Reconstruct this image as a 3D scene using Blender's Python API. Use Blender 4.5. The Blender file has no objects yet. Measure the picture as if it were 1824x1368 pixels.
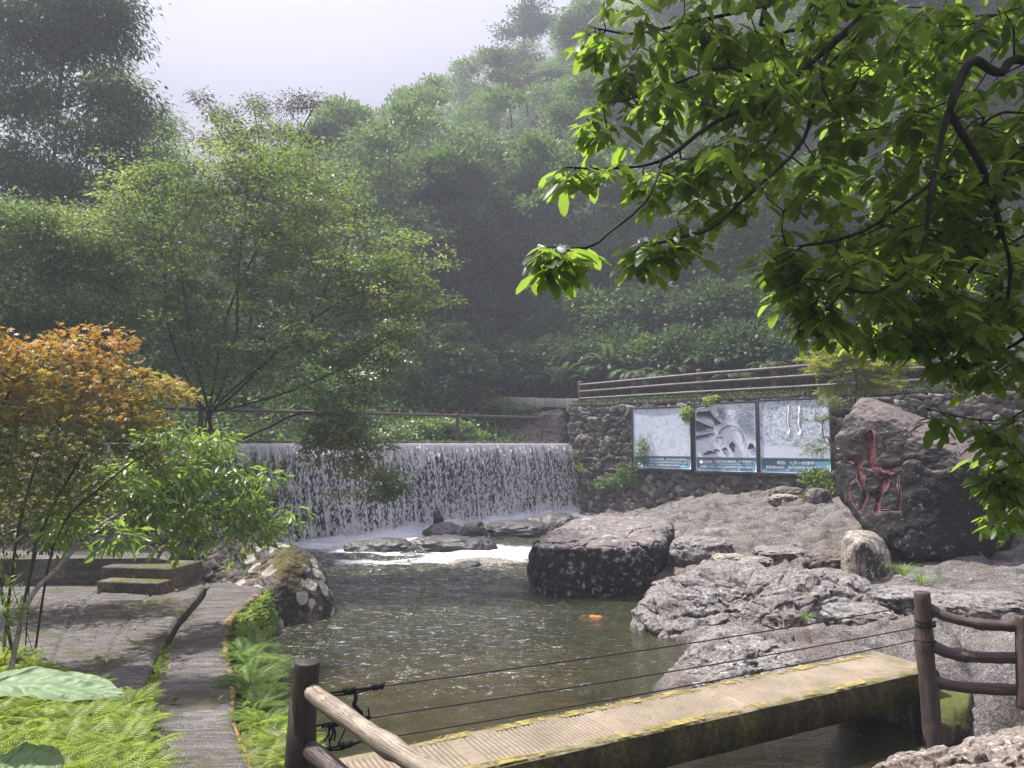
import bpy, bmesh, math, random
import numpy as np
from mathutils import Vector, Matrix
from mathutils.bvhtree import BVHTree
PI = math.pi
rng = np.random.default_rng(11)
random.seed(5)
SC = bpy.context.scene
COL = SC.collection

# ---------------------------------------------------------------- camera model (photo pixels 1824 x 1368)
FPX, CX, CY = 1350.0, 912.0, 684.0
PITCH = math.atan((790 - 684) / FPX)
EYE = np.array([0.0, 0.0, 2.5])


def ray(px, py):
    u, v = (px - CX) / FPX, (CY - py) / FPX
    c, s = math.cos(PITCH), math.sin(PITCH)
    return np.array([u, c - v * s, s + v * c])


def at(px, py, y):
    d = ray(px, py)
    return EYE + d * (y / d[1])


def onz(px, py, z):
    d = ray(px, py)
    return EYE + d * ((z - EYE[2]) / d[2])


# ---------------------------------------------------------------- noise
def _hash(ix, iy, iz, seed):
    h = (ix.astype(np.uint32) * np.uint32(374761393) + iy.astype(np.uint32) * np.uint32(668265263)
         + iz.astype(np.uint32) * np.uint32(2246822519) + np.uint32((seed * 3266489917) & 0xffffffff))
    h = (h ^ (h >> np.uint32(13))) * np.uint32(1274126177)
    h = h ^ (h >> np.uint32(16))
    return h.astype(np.float64) / 2147483647.5 - 1.0


def vnoise(p, seed=0):
    p = np.asarray(p, float)
    i = np.floor(p).astype(np.int64)
    f = p - i
    f = f * f * f * (f * (f * 6 - 15) + 10)
    r = 0
    for dx in (0, 1):
        wx = f[:, 0] if dx else 1 - f[:, 0]
        for dy in (0, 1):
            wy = f[:, 1] if dy else 1 - f[:, 1]
            for dz in (0, 1):
                wz = f[:, 2] if dz else 1 - f[:, 2]
                r = r + wx * wy * wz * _hash(i[:, 0] + dx, i[:, 1] + dy, i[:, 2] + dz, seed)
    return r


def fbm(p, octaves=4, seed=0, gain=0.5, ridged=False):
    p = np.asarray(p, float)
    a, r, t = 1.0, 0, 0
    for k in range(octaves):
        n = vnoise(p * 2.0 ** k + 17.3 * k, seed + k)
        if ridged:
            n = 1 - 2 * np.abs(n)
        r = r + a * n
        t += a
        a *= gain
    return r / t


def sstep(a, b, x):
    t = np.clip((x - a) / (b - a), 0, 1)
    return t * t * (3 - 2 * t)


# ---------------------------------------------------------------- mesh building
class MB:
    """collects vertex/face arrays; build() links them as ONE mesh object"""

    def __init__(s):
        s.v, s.f, s.n, s.mi = [], [], 0, []

    def add(s, v, faces, mat=0):
        v = np.asarray(v, float).reshape(-1, 3)
        for f in (faces if isinstance(faces, list) else [faces]):
            f = np.asarray(f, np.int64)
            if f.size:
                s.f.append(f + s.n)
                s.mi.append(np.full(len(f), mat, np.int32))
        s.v.append(v)
        s.n += len(v)
        return s

    def mesh(s, name, loc=None):
        v = np.concatenate(s.v) if s.v else np.zeros((0, 3))
        if loc is not None:
            v = v - np.asarray(loc, float)
        me = bpy.data.meshes.new(name)
        me.vertices.add(len(v))
        me.vertices.foreach_set('co', v.astype(np.float32).ravel())
        loops = np.concatenate([f.ravel() for f in s.f]) if s.f else np.zeros(0, int)
        sizes = np.concatenate([np.full(len(f), f.shape[1]) for f in s.f]) if s.f else np.zeros(0, int)
        me.loops.add(len(loops))
        me.loops.foreach_set('vertex_index', loops.astype(np.int32))
        me.polygons.add(len(sizes))
        st = np.concatenate([[0], np.cumsum(sizes)[:-1]]) if len(sizes) else np.zeros(0)
        me.polygons.foreach_set('loop_start', st.astype(np.int32))
        me.polygons.foreach_set('loop_total', sizes.astype(np.int32))
        if s.mi:
            me.polygons.foreach_set('material_index', np.concatenate(s.mi))
        me.update(calc_edges=True)
        me.validate(verbose=False)
        return me

    def build(s, name, mats, parent=None, loc=None, smooth=True):
        """parent: Empty (its world location is subtracted).  no parent: loc becomes the object's origin"""
        if parent is not None:
            loc = world_loc(parent)
        me = s.mesh(name, loc)
        for m in (mats if isinstance(mats, (list, tuple)) else [mats]):
            me.materials.append(m)
        if smooth:
            me.polygons.foreach_set('use_smooth', np.ones(len(me.polygons), bool))
        o = bpy.data.objects.new(name, me)
        COL.objects.link(o)
        if parent is not None:
            o.parent = parent
        elif loc is not None:
            o.location = [float(q) for q in loc]
        return o


def world_loc(o):
    l = np.array(o.location)
    while o.parent is not None:
        o = o.parent
        l = l + np.array(o.location)
    return l


def tag(o, label=None, cat=None, group=None, kind=None):
    if label:
        o['label'] = label
    if cat:
        o['category'] = cat
    if group:
        o['group'] = group
    if kind:
        o['kind'] = kind
    return o


def thing(name, loc, label, cat, group=None):
    o = bpy.data.objects.new(name, None)
    o.empty_display_size = 0.1
    COL.objects.link(o)
    o.location = [float(q) for q in loc]
    return tag(o, label, cat, group)


def copy_tree(o, parent=None):
    kids = [c for c in o.children]
    c = o.copy()
    COL.objects.link(c)
    if parent is not None:
        c.parent = parent
    for k in kids:
        copy_tree(k, c)
    return c


def grid_faces(nu, nv, wrap_v=False):
    i, j = np.meshgrid(np.arange(nu - 1), np.arange(nv if wrap_v else nv - 1), indexing='ij')
    a = i * nv + j
    b = i * nv + (j + 1) % nv
    return np.stack([a, b, b + nv, a + nv], -1).reshape(-1, 4)


def catmull(pts, n):
    P = np.asarray(pts, float)
    if len(P) < 3:
        t = np.linspace(0, 1, n)[:, None]
        return P[0] * (1 - t) + P[-1] * t
    Q = np.vstack([2 * P[0] - P[1], P, 2 * P[-1] - P[-2]])
    t = np.linspace(0, len(P) - 1 - 1e-6, n)
    k = t.astype(int)
    f = (t - k)[:, None]
    p0, p1, p2, p3 = Q[k], Q[k + 1], Q[k + 2], Q[k + 3]
    return 0.5 * (2 * p1 + (p2 - p0) * f + (2 * p0 - 5 * p1 + 4 * p2 - p3) * f * f + (3 * p1 - p0 - 3 * p2 + p3) * f ** 3)


def tube(mb, path, rad, sides=8, cap=True, rough=0.0, seed=0, mat=0):
    P = np.asarray(path, float)
    n = len(P)
    R = np.broadcast_to(np.asarray(rad, float), (n,)) if np.ndim(rad) == 0 else np.asarray(rad, float)
    T = np.gradient(P, axis=0)
    T /= np.linalg.norm(T, axis=1)[:, None] + 1e-9
    ref = np.array([0, 0, 1.0]) if abs(T[:, 2]).mean() < 0.85 else np.array([1.0, 0, 0])
    U = np.cross(T, ref)
    U /= np.linalg.norm(U, axis=1)[:, None] + 1e-9
    V = np.cross(T, U)
    a = np.linspace(0, 2 * PI, sides, endpoint=False)
    ring = P[:, None, :] + R[:, None, None] * (np.cos(a)[None, :, None] * U[:, None, :] + np.sin(a)[None, :, None] * V[:, None, :])
    v = ring.reshape(-1, 3)
    if rough:
        k = np.repeat(R, sides)[:, None]
        d = v - np.repeat(P, sides, axis=0)
        v = v + d * (fbm(v * np.array([9, 9, 9]), 3, seed)[:, None] * rough)
    faces = [grid_faces(n, sides, True)]
    if cap:
        m = len(v)
        v = np.vstack([v, P[0], P[-1]])
        j = np.arange(sides)
        faces.append(np.stack([(j + 1) % sides, j, np.full(sides, m)], -1))
        b = (n - 1) * sides
        faces.append(np.stack([b + j, b + (j + 1) % sides, np.full(sides, m + 1)], -1))
    mb.add(v, faces, mat)


def box(mb, c, size, axes=None, bevel=0.0, mat=0):
    """oriented box with chamfered edges"""
    bm = bmesh.new()
    bmesh.ops.create_cube(bm, size=1.0)
    for v in bm.verts:
        v.co = Vector([v.co[k] * size[k] for k in range(3)])
    if bevel:
        bmesh.ops.bevel(bm, geom=list(bm.edges), offset=bevel, segments=2, affect='EDGES', profile=0.6)
    v = np.array([q.co for q in bm.verts])
    bm.verts.index_update()
    fs = {}
    for f in bm.faces:
        fs.setdefault(len(f.verts), []).append([q.index for q in f.verts])
    bm.free()
    if axes is not None:
        v = v @ np.asarray(axes, float)
    mb.add(v + np.asarray(c, float), [np.array(q) for q in fs.values()], mat)


_ico = {}


def ico(sub):
    if sub not in _ico:
        bm = bmesh.new()
        bmesh.ops.create_icosphere(bm, subdivisions=sub, radius=1.0)
        v = np.array([q.co for q in bm.verts])
        f = np.array([[q.index for q in p.verts] for p in bm.faces])
        bm.free()
        _ico[sub] = (v / np.linalg.norm(v, axis=1)[:, None], f)
    return _ico[sub]


def cells(p, size, seed, jitter=.9):
    """F1, F2 distance and a random value per cell of a jittered cell pattern (2D or 3D points)"""
    p = np.asarray(p, float) / size
    if p.shape[1] == 2:
        p = np.c_[p, np.zeros(len(p))]
        zr = (0,)
    else:
        zr = (-1, 0, 1)
    b = np.floor(p).astype(np.int64)
    f1 = np.full(len(p), 9.0)
    f2 = np.full(len(p), 9.0)
    val = np.zeros(len(p))
    for dx in (-1, 0, 1):
        for dy in (-1, 0, 1):
            for dz in zr:
                c = b + np.array([dx, dy, dz])
                h = [.5 + .5 * jitter * _hash(c[:, 0], c[:, 1], c[:, 2], seed + k) for k in range(3)]
                q = c + np.stack(h, -1)
                if len(zr) == 1:
                    q[:, 2] = 0
                d = np.linalg.norm(p - q, axis=1)
                near = d < f1
                f2 = np.where(near, f1, np.minimum(f2, d))
                val = np.where(near, _hash(c[:, 0], c[:, 1], c[:, 2], seed + 7), val)
                f1 = np.where(near, d, f1)
    return f1, f2, val


def rock_shape(pts, sub=6, p=12, amp=0.05, freq=2.0, seed=1, fine=0.012, ridge=0.0, centre=None, crack=0.0, csize=.8):
    """rounded, weathered block through the hull of pts"""
    pts = np.asarray(pts, float)
    bm = bmesh.new()
    for q in pts:
        bm.verts.new(q)
    r = bmesh.ops.convex_hull(bm, input=list(bm.verts))
    bmesh.ops.recalc_face_normals(bm, faces=list(bm.faces))
    N = np.array([f.normal for f in bm.faces if f.calc_area() > 1e-6])
    C0 = np.array([f.calc_center_median() for f in bm.faces if f.calc_area() > 1e-6])
    c = pts.mean(0) if centre is None else np.asarray(centre, float)
    bm.free()
    H = ((C0 - c) * N).sum(1)
    s = np.sign(H)
    N, H = N * s[:, None], np.abs(H)
    key = np.round(np.hstack([N * 20, H[:, None] * 30]))
    _, idx = np.unique(key, axis=0, return_index=True)
    N, H = N[idx], H[idx]
    D, F = ico(sub)
    q = np.clip(D @ N.T, 0, None) / H[None, :]
    rad = (q ** p).sum(1) ** (-1.0 / p)
    v = c + D * rad[:, None]
    a = fbm(v * freq, 4, seed)
    if ridge:
        a = a + ridge * fbm(v * freq * 0.8 + 5, 4, seed + 9, ridged=True)
    v = v + D * (a * amp)[:, None] + D * (fbm(v * freq * 7, 3, seed + 20) * fine)[:, None]
    if crack:
        w = v + .18 * csize * np.stack([fbm(v * 2.2 + k * 9, 3, seed + 40 + k) for k in range(3)], -1)
        f1, f2, val = cells(w * np.array([1, 1, 1.5]), csize, seed + 3)
        gap = f2 - f1
        v = v + D * (crack * (.9 * val) - crack * 1.1 * sstep(.11, .0, gap))[:, None]
        f1, f2, val = cells(w * np.array([1, 1, 1.3]), csize * .37, seed + 5)
        v = v + D * (crack * .38 * val - crack * .4 * sstep(.10, .0, f2 - f1))[:, None]
    return v, F


# ---------------------------------------------------------------- leaves
def norm(a):
    return a / (np.linalg.norm(a, axis=-1, keepdims=True) + 1e-9)


LEAF_OVAL = (np.array([[0, 0, 0], [.20, .30, .05], [.27, .60, .05], [.17, .88, -.02], [0, 1, -.08], [-.17, .88, -.02], [-.27, .60, .05],
                       [-.20, .30, .05], [0, .30, 0], [0, .60, -.01], [0, .88, -.05]]),
             [np.array([[1, 2, 9, 8], [2, 3, 10, 9], [8, 9, 6, 7], [9, 10, 5, 6]]),
              np.array([[0, 1, 8], [0, 8, 7], [3, 4, 10], [10, 4, 5]])])
LEAF_LANCE = (np.array([[0, 0, 0], [.13, .35, .03], [.10, .68, -.02], [0, 1, -.16], [-.10, .68, -.02], [-.13, .35, .03], [0, .35, 0], [0, .68, -.05]]),
              [np.array([[1, 2, 7, 6], [6, 7, 4, 5]]), np.array([[0, 1, 6], [0, 6, 5], [2, 3, 7], [7, 3, 4]])])
LEAF_QUAD = (np.array([[0, 0, 0], [.26, .48, .03], [0, 1, -.06], [-.26, .48, .03]]), [np.array([[0, 1, 2, 3]])])


def _maple():
    v, f = [], []
    for a, l in ((0, 1), (.75, .85), (-.75, .85), (1.5, .55), (-1.5, .55)):
        c, s = math.cos(a), math.sin(a)
        q = np.array([[0, .0, 0], [.12, .45, .02], [0, 1, -.10], [-.12, .45, .02]]) * [1, l, 1]
        q = np.stack([q[:, 0] * c + q[:, 1] * s, -q[:, 0] * s + q[:, 1] * c, q[:, 2]], -1)
        f.append([4 * len(f) + k for k in range(4)])
        v.append(q)
    v = np.concatenate(v)
    v[:, 1] += .15
    return v, [np.array(f)]


LEAF_MAPLE = _maple()


def put_leaves(mb, tpl, pos, dirv, nrm, length, width=1.0, mat=0):
    tv, tf = tpl
    pos = np.asarray(pos, float)
    n, k = len(pos), len(tv)
    if n == 0:
        return
    D = norm(dirv)
    S = norm(np.cross(D, nrm))
    Nn = np.cross(S, D)
    L = np.broadcast_to(np.asarray(length, float), (n,))[:, None, None]
    v = pos[:, None, :] + L * (tv[None, :, 1:2] * D[:, None, :] + width * tv[None, :, 0:1] * S[:, None, :] + tv[None, :, 2:3] * Nn[:, None, :])
    off = (np.arange(n) * k)[:, None, None]
    mb.add(v.reshape(-1, 3), [(f[None] + off).reshape(-1, f.shape[1]) for f in tf], mat)


def rdir(n, up=0.0, flat=1.0):
    d = rng.normal(size=(n, 3))
    d[:, 2] = d[:, 2] * flat + up
    return norm(d)


# ---------------------------------------------------------------- branching
class Tree:
    def __init__(s):
        s.p, s.par = [], []

    def limb(s, pts, parent=-1, step=0.15):
        """a hand placed limb; returns the node indices"""
        P = np.asarray(pts, float)
        L = np.linalg.norm(np.diff(P, axis=0), axis=1).sum()
        Q = catmull(P, max(3, int(L / step) + 1))
        ids = []
        if parent >= 0:
            Q = Q[1:] if np.linalg.norm(Q[0] - s.p[parent]) < 1e-3 else Q
        for q in Q:
            s.p.append(q)
            s.par.append(parent)
            parent = len(s.p) - 1
            ids.append(parent)
        return ids

    def nearest(s, q):
        A = np.array(s.p)
        return int(np.argmin(np.linalg.norm(A - np.asarray(q), axis=1)))

    def grow(s, targets, step=0.18, jit=0.04, droop=0.0, back=0.35, order=None):
        T = np.asarray(targets, float)
        root = s.p[0]
        A = np.array(s.p)
        if order is None:
            d0 = np.array([np.linalg.norm(A - t, axis=1).min() for t in T])
            order = np.argsort(d0)
        cap = len(A) + 40 * len(T) + 1000
        B = np.zeros((cap, 3))
        B[:len(A)] = A
        n = len(A)
        tips = []
        for k in order:
            t = T[k]
            dv = t - B[:n]
            d = np.linalg.norm(dv, axis=1)
            # prefer parents that are nearer the root than the target (branches run outward)
            pen = np.clip(np.linalg.norm(B[:n] - root, axis=1) - np.linalg.norm(t - root), 0, None)
            j = int(np.argmin(d + back * pen))
            a, b = B[j], t
            m = min(38, max(1, int(d[j] / step)))
            par = j
            side = rng.normal(size=3) * jit * d[j]
            for i in range(1, m + 1):
                f = i / m
                q = a + (b - a) * f + side * math.sin(PI * f) + np.array([0, 0, droop * d[j] * (f - f * f)])
                if i < m:
                    q = q + rng.normal(size=3) * jit * step
                B[n] = q
                s.p.append(q)
                s.par.append(par)
                par = n
                n += 1
            tips.append(par)
        return np.array(tips)

    def mesh(s, mb, rtip=0.004, expo=0.45, rmax=0.5, sides=6, rmin_len=0, rough=0.0, mat=0):
        P = np.array(s.p)
        par = np.array(s.par)
        n = len(P)
        cnt = np.zeros(n)
        kids = [[] for _ in range(n)]
        for i in range(n):
            if par[i] >= 0:
                kids[par[i]].append(i)
        for i in range(n - 1, -1, -1):
            if not kids[i]:
                cnt[i] = 1
            if par[i] >= 0:
                cnt[par[i]] += cnt[i]
        R = np.minimum(rtip * cnt ** expo, rmax)
        s.R = R
        starts = [i for i in range(n) if par[i] < 0]
        stack = list(starts)
        while stack:
            i = stack.pop()
            ch = [i]
            while kids[ch[-1]]:
                ks = sorted(kids[ch[-1]], key=lambda q: -cnt[q])
                stack.extend(ks[1:])
                ch.append(ks[0])
            pts, rad = P[ch], R[ch]
            if par[i] >= 0:
                pts = np.vstack([P[par[i]], pts])
                rad = np.concatenate([[min(R[par[i]], rad[0] * 1.25)], rad])
            if len(pts) < 2:
                continue
            sd = sides if rad[0] > 0.02 else (5 if rad[0] > 0.008 else 3)
            if len(pts) == 2:
                pts = np.vstack([pts[0], (pts[0] + pts[1]) / 2, pts[1]])
                rad = np.array([rad[0], (rad[0] + rad[1]) / 2, rad[1]])
            tube(mb, pts, rad, sd, cap=False, rough=rough if rad[0] > 0.03 else 0, seed=3, mat=mat)
# ---------------------------------------------------------------- materials
class NT:
    def __init__(s, name):
        s.m = bpy.data.materials.new(name)
        s.m.use_nodes = True
        s.t = s.m.node_tree
        s.t.nodes.clear()
        s.out = s.t.nodes.new('ShaderNodeOutputMaterial')
        s.tc = None

    def n(s, typ, **kw):
        nd = s.t.nodes.new('ShaderNode' + typ)
        ins = kw.pop('i', {})
        for k, v in kw.items():
            setattr(nd, k, v)
        for k, v in ins.items():
            s.set(nd, k, v)
        return nd

    def set(s, nd, k, v):
        sk = nd.inputs[k]
        if isinstance(v, bpy.types.NodeSocket):
            s.t.links.new(v, sk)
        elif isinstance(v, (tuple, list)) and len(v) == 3 and sk.type == 'RGBA':
            sk.default_value = (*v, 1)
        else:
            sk.default_value = v

    def coord(s, scale=(1, 1, 1), which='Object', rot=(0, 0, 0)):
        if s.tc is None:
            s.tc = s.n('TexCoord')
        if isinstance(scale, (int, float)):
            scale = (scale,) * 3
        return s.n('Mapping', i={'Vector': s.tc.outputs[which], 'Scale': scale, 'Rotation': rot}).outputs[0]

    def noise(s, scale, detail=5, rough=.55, vec=None, dist=0.0):
        return s.n('TexNoise', i={'Vector': vec if vec is not None else s.coord(), 'Scale': scale, 'Detail': detail, 'Roughness': rough, 'Distortion': dist}).outputs['Fac']

    def voro(s, scale, vec=None, feature='F1', out='Distance', rnd=1.0):
        return s.n('TexVoronoi', feature=feature, i={'Vector': vec if vec is not None else s.coord(), 'Scale': scale, 'Randomness': rnd}).outputs[out]

    def ramp(s, fac, stops, interp='LINEAR'):
        r = s.n('ValToRGB', i={'Fac': fac})
        cr = r.color_ramp
        cr.interpolation = interp
        while len(cr.elements) < len(stops):
            cr.elements.new(0.5)
        for e, (p, c) in zip(cr.elements, stops):
            e.position = p
            e.color = (*c, 1) if isinstance(c, tuple) else (c, c, c, 1)
        return r.outputs['Color']

    def mix(s, fac, a, b, mode='MIX'):
        nd = s.n('Mix', data_type='RGBA', blend_type=mode)
        for k, v in ((0, fac), (6, a), (7, b)):
            sk = nd.inputs[k]
            if isinstance(v, bpy.types.NodeSocket):
                s.t.links.new(v, sk)
            elif isinstance(v, (tuple, list)):
                sk.default_value = (*v, 1)
            else:
                sk.default_value = v
        return nd.outputs[2]

    def math(s, op, a, b=0.0, clamp=False):
        nd = s.n('Math', operation=op, use_clamp=clamp)
        for k, v in ((0, a), (1, b)):
            if isinstance(v, bpy.types.NodeSocket):
                s.t.links.new(v, nd.inputs[k])
            else:
                nd.inputs[k].default_value = v
        return nd.outputs[0]

    def bump(s, h, dist=0.02, strength=1.0, normal=None):
        ins = {'Height': h, 'Distance': dist, 'Strength': strength}
        if normal is not None:
            ins['Normal'] = normal
        return s.n('Bump', i=ins).outputs[0]

    def attr(s, name):
        return s.n('Attribute', attribute_name=name).outputs['Fac']

    def rnd(s):
        return s.n('NewGeometry').outputs['Random Per Island']

    def up(s):
        nm = s.n('NewGeometry').outputs['Normal']
        return s.n('SeparateXYZ', i={'Vector': nm}).outputs['Z']

    def principled(s, col, rough=.7, normal=None, spec=.4, metal=0.0, **kw):
        ins = {'Base Color': col, 'Roughness': rough, 'Specular IOR Level': spec, 'Metallic': metal}
        if normal is not None:
            ins['Normal'] = normal
        ins.update(kw)
        return s.n('BsdfPrincipled', i=ins).outputs[0]

    def done(s, shader):
        s.t.links.new(shader, s.out.inputs['Surface'])
        return s.m


def leaf_mat(name, cols, trans=(.3, .5, .05), tfac=.4, rough=.45, spec=.35, patch=None):
    """cols: colours spread per leaf; patch: (colour, scale, threshold) paler clumps set by noise"""
    t = NT(name)
    r = t.rnd()
    st = [(k / max(1, len(cols) - 1), c) for k, c in enumerate(cols)]
    c = t.ramp(r, st)
    tr = t.mix(r, tuple(q * .75 for q in trans), trans)
    if patch:
        pc, ps, pt = patch
        f = t.ramp(t.noise(ps, 2), [(pt - .06, 0.0), (pt + .06, 1.0)])
        c = t.mix(f, c, pc)
        tr = t.mix(f, tr, tuple(min(1, q * 2.2) for q in pc))
    p = t.principled(c, rough, None, spec)
    tl = t.n('BsdfTranslucent', i={'Color': tr}).outputs[0]
    return t.done(t.n('MixShader', i={0: tfac, 1: p, 2: tl}).outputs[0])


def bark_mat(name, a=(.035, .028, .024), b=(.10, .085, .07), scale=14, moss=0.0):
    t = NT(name)
    n1 = t.noise(scale, 6, .65, t.coord((1, 1, .25)))
    c = t.ramp(n1, [(.35, a), (.7, b)])
    if moss:
        m = t.ramp(t.noise(3.0, 4), [(.5, 0.0), (.62, moss)])
        c = t.mix(m, c, (.06, .075, .02))
    return t.done(t.principled(c, .85, t.bump(n1, .02, .7), .2))


def rock_mat(name, a=(.12, .10, .095), b=(.34, .30, .29), dark=(.02, .018, .02), streak=0.4, lichen=0.3, lscale=5.0, moss=0.0,
             lcol=(.62, .62, .56), wet=0.0, warm=(.26, .19, .14), grain=26, topcol=None, mosscol=(.10, .11, .018), seedoff=0.0, cover=0.0,
             rings=False, bumpd=.03):
    t = NT(name)
    o = t.n('VectorMath', operation='ADD', i={0: t.coord(), 1: (seedoff, seedoff * .7, 0)}).outputs[0]
    big = t.noise(1.6, 5, .6, o)
    mid = t.noise(6.5, 7, .65, o, .4)
    fine = t.noise(grain, 6, .7, o)
    c = t.ramp(mid, [(.30, a), (.52, tuple((x + y) / 2 for x, y in zip(a, b))), (.72, b)])
    c = t.mix(t.ramp(big, [(.42, 0.0), (.62, .65)]), c, warm)
    c = t.mix(t.ramp(fine, [(.36, .85), (.53, 0.0)]), c, tuple(x * .45 for x in a))
    up = t.up()
    if streak:
        # black algae runs down the steep faces
        sv = t.n('VectorMath', operation='MULTIPLY', i={0: o, 1: (1, 1, .16)}).outputs[0]
        sn = t.noise(5.5, 6, .62, sv)
        steep = t.ramp(up, [(.34, 1.0), (.74, 0.0)])
        f = t.math('MULTIPLY', t.ramp(sn, [(.53 - .3 * streak, 0.0), (.62 - .3 * streak, 1.0)]), steep)
        c = t.mix(t.math('MULTIPLY', f, .93), c, dark)
    if topcol:  # upward faces take this colour in noisy patches
        c = t.mix(t.math('MULTIPLY', t.ramp(up, [(.5, 0.0), (.8, 1.0)]), t.ramp(t.noise(4, 5, .6, o), [(.3, .25), (.65, .95)])), c, topcol)
    if lichen:
        ln = t.noise(2.2, 3, .5, o)
        if rings:
            wv = t.n('VectorMath', operation='ADD', i={0: o, 1: t.n('VectorMath', operation='SCALE', i={0: t.n('TexNoise', i={'Vector': o, 'Scale': 9.0, 'Detail': 3.0}).outputs['Color'], 'Scale': .09}).outputs[0]}).outputs[0]
            vd = t.voro(lscale, wv)
            keep = t.ramp(ln, [(.62 - .5 * lichen, 0.0), (.66 - .5 * lichen, 1.0)])
            f = t.math('MULTIPLY', t.ramp(vd, [(.0, .45), (.06, .75), (.20, 1.0), (.40, 1.0), (.46, 0.0)]), keep)
        else:
            f = t.math('MULTIPLY', t.ramp(t.noise(lscale * 4, 6, .7, o, .3), [(.66 - .22 * lichen, 0.0), (.70 - .22 * lichen, 1.0)]),
                       t.ramp(ln, [(.35, .2), (.6, 1.0)]))
        c = t.mix(t.math('MULTIPLY', f, .9), c, t.mix(t.noise(40, 3), tuple(x * .55 for x in lcol), lcol))
    if moss:
        mf = t.math('MULTIPLY', t.ramp(t.noise(2.6, 6, .65, o), [(.62 - .35 * moss, 0.0), (.72 - .35 * moss, 1.0)]), t.ramp(up, [(.1, 0.0), (.6, 1.0)]))
        c = t.mix(mf, c, t.mix(t.noise(30, 4), tuple(x * .45 for x in mosscol), mosscol))
    h = t.math('ADD', t.math('MULTIPLY', mid, .8), t.math('MULTIPLY', fine, .35))
    return t.done(t.principled(c, .82 - .45 * wet, t.bump(h, bumpd, .9), .35 + .3 * wet))


def worn_paint(name, stops, scale, lo, hi, rough=.85):
    """paint that has flaked off in patches: bare surface shows where it is gone"""
    t = NT(name)
    n1 = t.noise(scale, 7, .72)
    c = t.ramp(n1, stops)
    p = t.principled(c, rough, t.bump(n1, .008, .6), .2)
    f = t.ramp(t.math('ADD', t.math('MULTIPLY', t.noise(3.1, 4, .6), .5), t.math('MULTIPLY', t.noise(17, 6, .75), .5)), [(lo, 0.0), (hi, 1.0)])
    return t.done(t.n('MixShader', i={0: f, 1: t.n('BsdfTransparent').outputs[0], 2: p}).outputs[0])


def plain_mat(name, col, rough=.6, spec=.4, var=0.0, vscale=20, metal=0.0, bumpd=0.0, col2=None, stretch=(1, 1, 1)):
    t = NT(name)
    c = col
    n = None
    if var or bumpd or col2:
        n = t.noise(vscale, 6, .65, t.coord(stretch))
        c2 = col2 or tuple(q * (1 - var) for q in col)
        c = t.ramp(n, [(.32, c2), (.66, col)])
    return t.done(t.principled(c, rough, t.bump(n, bumpd, .8) if bumpd else None, spec, metal))


def log_mat(name, a, b, crack=(.02, .014, .012)):
    t = NT(name)
    v = t.n('Attribute', attribute_name='grain').outputs['Vector']
    w_ = t.coord(1)
    n1 = t.noise(2.2, 6, .65, v, .3)
    n2 = t.noise(6.5, 6, .7, v, .2)
    c = t.ramp(n1, [(.3, a), (.68, b)])
    cr = t.ramp(t.noise(3.4, 3, .5, v, .5), [(.485, 0.0), (.50, 1.0), (.515, 0.0)])
    c = t.mix(t.ramp(t.noise(7, 5, .65, w_), [(.52, 0.0), (.68, .55)]), c, tuple(min(1, x * 1.5 + .01) for x in b))
    c = t.mix(t.math('MULTIPLY', cr, t.ramp(t.noise(4, 2, .5, w_), [(.45, 0.0), (.55, .9)])), c, crack)
    c = t.mix(t.ramp(n2, [(.35, .6), (.55, 0.0)]), c, tuple(x * .6 for x in a))
    return t.done(t.principled(c, .5, t.bump(t.math('SUBTRACT', n2, cr), .008, .8), .45))
# ================================================================= SETTING
DAM_A, DAM_B = np.array([-7.3, 15.9]), np.array([2.06, 27.16])
DAM_U = (DAM_B - DAM_A) / np.linalg.norm(DAM_B - DAM_A)
DAM_N = np.array([DAM_U[1], -DAM_U[0]])          # downstream
DAM_L = float(np.linalg.norm(DAM_B - DAM_A))
CREST = 2.47
WALL = [DAM_B, np.array([8.84, 21.0]), np.array([13.5, 16.9]), np.array([30.0, 4.0])]
POOL = np.array([(-1.45, 4.75), (-2.3, 6.6), (-2.8, 7.9), (-3.2, 9.3), (-4.1, 10.3), (-5.0, 12.4), (-6.0, 15.2), (-7.0, 16.2), (2.3, 27.3), (4, 25), (3.5, 20),
                 (3.2, 15), (4.6, 11), (6.0, 9), (6.2, 6), (5.5, 3), (4.5, -2), (2.5, 0.5), (1.3, 3.0), (-.4, 4.2)])


def seg_dist(p, a, b):
    ab = b - a
    t = np.clip(((p - a) @ ab) / (ab @ ab), 0, 1)
    q = a + t[:, None] * ab
    return np.linalg.norm(p - q, axis=1), t


def poly_sd(p, poly):
    d = np.full(len(p), 1e9)
    inside = np.zeros(len(p), bool)
    n = len(poly)
    for i in range(n):
        a, b = poly[i], poly[(i + 1) % n]
        d = np.minimum(d, seg_dist(p, a, b)[0])
        cond = ((a[1] > p[:, 1]) != (b[1] > p[:, 1]))
        with np.errstate(divide='ignore', invalid='ignore'):
            xx = (b[0] - a[0]) * (p[:, 1] - a[1]) / (b[1] - a[1]) + a[0]
        inside ^= cond & (p[:, 0] < xx)
    return np.where(inside, -d, d)


def behind(p):
    """distance behind the dam / wall line (positive = upstream side), and how much of it is wall"""
    pts = [DAM_A - DAM_U * 60, DAM_A, *WALL, WALL[-1] + np.array([60, -45.0])]
    best = np.full(len(p), 1e9)
    sd = np.zeros(len(p))
    k = np.zeros(len(p))
    for i in range(len(pts) - 1):
        a, b = np.asarray(pts[i]), np.asarray(pts[i + 1])
        d, t = seg_dist(p, a, b)
        u = (b - a) / np.linalg.norm(b - a)
        side = (p - a) @ np.array([-u[1], u[0]])
        m = d < best - 1e-9
        best = np.where(m, d, best)
        sd = np.where(m, np.where(side > 0, d, -d), sd)
        k = np.where(m, i, k)
    return sd, k


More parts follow.
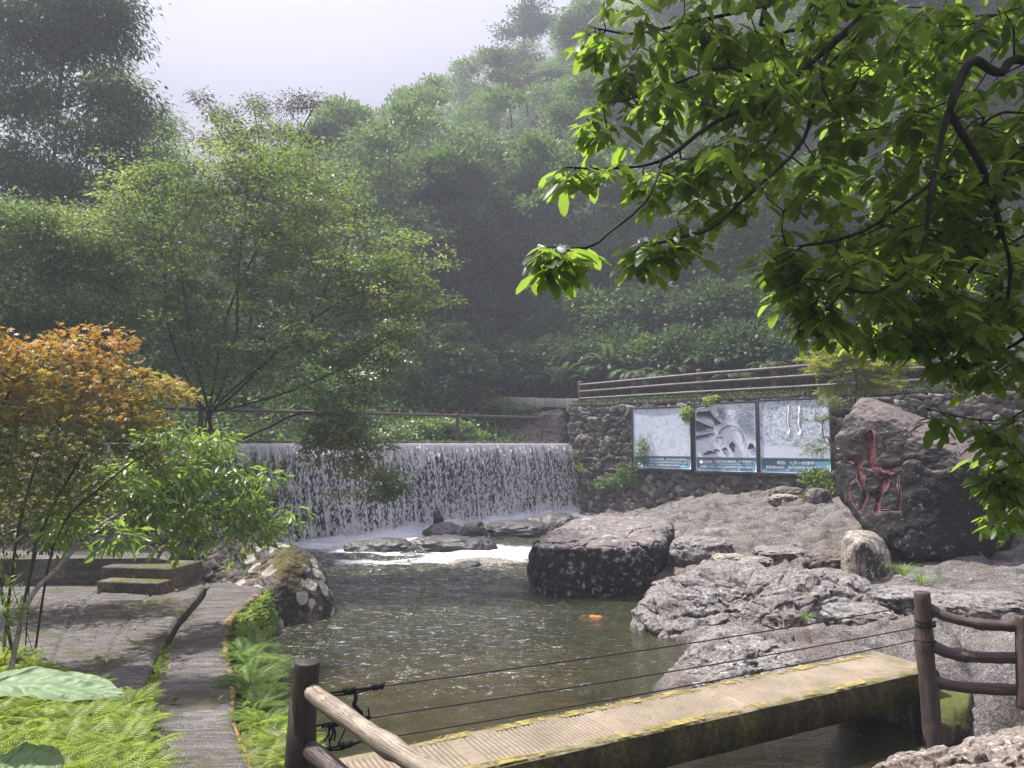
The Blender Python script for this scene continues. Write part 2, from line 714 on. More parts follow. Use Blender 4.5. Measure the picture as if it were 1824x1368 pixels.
def terrain(x, y, rough=True):
    p = np.stack([np.ravel(x), np.ravel(y)], -1).astype(float)
    X, Y = p[:, 0], p[:, 1]
    p3 = np.stack([X, Y, 0 * X], -1)
    sd, k = behind(p)
    pd = poly_sd(p, POOL)
    # front
    left = sstep(1.0, -2.0, X)
    bank = .36 + .52 * sstep(12.2, 14.0, Y) * sstep(-3, -4.5, X) + .9 * sstep(-5.5, -12, X)
    bank = bank + .42 * sstep(3.6, 1.8, np.hypot(X, Y)) * (X < 4)
    right = -.35 + 1.2 * sstep(9, 16, X)
    fr = bank * left + np.where(Y < 5, bank, right) * (1 - left)
    fr = np.where(pd < 0, fr + (-.62 - fr) * sstep(0, .65, -pd), fr)
    # behind
    dam_seg = (k == 1) | (k == 0)
    bz = np.where(dam_seg, 2.15 + 1.9 * sstep(1.2, 6.0, sd), 3.84 + .2 * sstep(4, 6, sd))
    wallness = sstep(-2, 4, X)
    bz = np.where(k == 1, bz * (1 - wallness * 0) , bz)
    ridge = np.interp(X, [-80, -45, -30, -18, -8, 2, 14, 40, 90], [6, 5, 5, 9, 22, 42, 58, 70, 74])
    lin = np.clip(sd - 6.0, 0, None) * np.interp(X, [-20, 0, 20], [.8, .92, 1.0])
    hill = ridge * (1 - np.exp(-(lin / ridge) ** 1.6)) if False else ridge * np.tanh(lin / ridge * 1.05)
    if rough:
        hill = hill + sstep(6, 14, sd) * 1.6 * fbm(p3 * .11, 3, 4)
    bk = bz + hill
    soft = np.where((k == 0), sstep(-3.0, 1.5, sd), sstep(.35, .75, sd))
    soft = np.where((k == 1) & (sd < 0), 0, soft)
    z = fr * (1 - soft) + bk * soft
    # side hills so that the valley is closed on the flanks and behind
    z = z + 26 * sstep(-26, -75, X) * sstep(30, 10, Y) + 22 * sstep(34, 80, X) * sstep(20, 0, Y) + 20 * sstep(-14, -55, Y)
    if rough:
        z = z + .05 * fbm(p3 * 1.3, 4, 8) * sstep(.0, .6, pd) + .10 * fbm(p3 * 2.3, 3, 12) * sstep(.0, -.5, pd)
    return z


def tz(x, y):
    return float(terrain(np.array([x]), np.array([y]))[0])


def axis(lo, hi, c, n, k=3.2):
    t = np.linspace(-1, 1, n)
    s = np.sinh(k * t) / math.sinh(k)
    return np.where(s < 0, c + s * (c - lo), c + s * (hi - c))


gx, gy = axis(-130, 130, 0, 300, 4.2), axis(-70, 160, 14, 320, 4.0)
GX, GY = np.meshgrid(gx, gy, indexing='ij')
GZ = terrain(GX, GY).reshape(GX.shape)
t = NT('soil_and_riverbed')
pos = t.n('SeparateXYZ', i={'Vector': t.coord()}).outputs['Z']
soil = t.ramp(t.noise(1.7, 7, .7), [(.35, (.016, .02, .010)), (.55, (.03, .04, .016)), (.75, (.05, .065, .022))])
vd = t.voro(3.2, None, 'F1')
bed = t.mix(t.noise(1.3, 5), (.12, .095, .04), (.33, .25, .085))
bed = t.mix(t.ramp(vd, [(.1, 0.0), (.5, .7)]), bed, (.05, .04, .025))
c = t.mix(t.ramp(pos, [(.0, 1.0), (.05, 0.0)]), soil, bed)
M_SOIL = t.done(t.principled(c, .9, t.bump(t.noise(9, 6, .7), .06, .8), .2))
o = MB().add(np.stack([GX, GY, GZ], -1).reshape(-1, 3), grid_faces(len(gx), len(gy))[:, ::-1]).build('ground', M_SOIL)
tag(o, kind='structure')

# ---------------------------------------------------------------- bedrock shelf on the right bank
ctrl = [at(*q) for q in [(1400, 880, 21.6), (1250, 892, 23.4), (1100, 916, 25.4), (1350, 950, 16), (1500, 960, 13), (1600, 1006, 11.2), (1300, 990, 12.8), (1235, 1003, 11.8),
                         (1600, 1062, 9.5), (1750, 1055, 9.5), (1824, 1100, 8.5), (1700, 1150, 7.6), (1800, 1250, 6.5), (1500, 1135, 8.3), (1400, 1152, 8.0), (1250, 1145, 8.6),
                         (1200, 1190, 8.0), (1195, 1235, 7.5), (1225, 905, 20.5), (1230, 950, 14.5), (1240, 925, 17.5), (1480, 890, 19), (1480, 920, 16),
                         (1500, 1250, 7.2), (1790, 1215, 6.9)]]
ctrl[6][2] -= .22
ctrl[7][2] -= .30
ctrl += [at(1400, 1006, 12.0) - [0, 0, .28], at(1470, 1128, 9.0) - [0, 0, .18], at(1180, 1020, 12.2) - [0, 0, .4]]
ctrl += [np.array([4.0, 6.35, -.35]), np.array([3.2, 6.6, -.4]), np.array([4.9, 5.7, -.05])]
ctrl += [np.array(q, float) for q in [(1.3, 12.5, -.5), (1.0, 10, -.6), (1.2, 8.4, -.45), (1.2, 7.2, -.5), (2.4, 6.7, -.5), (3.6, 5.8, -.35), (1.6, 15.2, -.3), (1.0, 18, -.35), (1.4, 22, -.25),
                                      (1.0, 26, -.3), (2.6, 16, .12), (12, 12, 1.2), (12, 17, 1.3), (15, 12, 1.5), (13, 8, .9), (10, 6, .7), (8, 5, .5), (7.0, 4.2, .3), (5.0, 4.2, .0), (16, 6, 1.2)]]
ctrl = np.array(ctrl)
cd = np.linalg.norm(ctrl[:, None, :2] - ctrl[None, :, :2], axis=-1)
A = np.block([[cd, np.ones((len(ctrl), 1)), ctrl[:, :2]], [np.ones((1, len(ctrl))), np.zeros((1, 3))], [ctrl[:, :2].T, np.zeros((2, 3))]])
sol = np.linalg.solve(A + np.diag([.05] * len(ctrl) + [0] * 3), np.concatenate([ctrl[:, 2], [0, 0, 0]]))


def bed_z(x, y):
    p = np.stack([np.ravel(x), np.ravel(y)], -1)
    r = np.empty(len(p))
    for s in range(0, len(p), 20000):
        q = p[s:s + 20000]
        d = np.linalg.norm(q[:, None, :] - ctrl[None, :, :2], axis=-1)
        r[s:s + 20000] = d @ sol[:-3] + sol[-3] + q @ sol[-2:]
    return r


BED_J = {}


def bed_full(x, y):
    x, y = np.ravel(x), np.ravel(y)
    z = bed_z(x, y)
    p3 = np.stack([x, y, 0 * x], -1)
    w = np.stack([x * .8 + y * .25, y * 1.5, 0 * x], -1)
    n = fbm(w * 1.1, 4, 31)
    cob = fbm(np.stack([x * 2.2, y * 3.4, 0 * x], -1), 4, 35, ridged=True)
    far = sstep(11, 14, y)
    cr = fbm(np.stack([x * 3.1 + y, y * 4.6 - .5 * x, 0 * x], -1), 4, 47, ridged=True)
    wx_ = np.stack([x * .9 + .35 * y, 1.25 * y - .2 * x], -1) + .22 * np.stack([fbm(p3 * 1.9, 3, 61), fbm(p3 * 1.9, 3, 62)], -1)
    fa, fb2, va = cells(wx_, 1.25, 63)
    ga, gb, vb = cells(wx_, .46, 66)
    near_ = sstep(14, 10, y)
    slab = near_ * (.075 * va - .11 * sstep(.055, .0, fb2 - fa)) + (.40 + .85 * (1 - near_)) * (.065 * vb - .06 * sstep(.10, .0, gb - ga))
    z = z + slab
    BED_J['j'] = np.maximum(near_ * .8 * sstep(.07, .0, fb2 - fa), (.35 + .65 * (1 - near_)) * sstep(.13, .02, gb - ga))
    BED_J['v'] = vb
    return z + .13 * n + (.045 + .045 * far) * cob + .035 * cr * sstep(-.2, .5, n) + .020 * fbm(p3 * 9, 3, 40) + .012 * fbm(p3 * 23, 2, 41)


bx, by = np.arange(.5, 16, .050), np.arange(4.2, 26.8, .058)
BX, BY = np.meshgrid(bx, by, indexing='ij')
BZ = bed_full(BX, BY)
J_, V_J = BED_J['j'], BED_J['v']
bf = grid_faces(len(bx), len(by))[:, ::-1]
bp = np.stack([BX.ravel(), BY.ravel()], -1)
keep = (BZ > -.6) & (behind(bp)[0] < -.05)
bf = bf[keep[bf].all(1)]
t = NT('bedrock_stone')
o1 = t.coord()
lam = t.noise(3.2, 7, .68, t.coord((1, 2.6, 2.2), rot=(0, 0, .25)), .6)
vo = t.voro(2.7, t.n('VectorMath', operation='ADD', i={0: t.coord((1, 1.9, 1), rot=(0, 0, .2)), 1: t.n('VectorMath', operation='SCALE', i={0: t.n('TexNoise', i={'Vector': o1, 'Scale': 3.0, 'Detail': 4.0}).outputs['Color'], 'Scale': .7}).outputs[0]}).outputs[0], 'DISTANCE_TO_EDGE')
c = t.ramp(lam, [(.28, (.066, .056, .053)), (.5, (.175, .156, .150)), (.72, (.33, .30, .292))])
c = t.mix(t.ramp(t.noise(.9, 5, .6), [(.42, 0.0), (.65, .55)]), c, (.155, .128, .105))
c = t.mix(t.math('MULTIPLY', t.ramp(vo, [(.0, .8), (.035, 0.0)]), t.ramp(t.noise(1.4, 4), [(.5, 0.0), (.62, .7)])), c, (.03, .025, .022))
c = t.mix(t.ramp(t.noise(2.3, 7, .7, t.coord((1, 1.7, 1)), .8), [(.50, 0.0), (.60, .85)]), c, (.050, .042, .042))
c = t.mix(t.ramp(t.noise(5.5, 7, .75, t.coord((1, 1.4, 1)), .5), [(.58, 0.0), (.66, .8)]), c, (.42, .39, .38))
fn = t.noise(38, 6, .7)
c = t.mix(t.ramp(fn, [(.42, .9), (.54, 0.0)]), c, (.040, .036, .034))
pit = t.noise(85, 4, .7)
c = t.mix(t.ramp(pit, [(.36, .8), (.46, 0.0)]), c, (.03, .027, .025))
c = t.mix(t.ramp(pit, [(.57, 0.0), (.64, .75)]), c, (.50, .475, .455))
c = t.mix(t.ramp(t.noise(11, 6, .7), [(.64, 0.0), (.70, .7)]), c, (.50, .47, .44))
c = t.mix(t.math('MULTIPLY', t.attr('joint'), t.ramp(t.noise(3.5, 4), [(.35, .35), (.6, .95)])), c, (.032, .027, .022))
c = t.mix(t.ramp(t.attr('stone'), [(.0, 0.0), (.9, .35)]), c, (.16, .12, .095))
zz = t.n('SeparateXYZ', i={'Vector': o1}).outputs['Z']
wet = t.ramp(zz, [(.02, 1.0), (.12, 0.0)])
c = t.mix(t.math('MULTIPLY', wet, .7), c, (.04, .035, .03))
h = t.math('ADD', t.math('MULTIPLY', lam, .9), t.math('ADD', t.math('MULTIPLY', fn, .3), t.math('MULTIPLY', t.noise(90, 4, .6), .12)))
M_BED = t.done(t.principled(c, t.ramp(wet, [(0, .75), (1, .25)]), t.bump(h, .06, .9), .4))
o = MB().add(np.stack([BX.ravel(), BY.ravel(), BZ], -1), bf).build('bedrock_ground', M_BED, smooth=False)
for nm_, ar_ in (('joint', J_), ('stone', V_J)):
    o.data.attributes.new(nm_, 'FLOAT', 'POINT').data.foreach_set('value', ar_.astype(np.float32))
tag(o, kind='structure')

# ---------------------------------------------------------------- water
wx, wy = np.arange(-8.2, 6.4, .062), np.concatenate([np.arange(-2, 4, .2), np.arange(4, 27.6, .062)])
WX, WY = np.meshgrid(wx, wy, indexing='ij')
wp = np.stack([WX.ravel(), WY.ravel()], -1)
w3 = np.stack([wp[:, 0], wp[:, 1], 0 * wp[:, 0]], -1)
dd = (wp - DAM_A) @ DAM_N
ss = (wp - DAM_A) @ DAM_U
dn = np.clip(dd, 0, None)
rough_w = sstep(12.0, 18.0, wp[:, 1] - .45 * wp[:, 0]) * sstep(8, 4, dn) + .22 * sstep(5, 12, wp[:, 1])
WZ = .008 * fbm(w3 * np.array([1.3, 2.2, 1]), 3, 51) + rough_w * .055 * fbm(w3 * np.array([1.9, 3.2, 1]), 4, 55) + .03 * sstep(1.4, .2, dn) * fbm(w3 * 4, 3, 57)
WZ += .06 * sstep(2.0, 0, dn) + .05 * rough_w
foam = sstep(1.9, .5, dn + .5 * fbm(w3 * .9, 3, 60)) * 1.0
# rapids tongue running from the weir foot between the low rocks
rap = np.exp(-(((wp[:, 0] + 1.8) / 2.5) ** 2 + ((wp[:, 1] - 18.0) / 3.2) ** 2)) * 1.45
foam = np.maximum(foam, np.minimum(rap, 1.1) * sstep(-.75, .25, fbm(w3 * np.array([.5, .9, 1]), 4, 62)))
foam = np.maximum(foam, .36 * sstep(9.0, 13.5, wp[:, 1] + .5 * fbm(w3 * .5, 2, 65)) * sstep(1.0, -.8, wp[:, 0]))
foam = np.maximum(foam, .30 * sstep(5.5, 8.5, wp[:, 1]) * sstep(2.5, .3, wp[:, 0]))
foam = np.maximum(foam, .20)
keepw = (dd > .12) & (poly_sd(wp, POOL) < .9)
wf = grid_faces(len(wx), len(wy))[:, ::-1]
wf = wf[keepw[wf].all(1)]
t = NT('stream_water')
v = t.coord()
n1 = t.noise(2.6, 6, .62, t.coord((1, 1.9, 1)), .8)
n2 = t.noise(11, 5, .65, t.coord((1, 1.8, 1)), .5)
n3 = t.noise(34, 4, .6, t.coord((1, 1.5, 1)))
far_w = t.n('SeparateXYZ', i={'Vector': v}).outputs['Y']
amp = t.ramp(t.math('DIVIDE', far_w, 30.0), [(.18, .16), (.36, .42), (.55, 1.0)])
h = t.math('MULTIPLY', t.math('ADD', t.math('MULTIPLY', n1, .9), t.math('ADD', t.math('MULTIPLY', n2, .38), t.math('MULTIPLY', n3, .10))), amp)
nm = t.bump(h, .11, .9)
fr = t.n('Fresnel', i={'IOR': 1.33, 'Normal': nm}).outputs[0]
deep = t.n('BsdfDiffuse', i={'Color': (.070, .072, .034, 1)}).outputs[0]
clear = t.n('BsdfTransparent', i={'Color': (.62, .58, .42, 1)}).outputs[0]
body = t.n('MixShader', i={0: t.ramp(t.math('DIVIDE', far_w, 30.0), [(.2, .22), (.5, .5)]), 1: clear, 2: deep}).outputs[0]
gl = t.n('BsdfGlossy', i={'Color': (.95, .96, 1, 1), 'Roughness': .05, 'Normal': nm}).outputs[0]
wat = t.n('MixShader', i={0: t.math('MULTIPLY', fr, 1.05, True), 1: body, 2: gl}).outputs[0]
fo = t.attr('foam')
fnz = t.math('ADD', t.math('MULTIPLY', t.noise(5.5, 8, .72, t.coord((1, 2.6, 1)), 1.2), .72), t.math('MULTIPLY', n3, .28))
ff = t.ramp(t.math('ADD', fnz, t.math('MULTIPLY', fo, .45)), [(.69, 0.0), (.80, .6), (1.0, 1.0)])
glint_ = t.math('ADD', t.math('MULTIPLY', t.noise(26, 5, .7, t.coord((1, 2.4, 1)), .4), .7), t.math('MULTIPLY', t.noise(1.5, 4, .65, t.coord((1, 1.8, 1)), .8), .42))  # white flecks painted in for sun glints on the ripples
ff = t.math('MAXIMUM', ff, t.ramp(t.math('ADD', glint_, t.ramp(t.math('DIVIDE', far_w, 30.0), [(.2, -.0), (.5, .03)])), [(.75, 0.0), (.785, .8)]))
white = t.n('BsdfDiffuse', i={'Color': (.82, .83, .86, 1)}).outputs[0]
M_WATER = t.done(t.n('MixShader', i={0: ff, 1: wat, 2: white}).outputs[0])
o = MB().add(np.stack([wp[:, 0], wp[:, 1], WZ], -1), wf).build('stream_water', M_WATER)
at_ = o.data.attributes.new('foam', 'FLOAT', 'POINT')
nv = len(o.data.vertices)
if nv == len(foam):
    at_.data.foreach_set('value', foam.astype(np.float32))
else:
    print('WATER VERTS CHANGED', nv, len(foam))
tag(o, kind='structure')

# ---------------------------------------------------------------- weir (dam wall) and its waterfall
M_DARKSTONE = rock_mat('wet_weir_stone', (.018, .017, .018), (.06, .055, .055), streak=.2, lichen=0, wet=.8)


def dam_pt(s, d, z):
    q = DAM_A + DAM_U * s + DAM_N * d
    return np.array([q[0], q[1], z])


weir = thing('weir', dam_pt(DAM_L * .55, -.4, -.3), 'dark stone weir across the stream with a row of low crest blocks under the water', 'weir')
mb = MB()
ns, nz = 160, 26
S, Z = np.meshgrid(np.linspace(-1.5, DAM_L - .02, ns), np.linspace(-.7, CREST - .03, nz), indexing='ij')
P = np.stack([DAM_A[0] + DAM_U[0] * S, DAM_A[1] + DAM_U[1] * S, Z], -1).reshape(-1, 3)
P[:, :2] += DAM_N * (.05 * fbm(P * 3, 4, 70))[:, None]
mb.add(P, grid_faces(ns, nz))
top = np.concatenate([P.reshape(ns, nz, 3)[:, -1], P.reshape(ns, nz, 3)[:, -1] - np.array([*(DAM_N * .9), 0])])
mb.add(top, np.stack([np.arange(ns - 1), np.arange(1, ns), ns + np.arange(1, ns), ns + np.arange(ns - 1)], -1))
mb.build('weir_face', M_DARKSTONE, weir)
NB = 26
M_CREST = rock_mat('crest_concrete', (.04, .037, .035), (.13, .12, .11), streak=.3, lichen=.1, moss=.4)
ax3 = np.array([[DAM_U[0], DAM_U[1], 0], [DAM_N[0], DAM_N[1], 0], [0, 0, 1]])
mb = MB()
box(mb, dam_pt(DAM_L * .5 - .6, -.82, CREST - .0), (DAM_L + 1.0, .5, .22), ax3, .03)
mb.build('crest_kerb', M_CREST, weir)
for k in range(NB):
    mb = MB()
    s = .35 + (DAM_L - .5) * k / NB
    box(mb, dam_pt(s, -.3, CREST + .02), (.30, .42, .13), ax3, .025)
    mb.build('crest_block', M_CREST, weir)

t = NT('falling_water')
v = t.coord((1, 1, 1), 'UV')
u1 = t.n('VectorMath', operation='MULTIPLY', i={0: v, 1: (1.0, .12, 1)}).outputs[0]
u2 = t.n('VectorMath', operation='MULTIPLY', i={0: v, 1: (1.0, .42, 1)}).outputs[0]
sx = t.n('SeparateXYZ', i={'Vector': v})
strand = t.noise(5.2, 2.5, .55, u1)
uneven = t.noise(.75, 3, .6, u1)
fineS = t.noise(17, 5, .7, u1, .3)
blob = t.noise(7.5, 6, .72, u2, .8)
drop = t.math('DIVIDE', sx.outputs['Y'], 2.5)          # 0 crest .. 1 foot
hi = t.math('ADD', .575, t.math('MULTIPLY', t.math('SUBTRACT', t.math('ADD', t.math('MULTIPLY', strand, .4), t.math('MULTIPLY', t.noise(30, 4, .7, u1, .2), .6)), .5), .42))
rope = t.math('ABSOLUTE', t.math('SUBTRACT', t.math('FRACT', t.math('ADD', t.math('MULTIPLY', sx.outputs['X'], 2.35), t.math('MULTIPLY', t.noise(2.4, 3, .6, t.n('VectorMath', operation='MULTIPLY', i={0: v, 1: (1.0, .5, 1)}).outputs[0]), .9))), .5))
rope = t.math('MULTIPLY', t.ramp(rope, [(.0, 1.0), (.10, .0)]), t.ramp(t.noise(9, 4, .7, u2), [(.35, .3), (.6, 1.0)]))
lo = t.math('ADD', t.math('MULTIPLY', blob, .62), t.math('ADD', t.math('MULTIPLY', strand, .28), t.math('MULTIPLY', uneven, .10)))
m = t.n('Mix', data_type='FLOAT', i={0: t.ramp(drop, [(.05, 0.0), (.4, 1.0)]), 2: hi, 3: lo}).outputs[0]
m = t.math('ADD', m, t.math('MULTIPLY', rope, .13))
m = t.math('ADD', m, t.ramp(drop, [(.0, .16), (.03, .02), (.25, -.01), (.6, .02), (.85, .06), (1.0, .15)]))
fac = t.ramp(m, [(.545, 0.0), (.575, .75), (.63, 1.0)])
nm = t.bump(m, .05, .8)
wh = t.n('MixShader', i={0: .5, 1: t.principled((.95, .95, .97), .35, nm, .5), 2: t.n('BsdfTranslucent', i={'Color': (.93, .94, .97, 1)}).outputs[0]}).outputs[0]
gl = t.n('BsdfGlossy', i={'Roughness': .12, 'Normal': nm}).outputs[0]
film = t.n('MixShader', i={0: .05, 1: t.n('BsdfTransparent', i={'Color': (.8, .82, .86, 1)}).outputs[0], 2: gl}).outputs[0]
M_FALL = t.done(t.n('MixShader', i={0: fac, 1: film, 2: wh}).outputs[0])
t = NT('white_foam')
fn_ = t.noise(9, 6, .65)
M_FOAM = t.done(t.n('MixShader', i={0: .5, 1: t.principled((.95, .95, .97), .5, t.bump(fn_, .03, .8), .4), 2: t.n('BsdfTranslucent', i={'Color': (.92, .93, .96, 1)}).outputs[0]}).outputs[0])


def fall_out(f):      # forward throw of the sheet for a drop fraction
    return .04 + .10 * np.sqrt(np.clip(f * 4, 0, 1)) + .30 * f ** .7


mb = MB()
uvs = []
for layer in (0,):
    ns, nz = 260, 40
    Sg, Fg = np.meshgrid(np.linspace(-1.2, DAM_L - .12, ns), np.linspace(0, 1, nz), indexing='ij')
    q = np.stack([Sg.ravel(), Fg.ravel() * 3, np.full(Sg.size, layer * 7.0)], -1)
    out = fall_out(Fg.ravel()) * (1.0 - .32 * layer) + .05 * fbm(q * np.array([3.6, .5, 1]), 3, 80 + layer) * sstep(0, .2, Fg.ravel())
    zz = CREST + .035 - Fg.ravel() * (CREST - .0)
    P = np.stack([DAM_A[0] + DAM_U[0] * Sg.ravel() + DAM_N[0] * out, DAM_A[1] + DAM_U[1] * Sg.ravel() + DAM_N[1] * out, zz], -1)
    mb.add(P, grid_faces(ns, nz), 0)
    uvs.append(np.stack([Sg.ravel() + layer * 31.7, Fg.ravel() * 2.5], -1))
# crest lip flowing over the wall
Sg, Fg = np.meshgrid(np.linspace(-1.2, DAM_L - .12, 200), np.linspace(0, 1, 5), indexing='ij')
P = np.stack([DAM_A[0] + DAM_U[0] * Sg.ravel() + DAM_N[0] * (.05 - .5 * Fg.ravel()), DAM_A[1] + DAM_U[1] * Sg.ravel() + DAM_N[1] * (.05 - .5 * Fg.ravel()),
              CREST + .035 + .012 * Fg.ravel()], -1)
mb.add(P, grid_faces(200, 5), 0)
uvs.append(np.stack([Sg.ravel(), -.3 * Fg.ravel()], -1))
# flying drops and torn strands: many short white slivers of water
nd = 17000
bund = (np.floor(rng.uniform(-2, DAM_L * 4.0, nd)) + .5) / 4.0 + rng.normal(size=nd) * .035
f = rng.beta(1.6, .95, nd)
spread = rng.random(nd) < (.10 + .75 * f)
s = np.where(spread, rng.uniform(-1.1, DAM_L - .15, nd), bund)
s = np.clip(s, -1.1, DAM_L - .12)
patch = fbm(np.stack([s * 2.4, f * 6, 0 * s], -1), 3, 90)
ok = (patch > .0) | (rng.random(nd) < .12) | (f > .88) | ~spread
s, f = s[ok], f[ok]
out = fall_out(f) + rng.normal(size=len(s)) * (.03 + .07 * f) + .03
zz = CREST + .03 - f * CREST
P = np.stack([DAM_A[0] + DAM_U[0] * s + DAM_N[0] * out, DAM_A[1] + DAM_U[1] * s + DAM_N[1] * out, zz], -1)
D = np.stack([rng.normal(size=len(s)) * (.08 + .35 * f), rng.normal(size=len(s)) * .15, -np.ones(len(s))], -1)
n0 = mb.n
put_leaves(mb, LEAF_QUAD, P, D, np.tile(np.array([DAM_N[0], DAM_N[1], .15]), (len(s), 1)) + rng.normal(size=(len(s), 3)) * .3,
           (.05 + .11 * rng.random(len(s)) ** 2) * (1.35 - .6 * f), .55 + .5 * rng.random(), 1)
uvs.append(np.zeros((mb.n - n0, 2)))
# churned foam heaped along the foot
nfo = 240
Sg, Fg = np.meshgrid(np.linspace(-1.0, DAM_L - .05, nfo), np.linspace(0, 1, 14), indexing='ij')
q = np.stack([Sg.ravel() * 2.2, Fg.ravel() * 2.2, 0 * Sg.ravel()], -1)
ou = .12 + Fg.ravel() * (.85 + .30 * fbm(q * .6, 2, 95))
zz = .04 + (.24 + .14 * fbm(q * 1.6, 4, 97)) * np.sin(PI * np.clip(Fg.ravel() * .96 + .25, 0, 1)) - .05 * Fg.ravel()
P = np.stack([DAM_A[0] + DAM_U[0] * Sg.ravel() + DAM_N[0] * ou, DAM_A[1] + DAM_U[1] * Sg.ravel() + DAM_N[1] * ou, zz], -1)
n0 = mb.n
mb.add(P, grid_faces(nfo, 14), 1)
uvs.append(np.zeros((mb.n - n0, 2)))
o = mb.build('waterfall_water', [M_FALL, M_FOAM])
uvl = o.data.uv_layers.new(name='UVMap')
U = np.concatenate(uvs)
li = np.empty(len(o.data.loops), np.int32)
o.data.loops.foreach_get('vertex_index', li)
uvl.data.foreach_set('uv', U[li].astype(np.float32).ravel())
tag(o, kind='structure')

# ---------------------------------------------------------------- path, slab, steps
t = NT('worn_path_stone')
v = t.coord()
st = t.noise(9, 7, .72, t.coord((.30, 1.7, 1), rot=(0, 0, -.12)), .7)
sp = t.noise(70, 4, .7, v)
c = t.ramp(st, [(.32, (.024, .021, .020)), (.46, (.075, .065, .060)), (.60, (.155, .138, .128)), (.76, (.32, .29, .265))])
c = t.mix(t.ramp(sp, [(.56, 0.0), (.64, .8)]), c, (.36, .345, .32))
c = t.mix(t.ramp(sp, [(.30, .8), (.42, 0.0)]), c, (.03, .026, .024))
mo = t.ramp(t.noise(1.5, 5, .65, v), [(.50, 0.0), (.62, .8)])
c = t.mix(mo, c, t.mix(t.noise(22, 4), (.03, .032, .01), (.085, .08, .022)))
M_PATH = t.done(t.principled(c, .62, t.bump(t.math('ADD', st, t.math('MULTIPLY', sp, .3)), .035, .9), .3))

PR = [(-1.15, 2.6), (-1.40, 3.9), (-1.53, 4.67), (-1.98, 5.6), (-2.36, 6.6), (-2.92, 7.94), (-3.22, 9.0), (-3.36, 10.2), (-3.55, 11.0)]
PL = [(-1.75, 2.6), (-2.0, 3.8), (-2.22, 4.67), (-2.55, 5.4), (-2.88, 6.14), (-3.36, 7.5), (-3.78, 9.0), (-4.12, 10.4), (-4.45, 11.1)]


def strip(Rp, Lp, z, n, m, seed, th=.5, amp=.012, seams=()):
    R3, L3 = catmull(np.c_[np.array(Rp), np.zeros(len(Rp))], n), catmull(np.c_[np.array(Lp), np.zeros(len(Lp))], n)
    ed = fbm(np.c_[np.linspace(0, n * .05, n), np.zeros(n), np.zeros(n)] * 2.1, 3, seed)[:, None] * .014
    f = np.linspace(0, 1, m)[None, :, None]
    G = R3[:, None, :] * (1 - f) + L3[:, None, :] * f
    dirn = norm((R3 - L3))
    G = G + dirn[:, None, :] * ed[:, None, :] * ((f < .01).astype(float) - (f > .99))
    q = G.reshape(-1, 3)
    zz = z + amp * fbm(np.c_[q[:, 0] * 1.2, q[:, 1] * 9, 0 * q[:, 0]], 4, seed + 3) + amp * fbm(q * 3, 3, seed + 5)
    G[..., 2] = zz.reshape(n, m) if np.ndim(zz) else zz
    e = np.minimum(np.arange(m), m - 1 - np.arange(m))
    G[..., 2] -= (e == 0)[None, :] * .03
    for sm in seams:      # long joints between the stones
        G[:, sm, 2] -= .022 + .012 * fbm(np.c_[np.arange(n) * .13, np.full(n, sm * 1.0), np.zeros(n)], 3, 6)
    top = G.reshape(-1, 3)
    mb = MB()
    mb.add(top, grid_faces(n, m))
    # skirt round the rim
    loop = np.concatenate([np.arange(n) * m, (n - 1) * m + np.arange(1, m), (n - 2 - np.arange(n - 1)) * m + m - 1, np.arange(m - 2, 0, -1)])
    up_, dn_ = top[loop], top[loop].copy()
    dn_[:, 2] -= th
    k = len(loop)
    i = np.arange(k)
    mb.add(np.vstack([up_, dn_]), np.stack([i, (i + 1) % k, k + (i + 1) % k, k + i], -1))
    return mb


o = strip(PR, PL, .50, 170, 18, 101).build('path', M_PATH)
tag(o, kind='structure')
PL2 = [(x - .03, y) for x, y in [(-2.66, 5.62), (-2.88, 6.14), (-3.36, 7.5), (-3.78, 9.0), (-4.12, 10.4), (-4.45, 11.1)]]
SLL = [(-4.7, 5.3), (-5.0, 6.4), (-5.8, 7.6), (-6.8, 9.0), (-7.4, 10.3), (-7.6, 10.9)]
o = strip(PL2, SLL, .575, 140, 90, 111, th=.42, seams=(17, 36, 37, 60)).build('path_slab', M_PATH)
tag(o, kind='structure')
# upper terrace
o = strip([(-4.75, 10.55), (-5.0, 12), (-5.5, 13.5), (-6.6, 15.2)], [(-9.5, 10.4), (-9.8, 12), (-10.2, 13.5), (-10.5, 15.2)], .93, 60, 30, 121, th=.6).build('path_terrace', M_PATH)
tag(o, kind='structure')
M_STEP = rock_mat('dark_step_stone', (.04, .036, .033), (.13, .118, .11), streak=0, lichen=.12, moss=.5)
mb = MB()
for (yy, zt, x0, x1) in ((9.95, .72, -5.35, -4.45), (10.22, .86, -5.45, -4.4)):
    box(mb, ((x0 + x1) / 2, yy + .35, zt - .3), (x1 - x0, .7, .6), np.array([[.985, -.17, 0], [.17, .985, 0], [0, 0, 1]]), .025)
o = mb.build('path_steps', M_STEP)
tag(o, kind='structure')
# ochre edge stripe painted along the path rim: real paint a few mm above the stone
M_OCHRE = worn_paint('ochre_edge_paint', [(.3, (.13, .085, .035)), (.5, (.25, .17, .06)), (.7, (.29, .235, .13))], 14, .445, .555)
n = 120
R3 = catmull(np.c_[np.array(PR), np.zeros(len(PR))], 170)
sel = R3[46:150]
dr = norm(np.gradient(sel, axis=0))
nr = np.stack([-dr[:, 1], dr[:, 0], 0 * dr[:, 0]], -1)
mb = MB()
wv = np.interp(np.arange(104), [0, 40, 70, 103], [.02, .035, .065, .055]) + .014 * fbm(np.c_[np.arange(len(sel)) * .21, np.zeros(len(sel)), np.zeros(len(sel))], 3, 5)
rim = []
for f, z in ((-.012, .470), (-.008, .502), (.0, .512), (.5, .517), (1.0, .511)):
    q = sel + nr * (f * wv[:, None] if f > 0 else f)
    q[:, 2] = z
    rim.append(q)
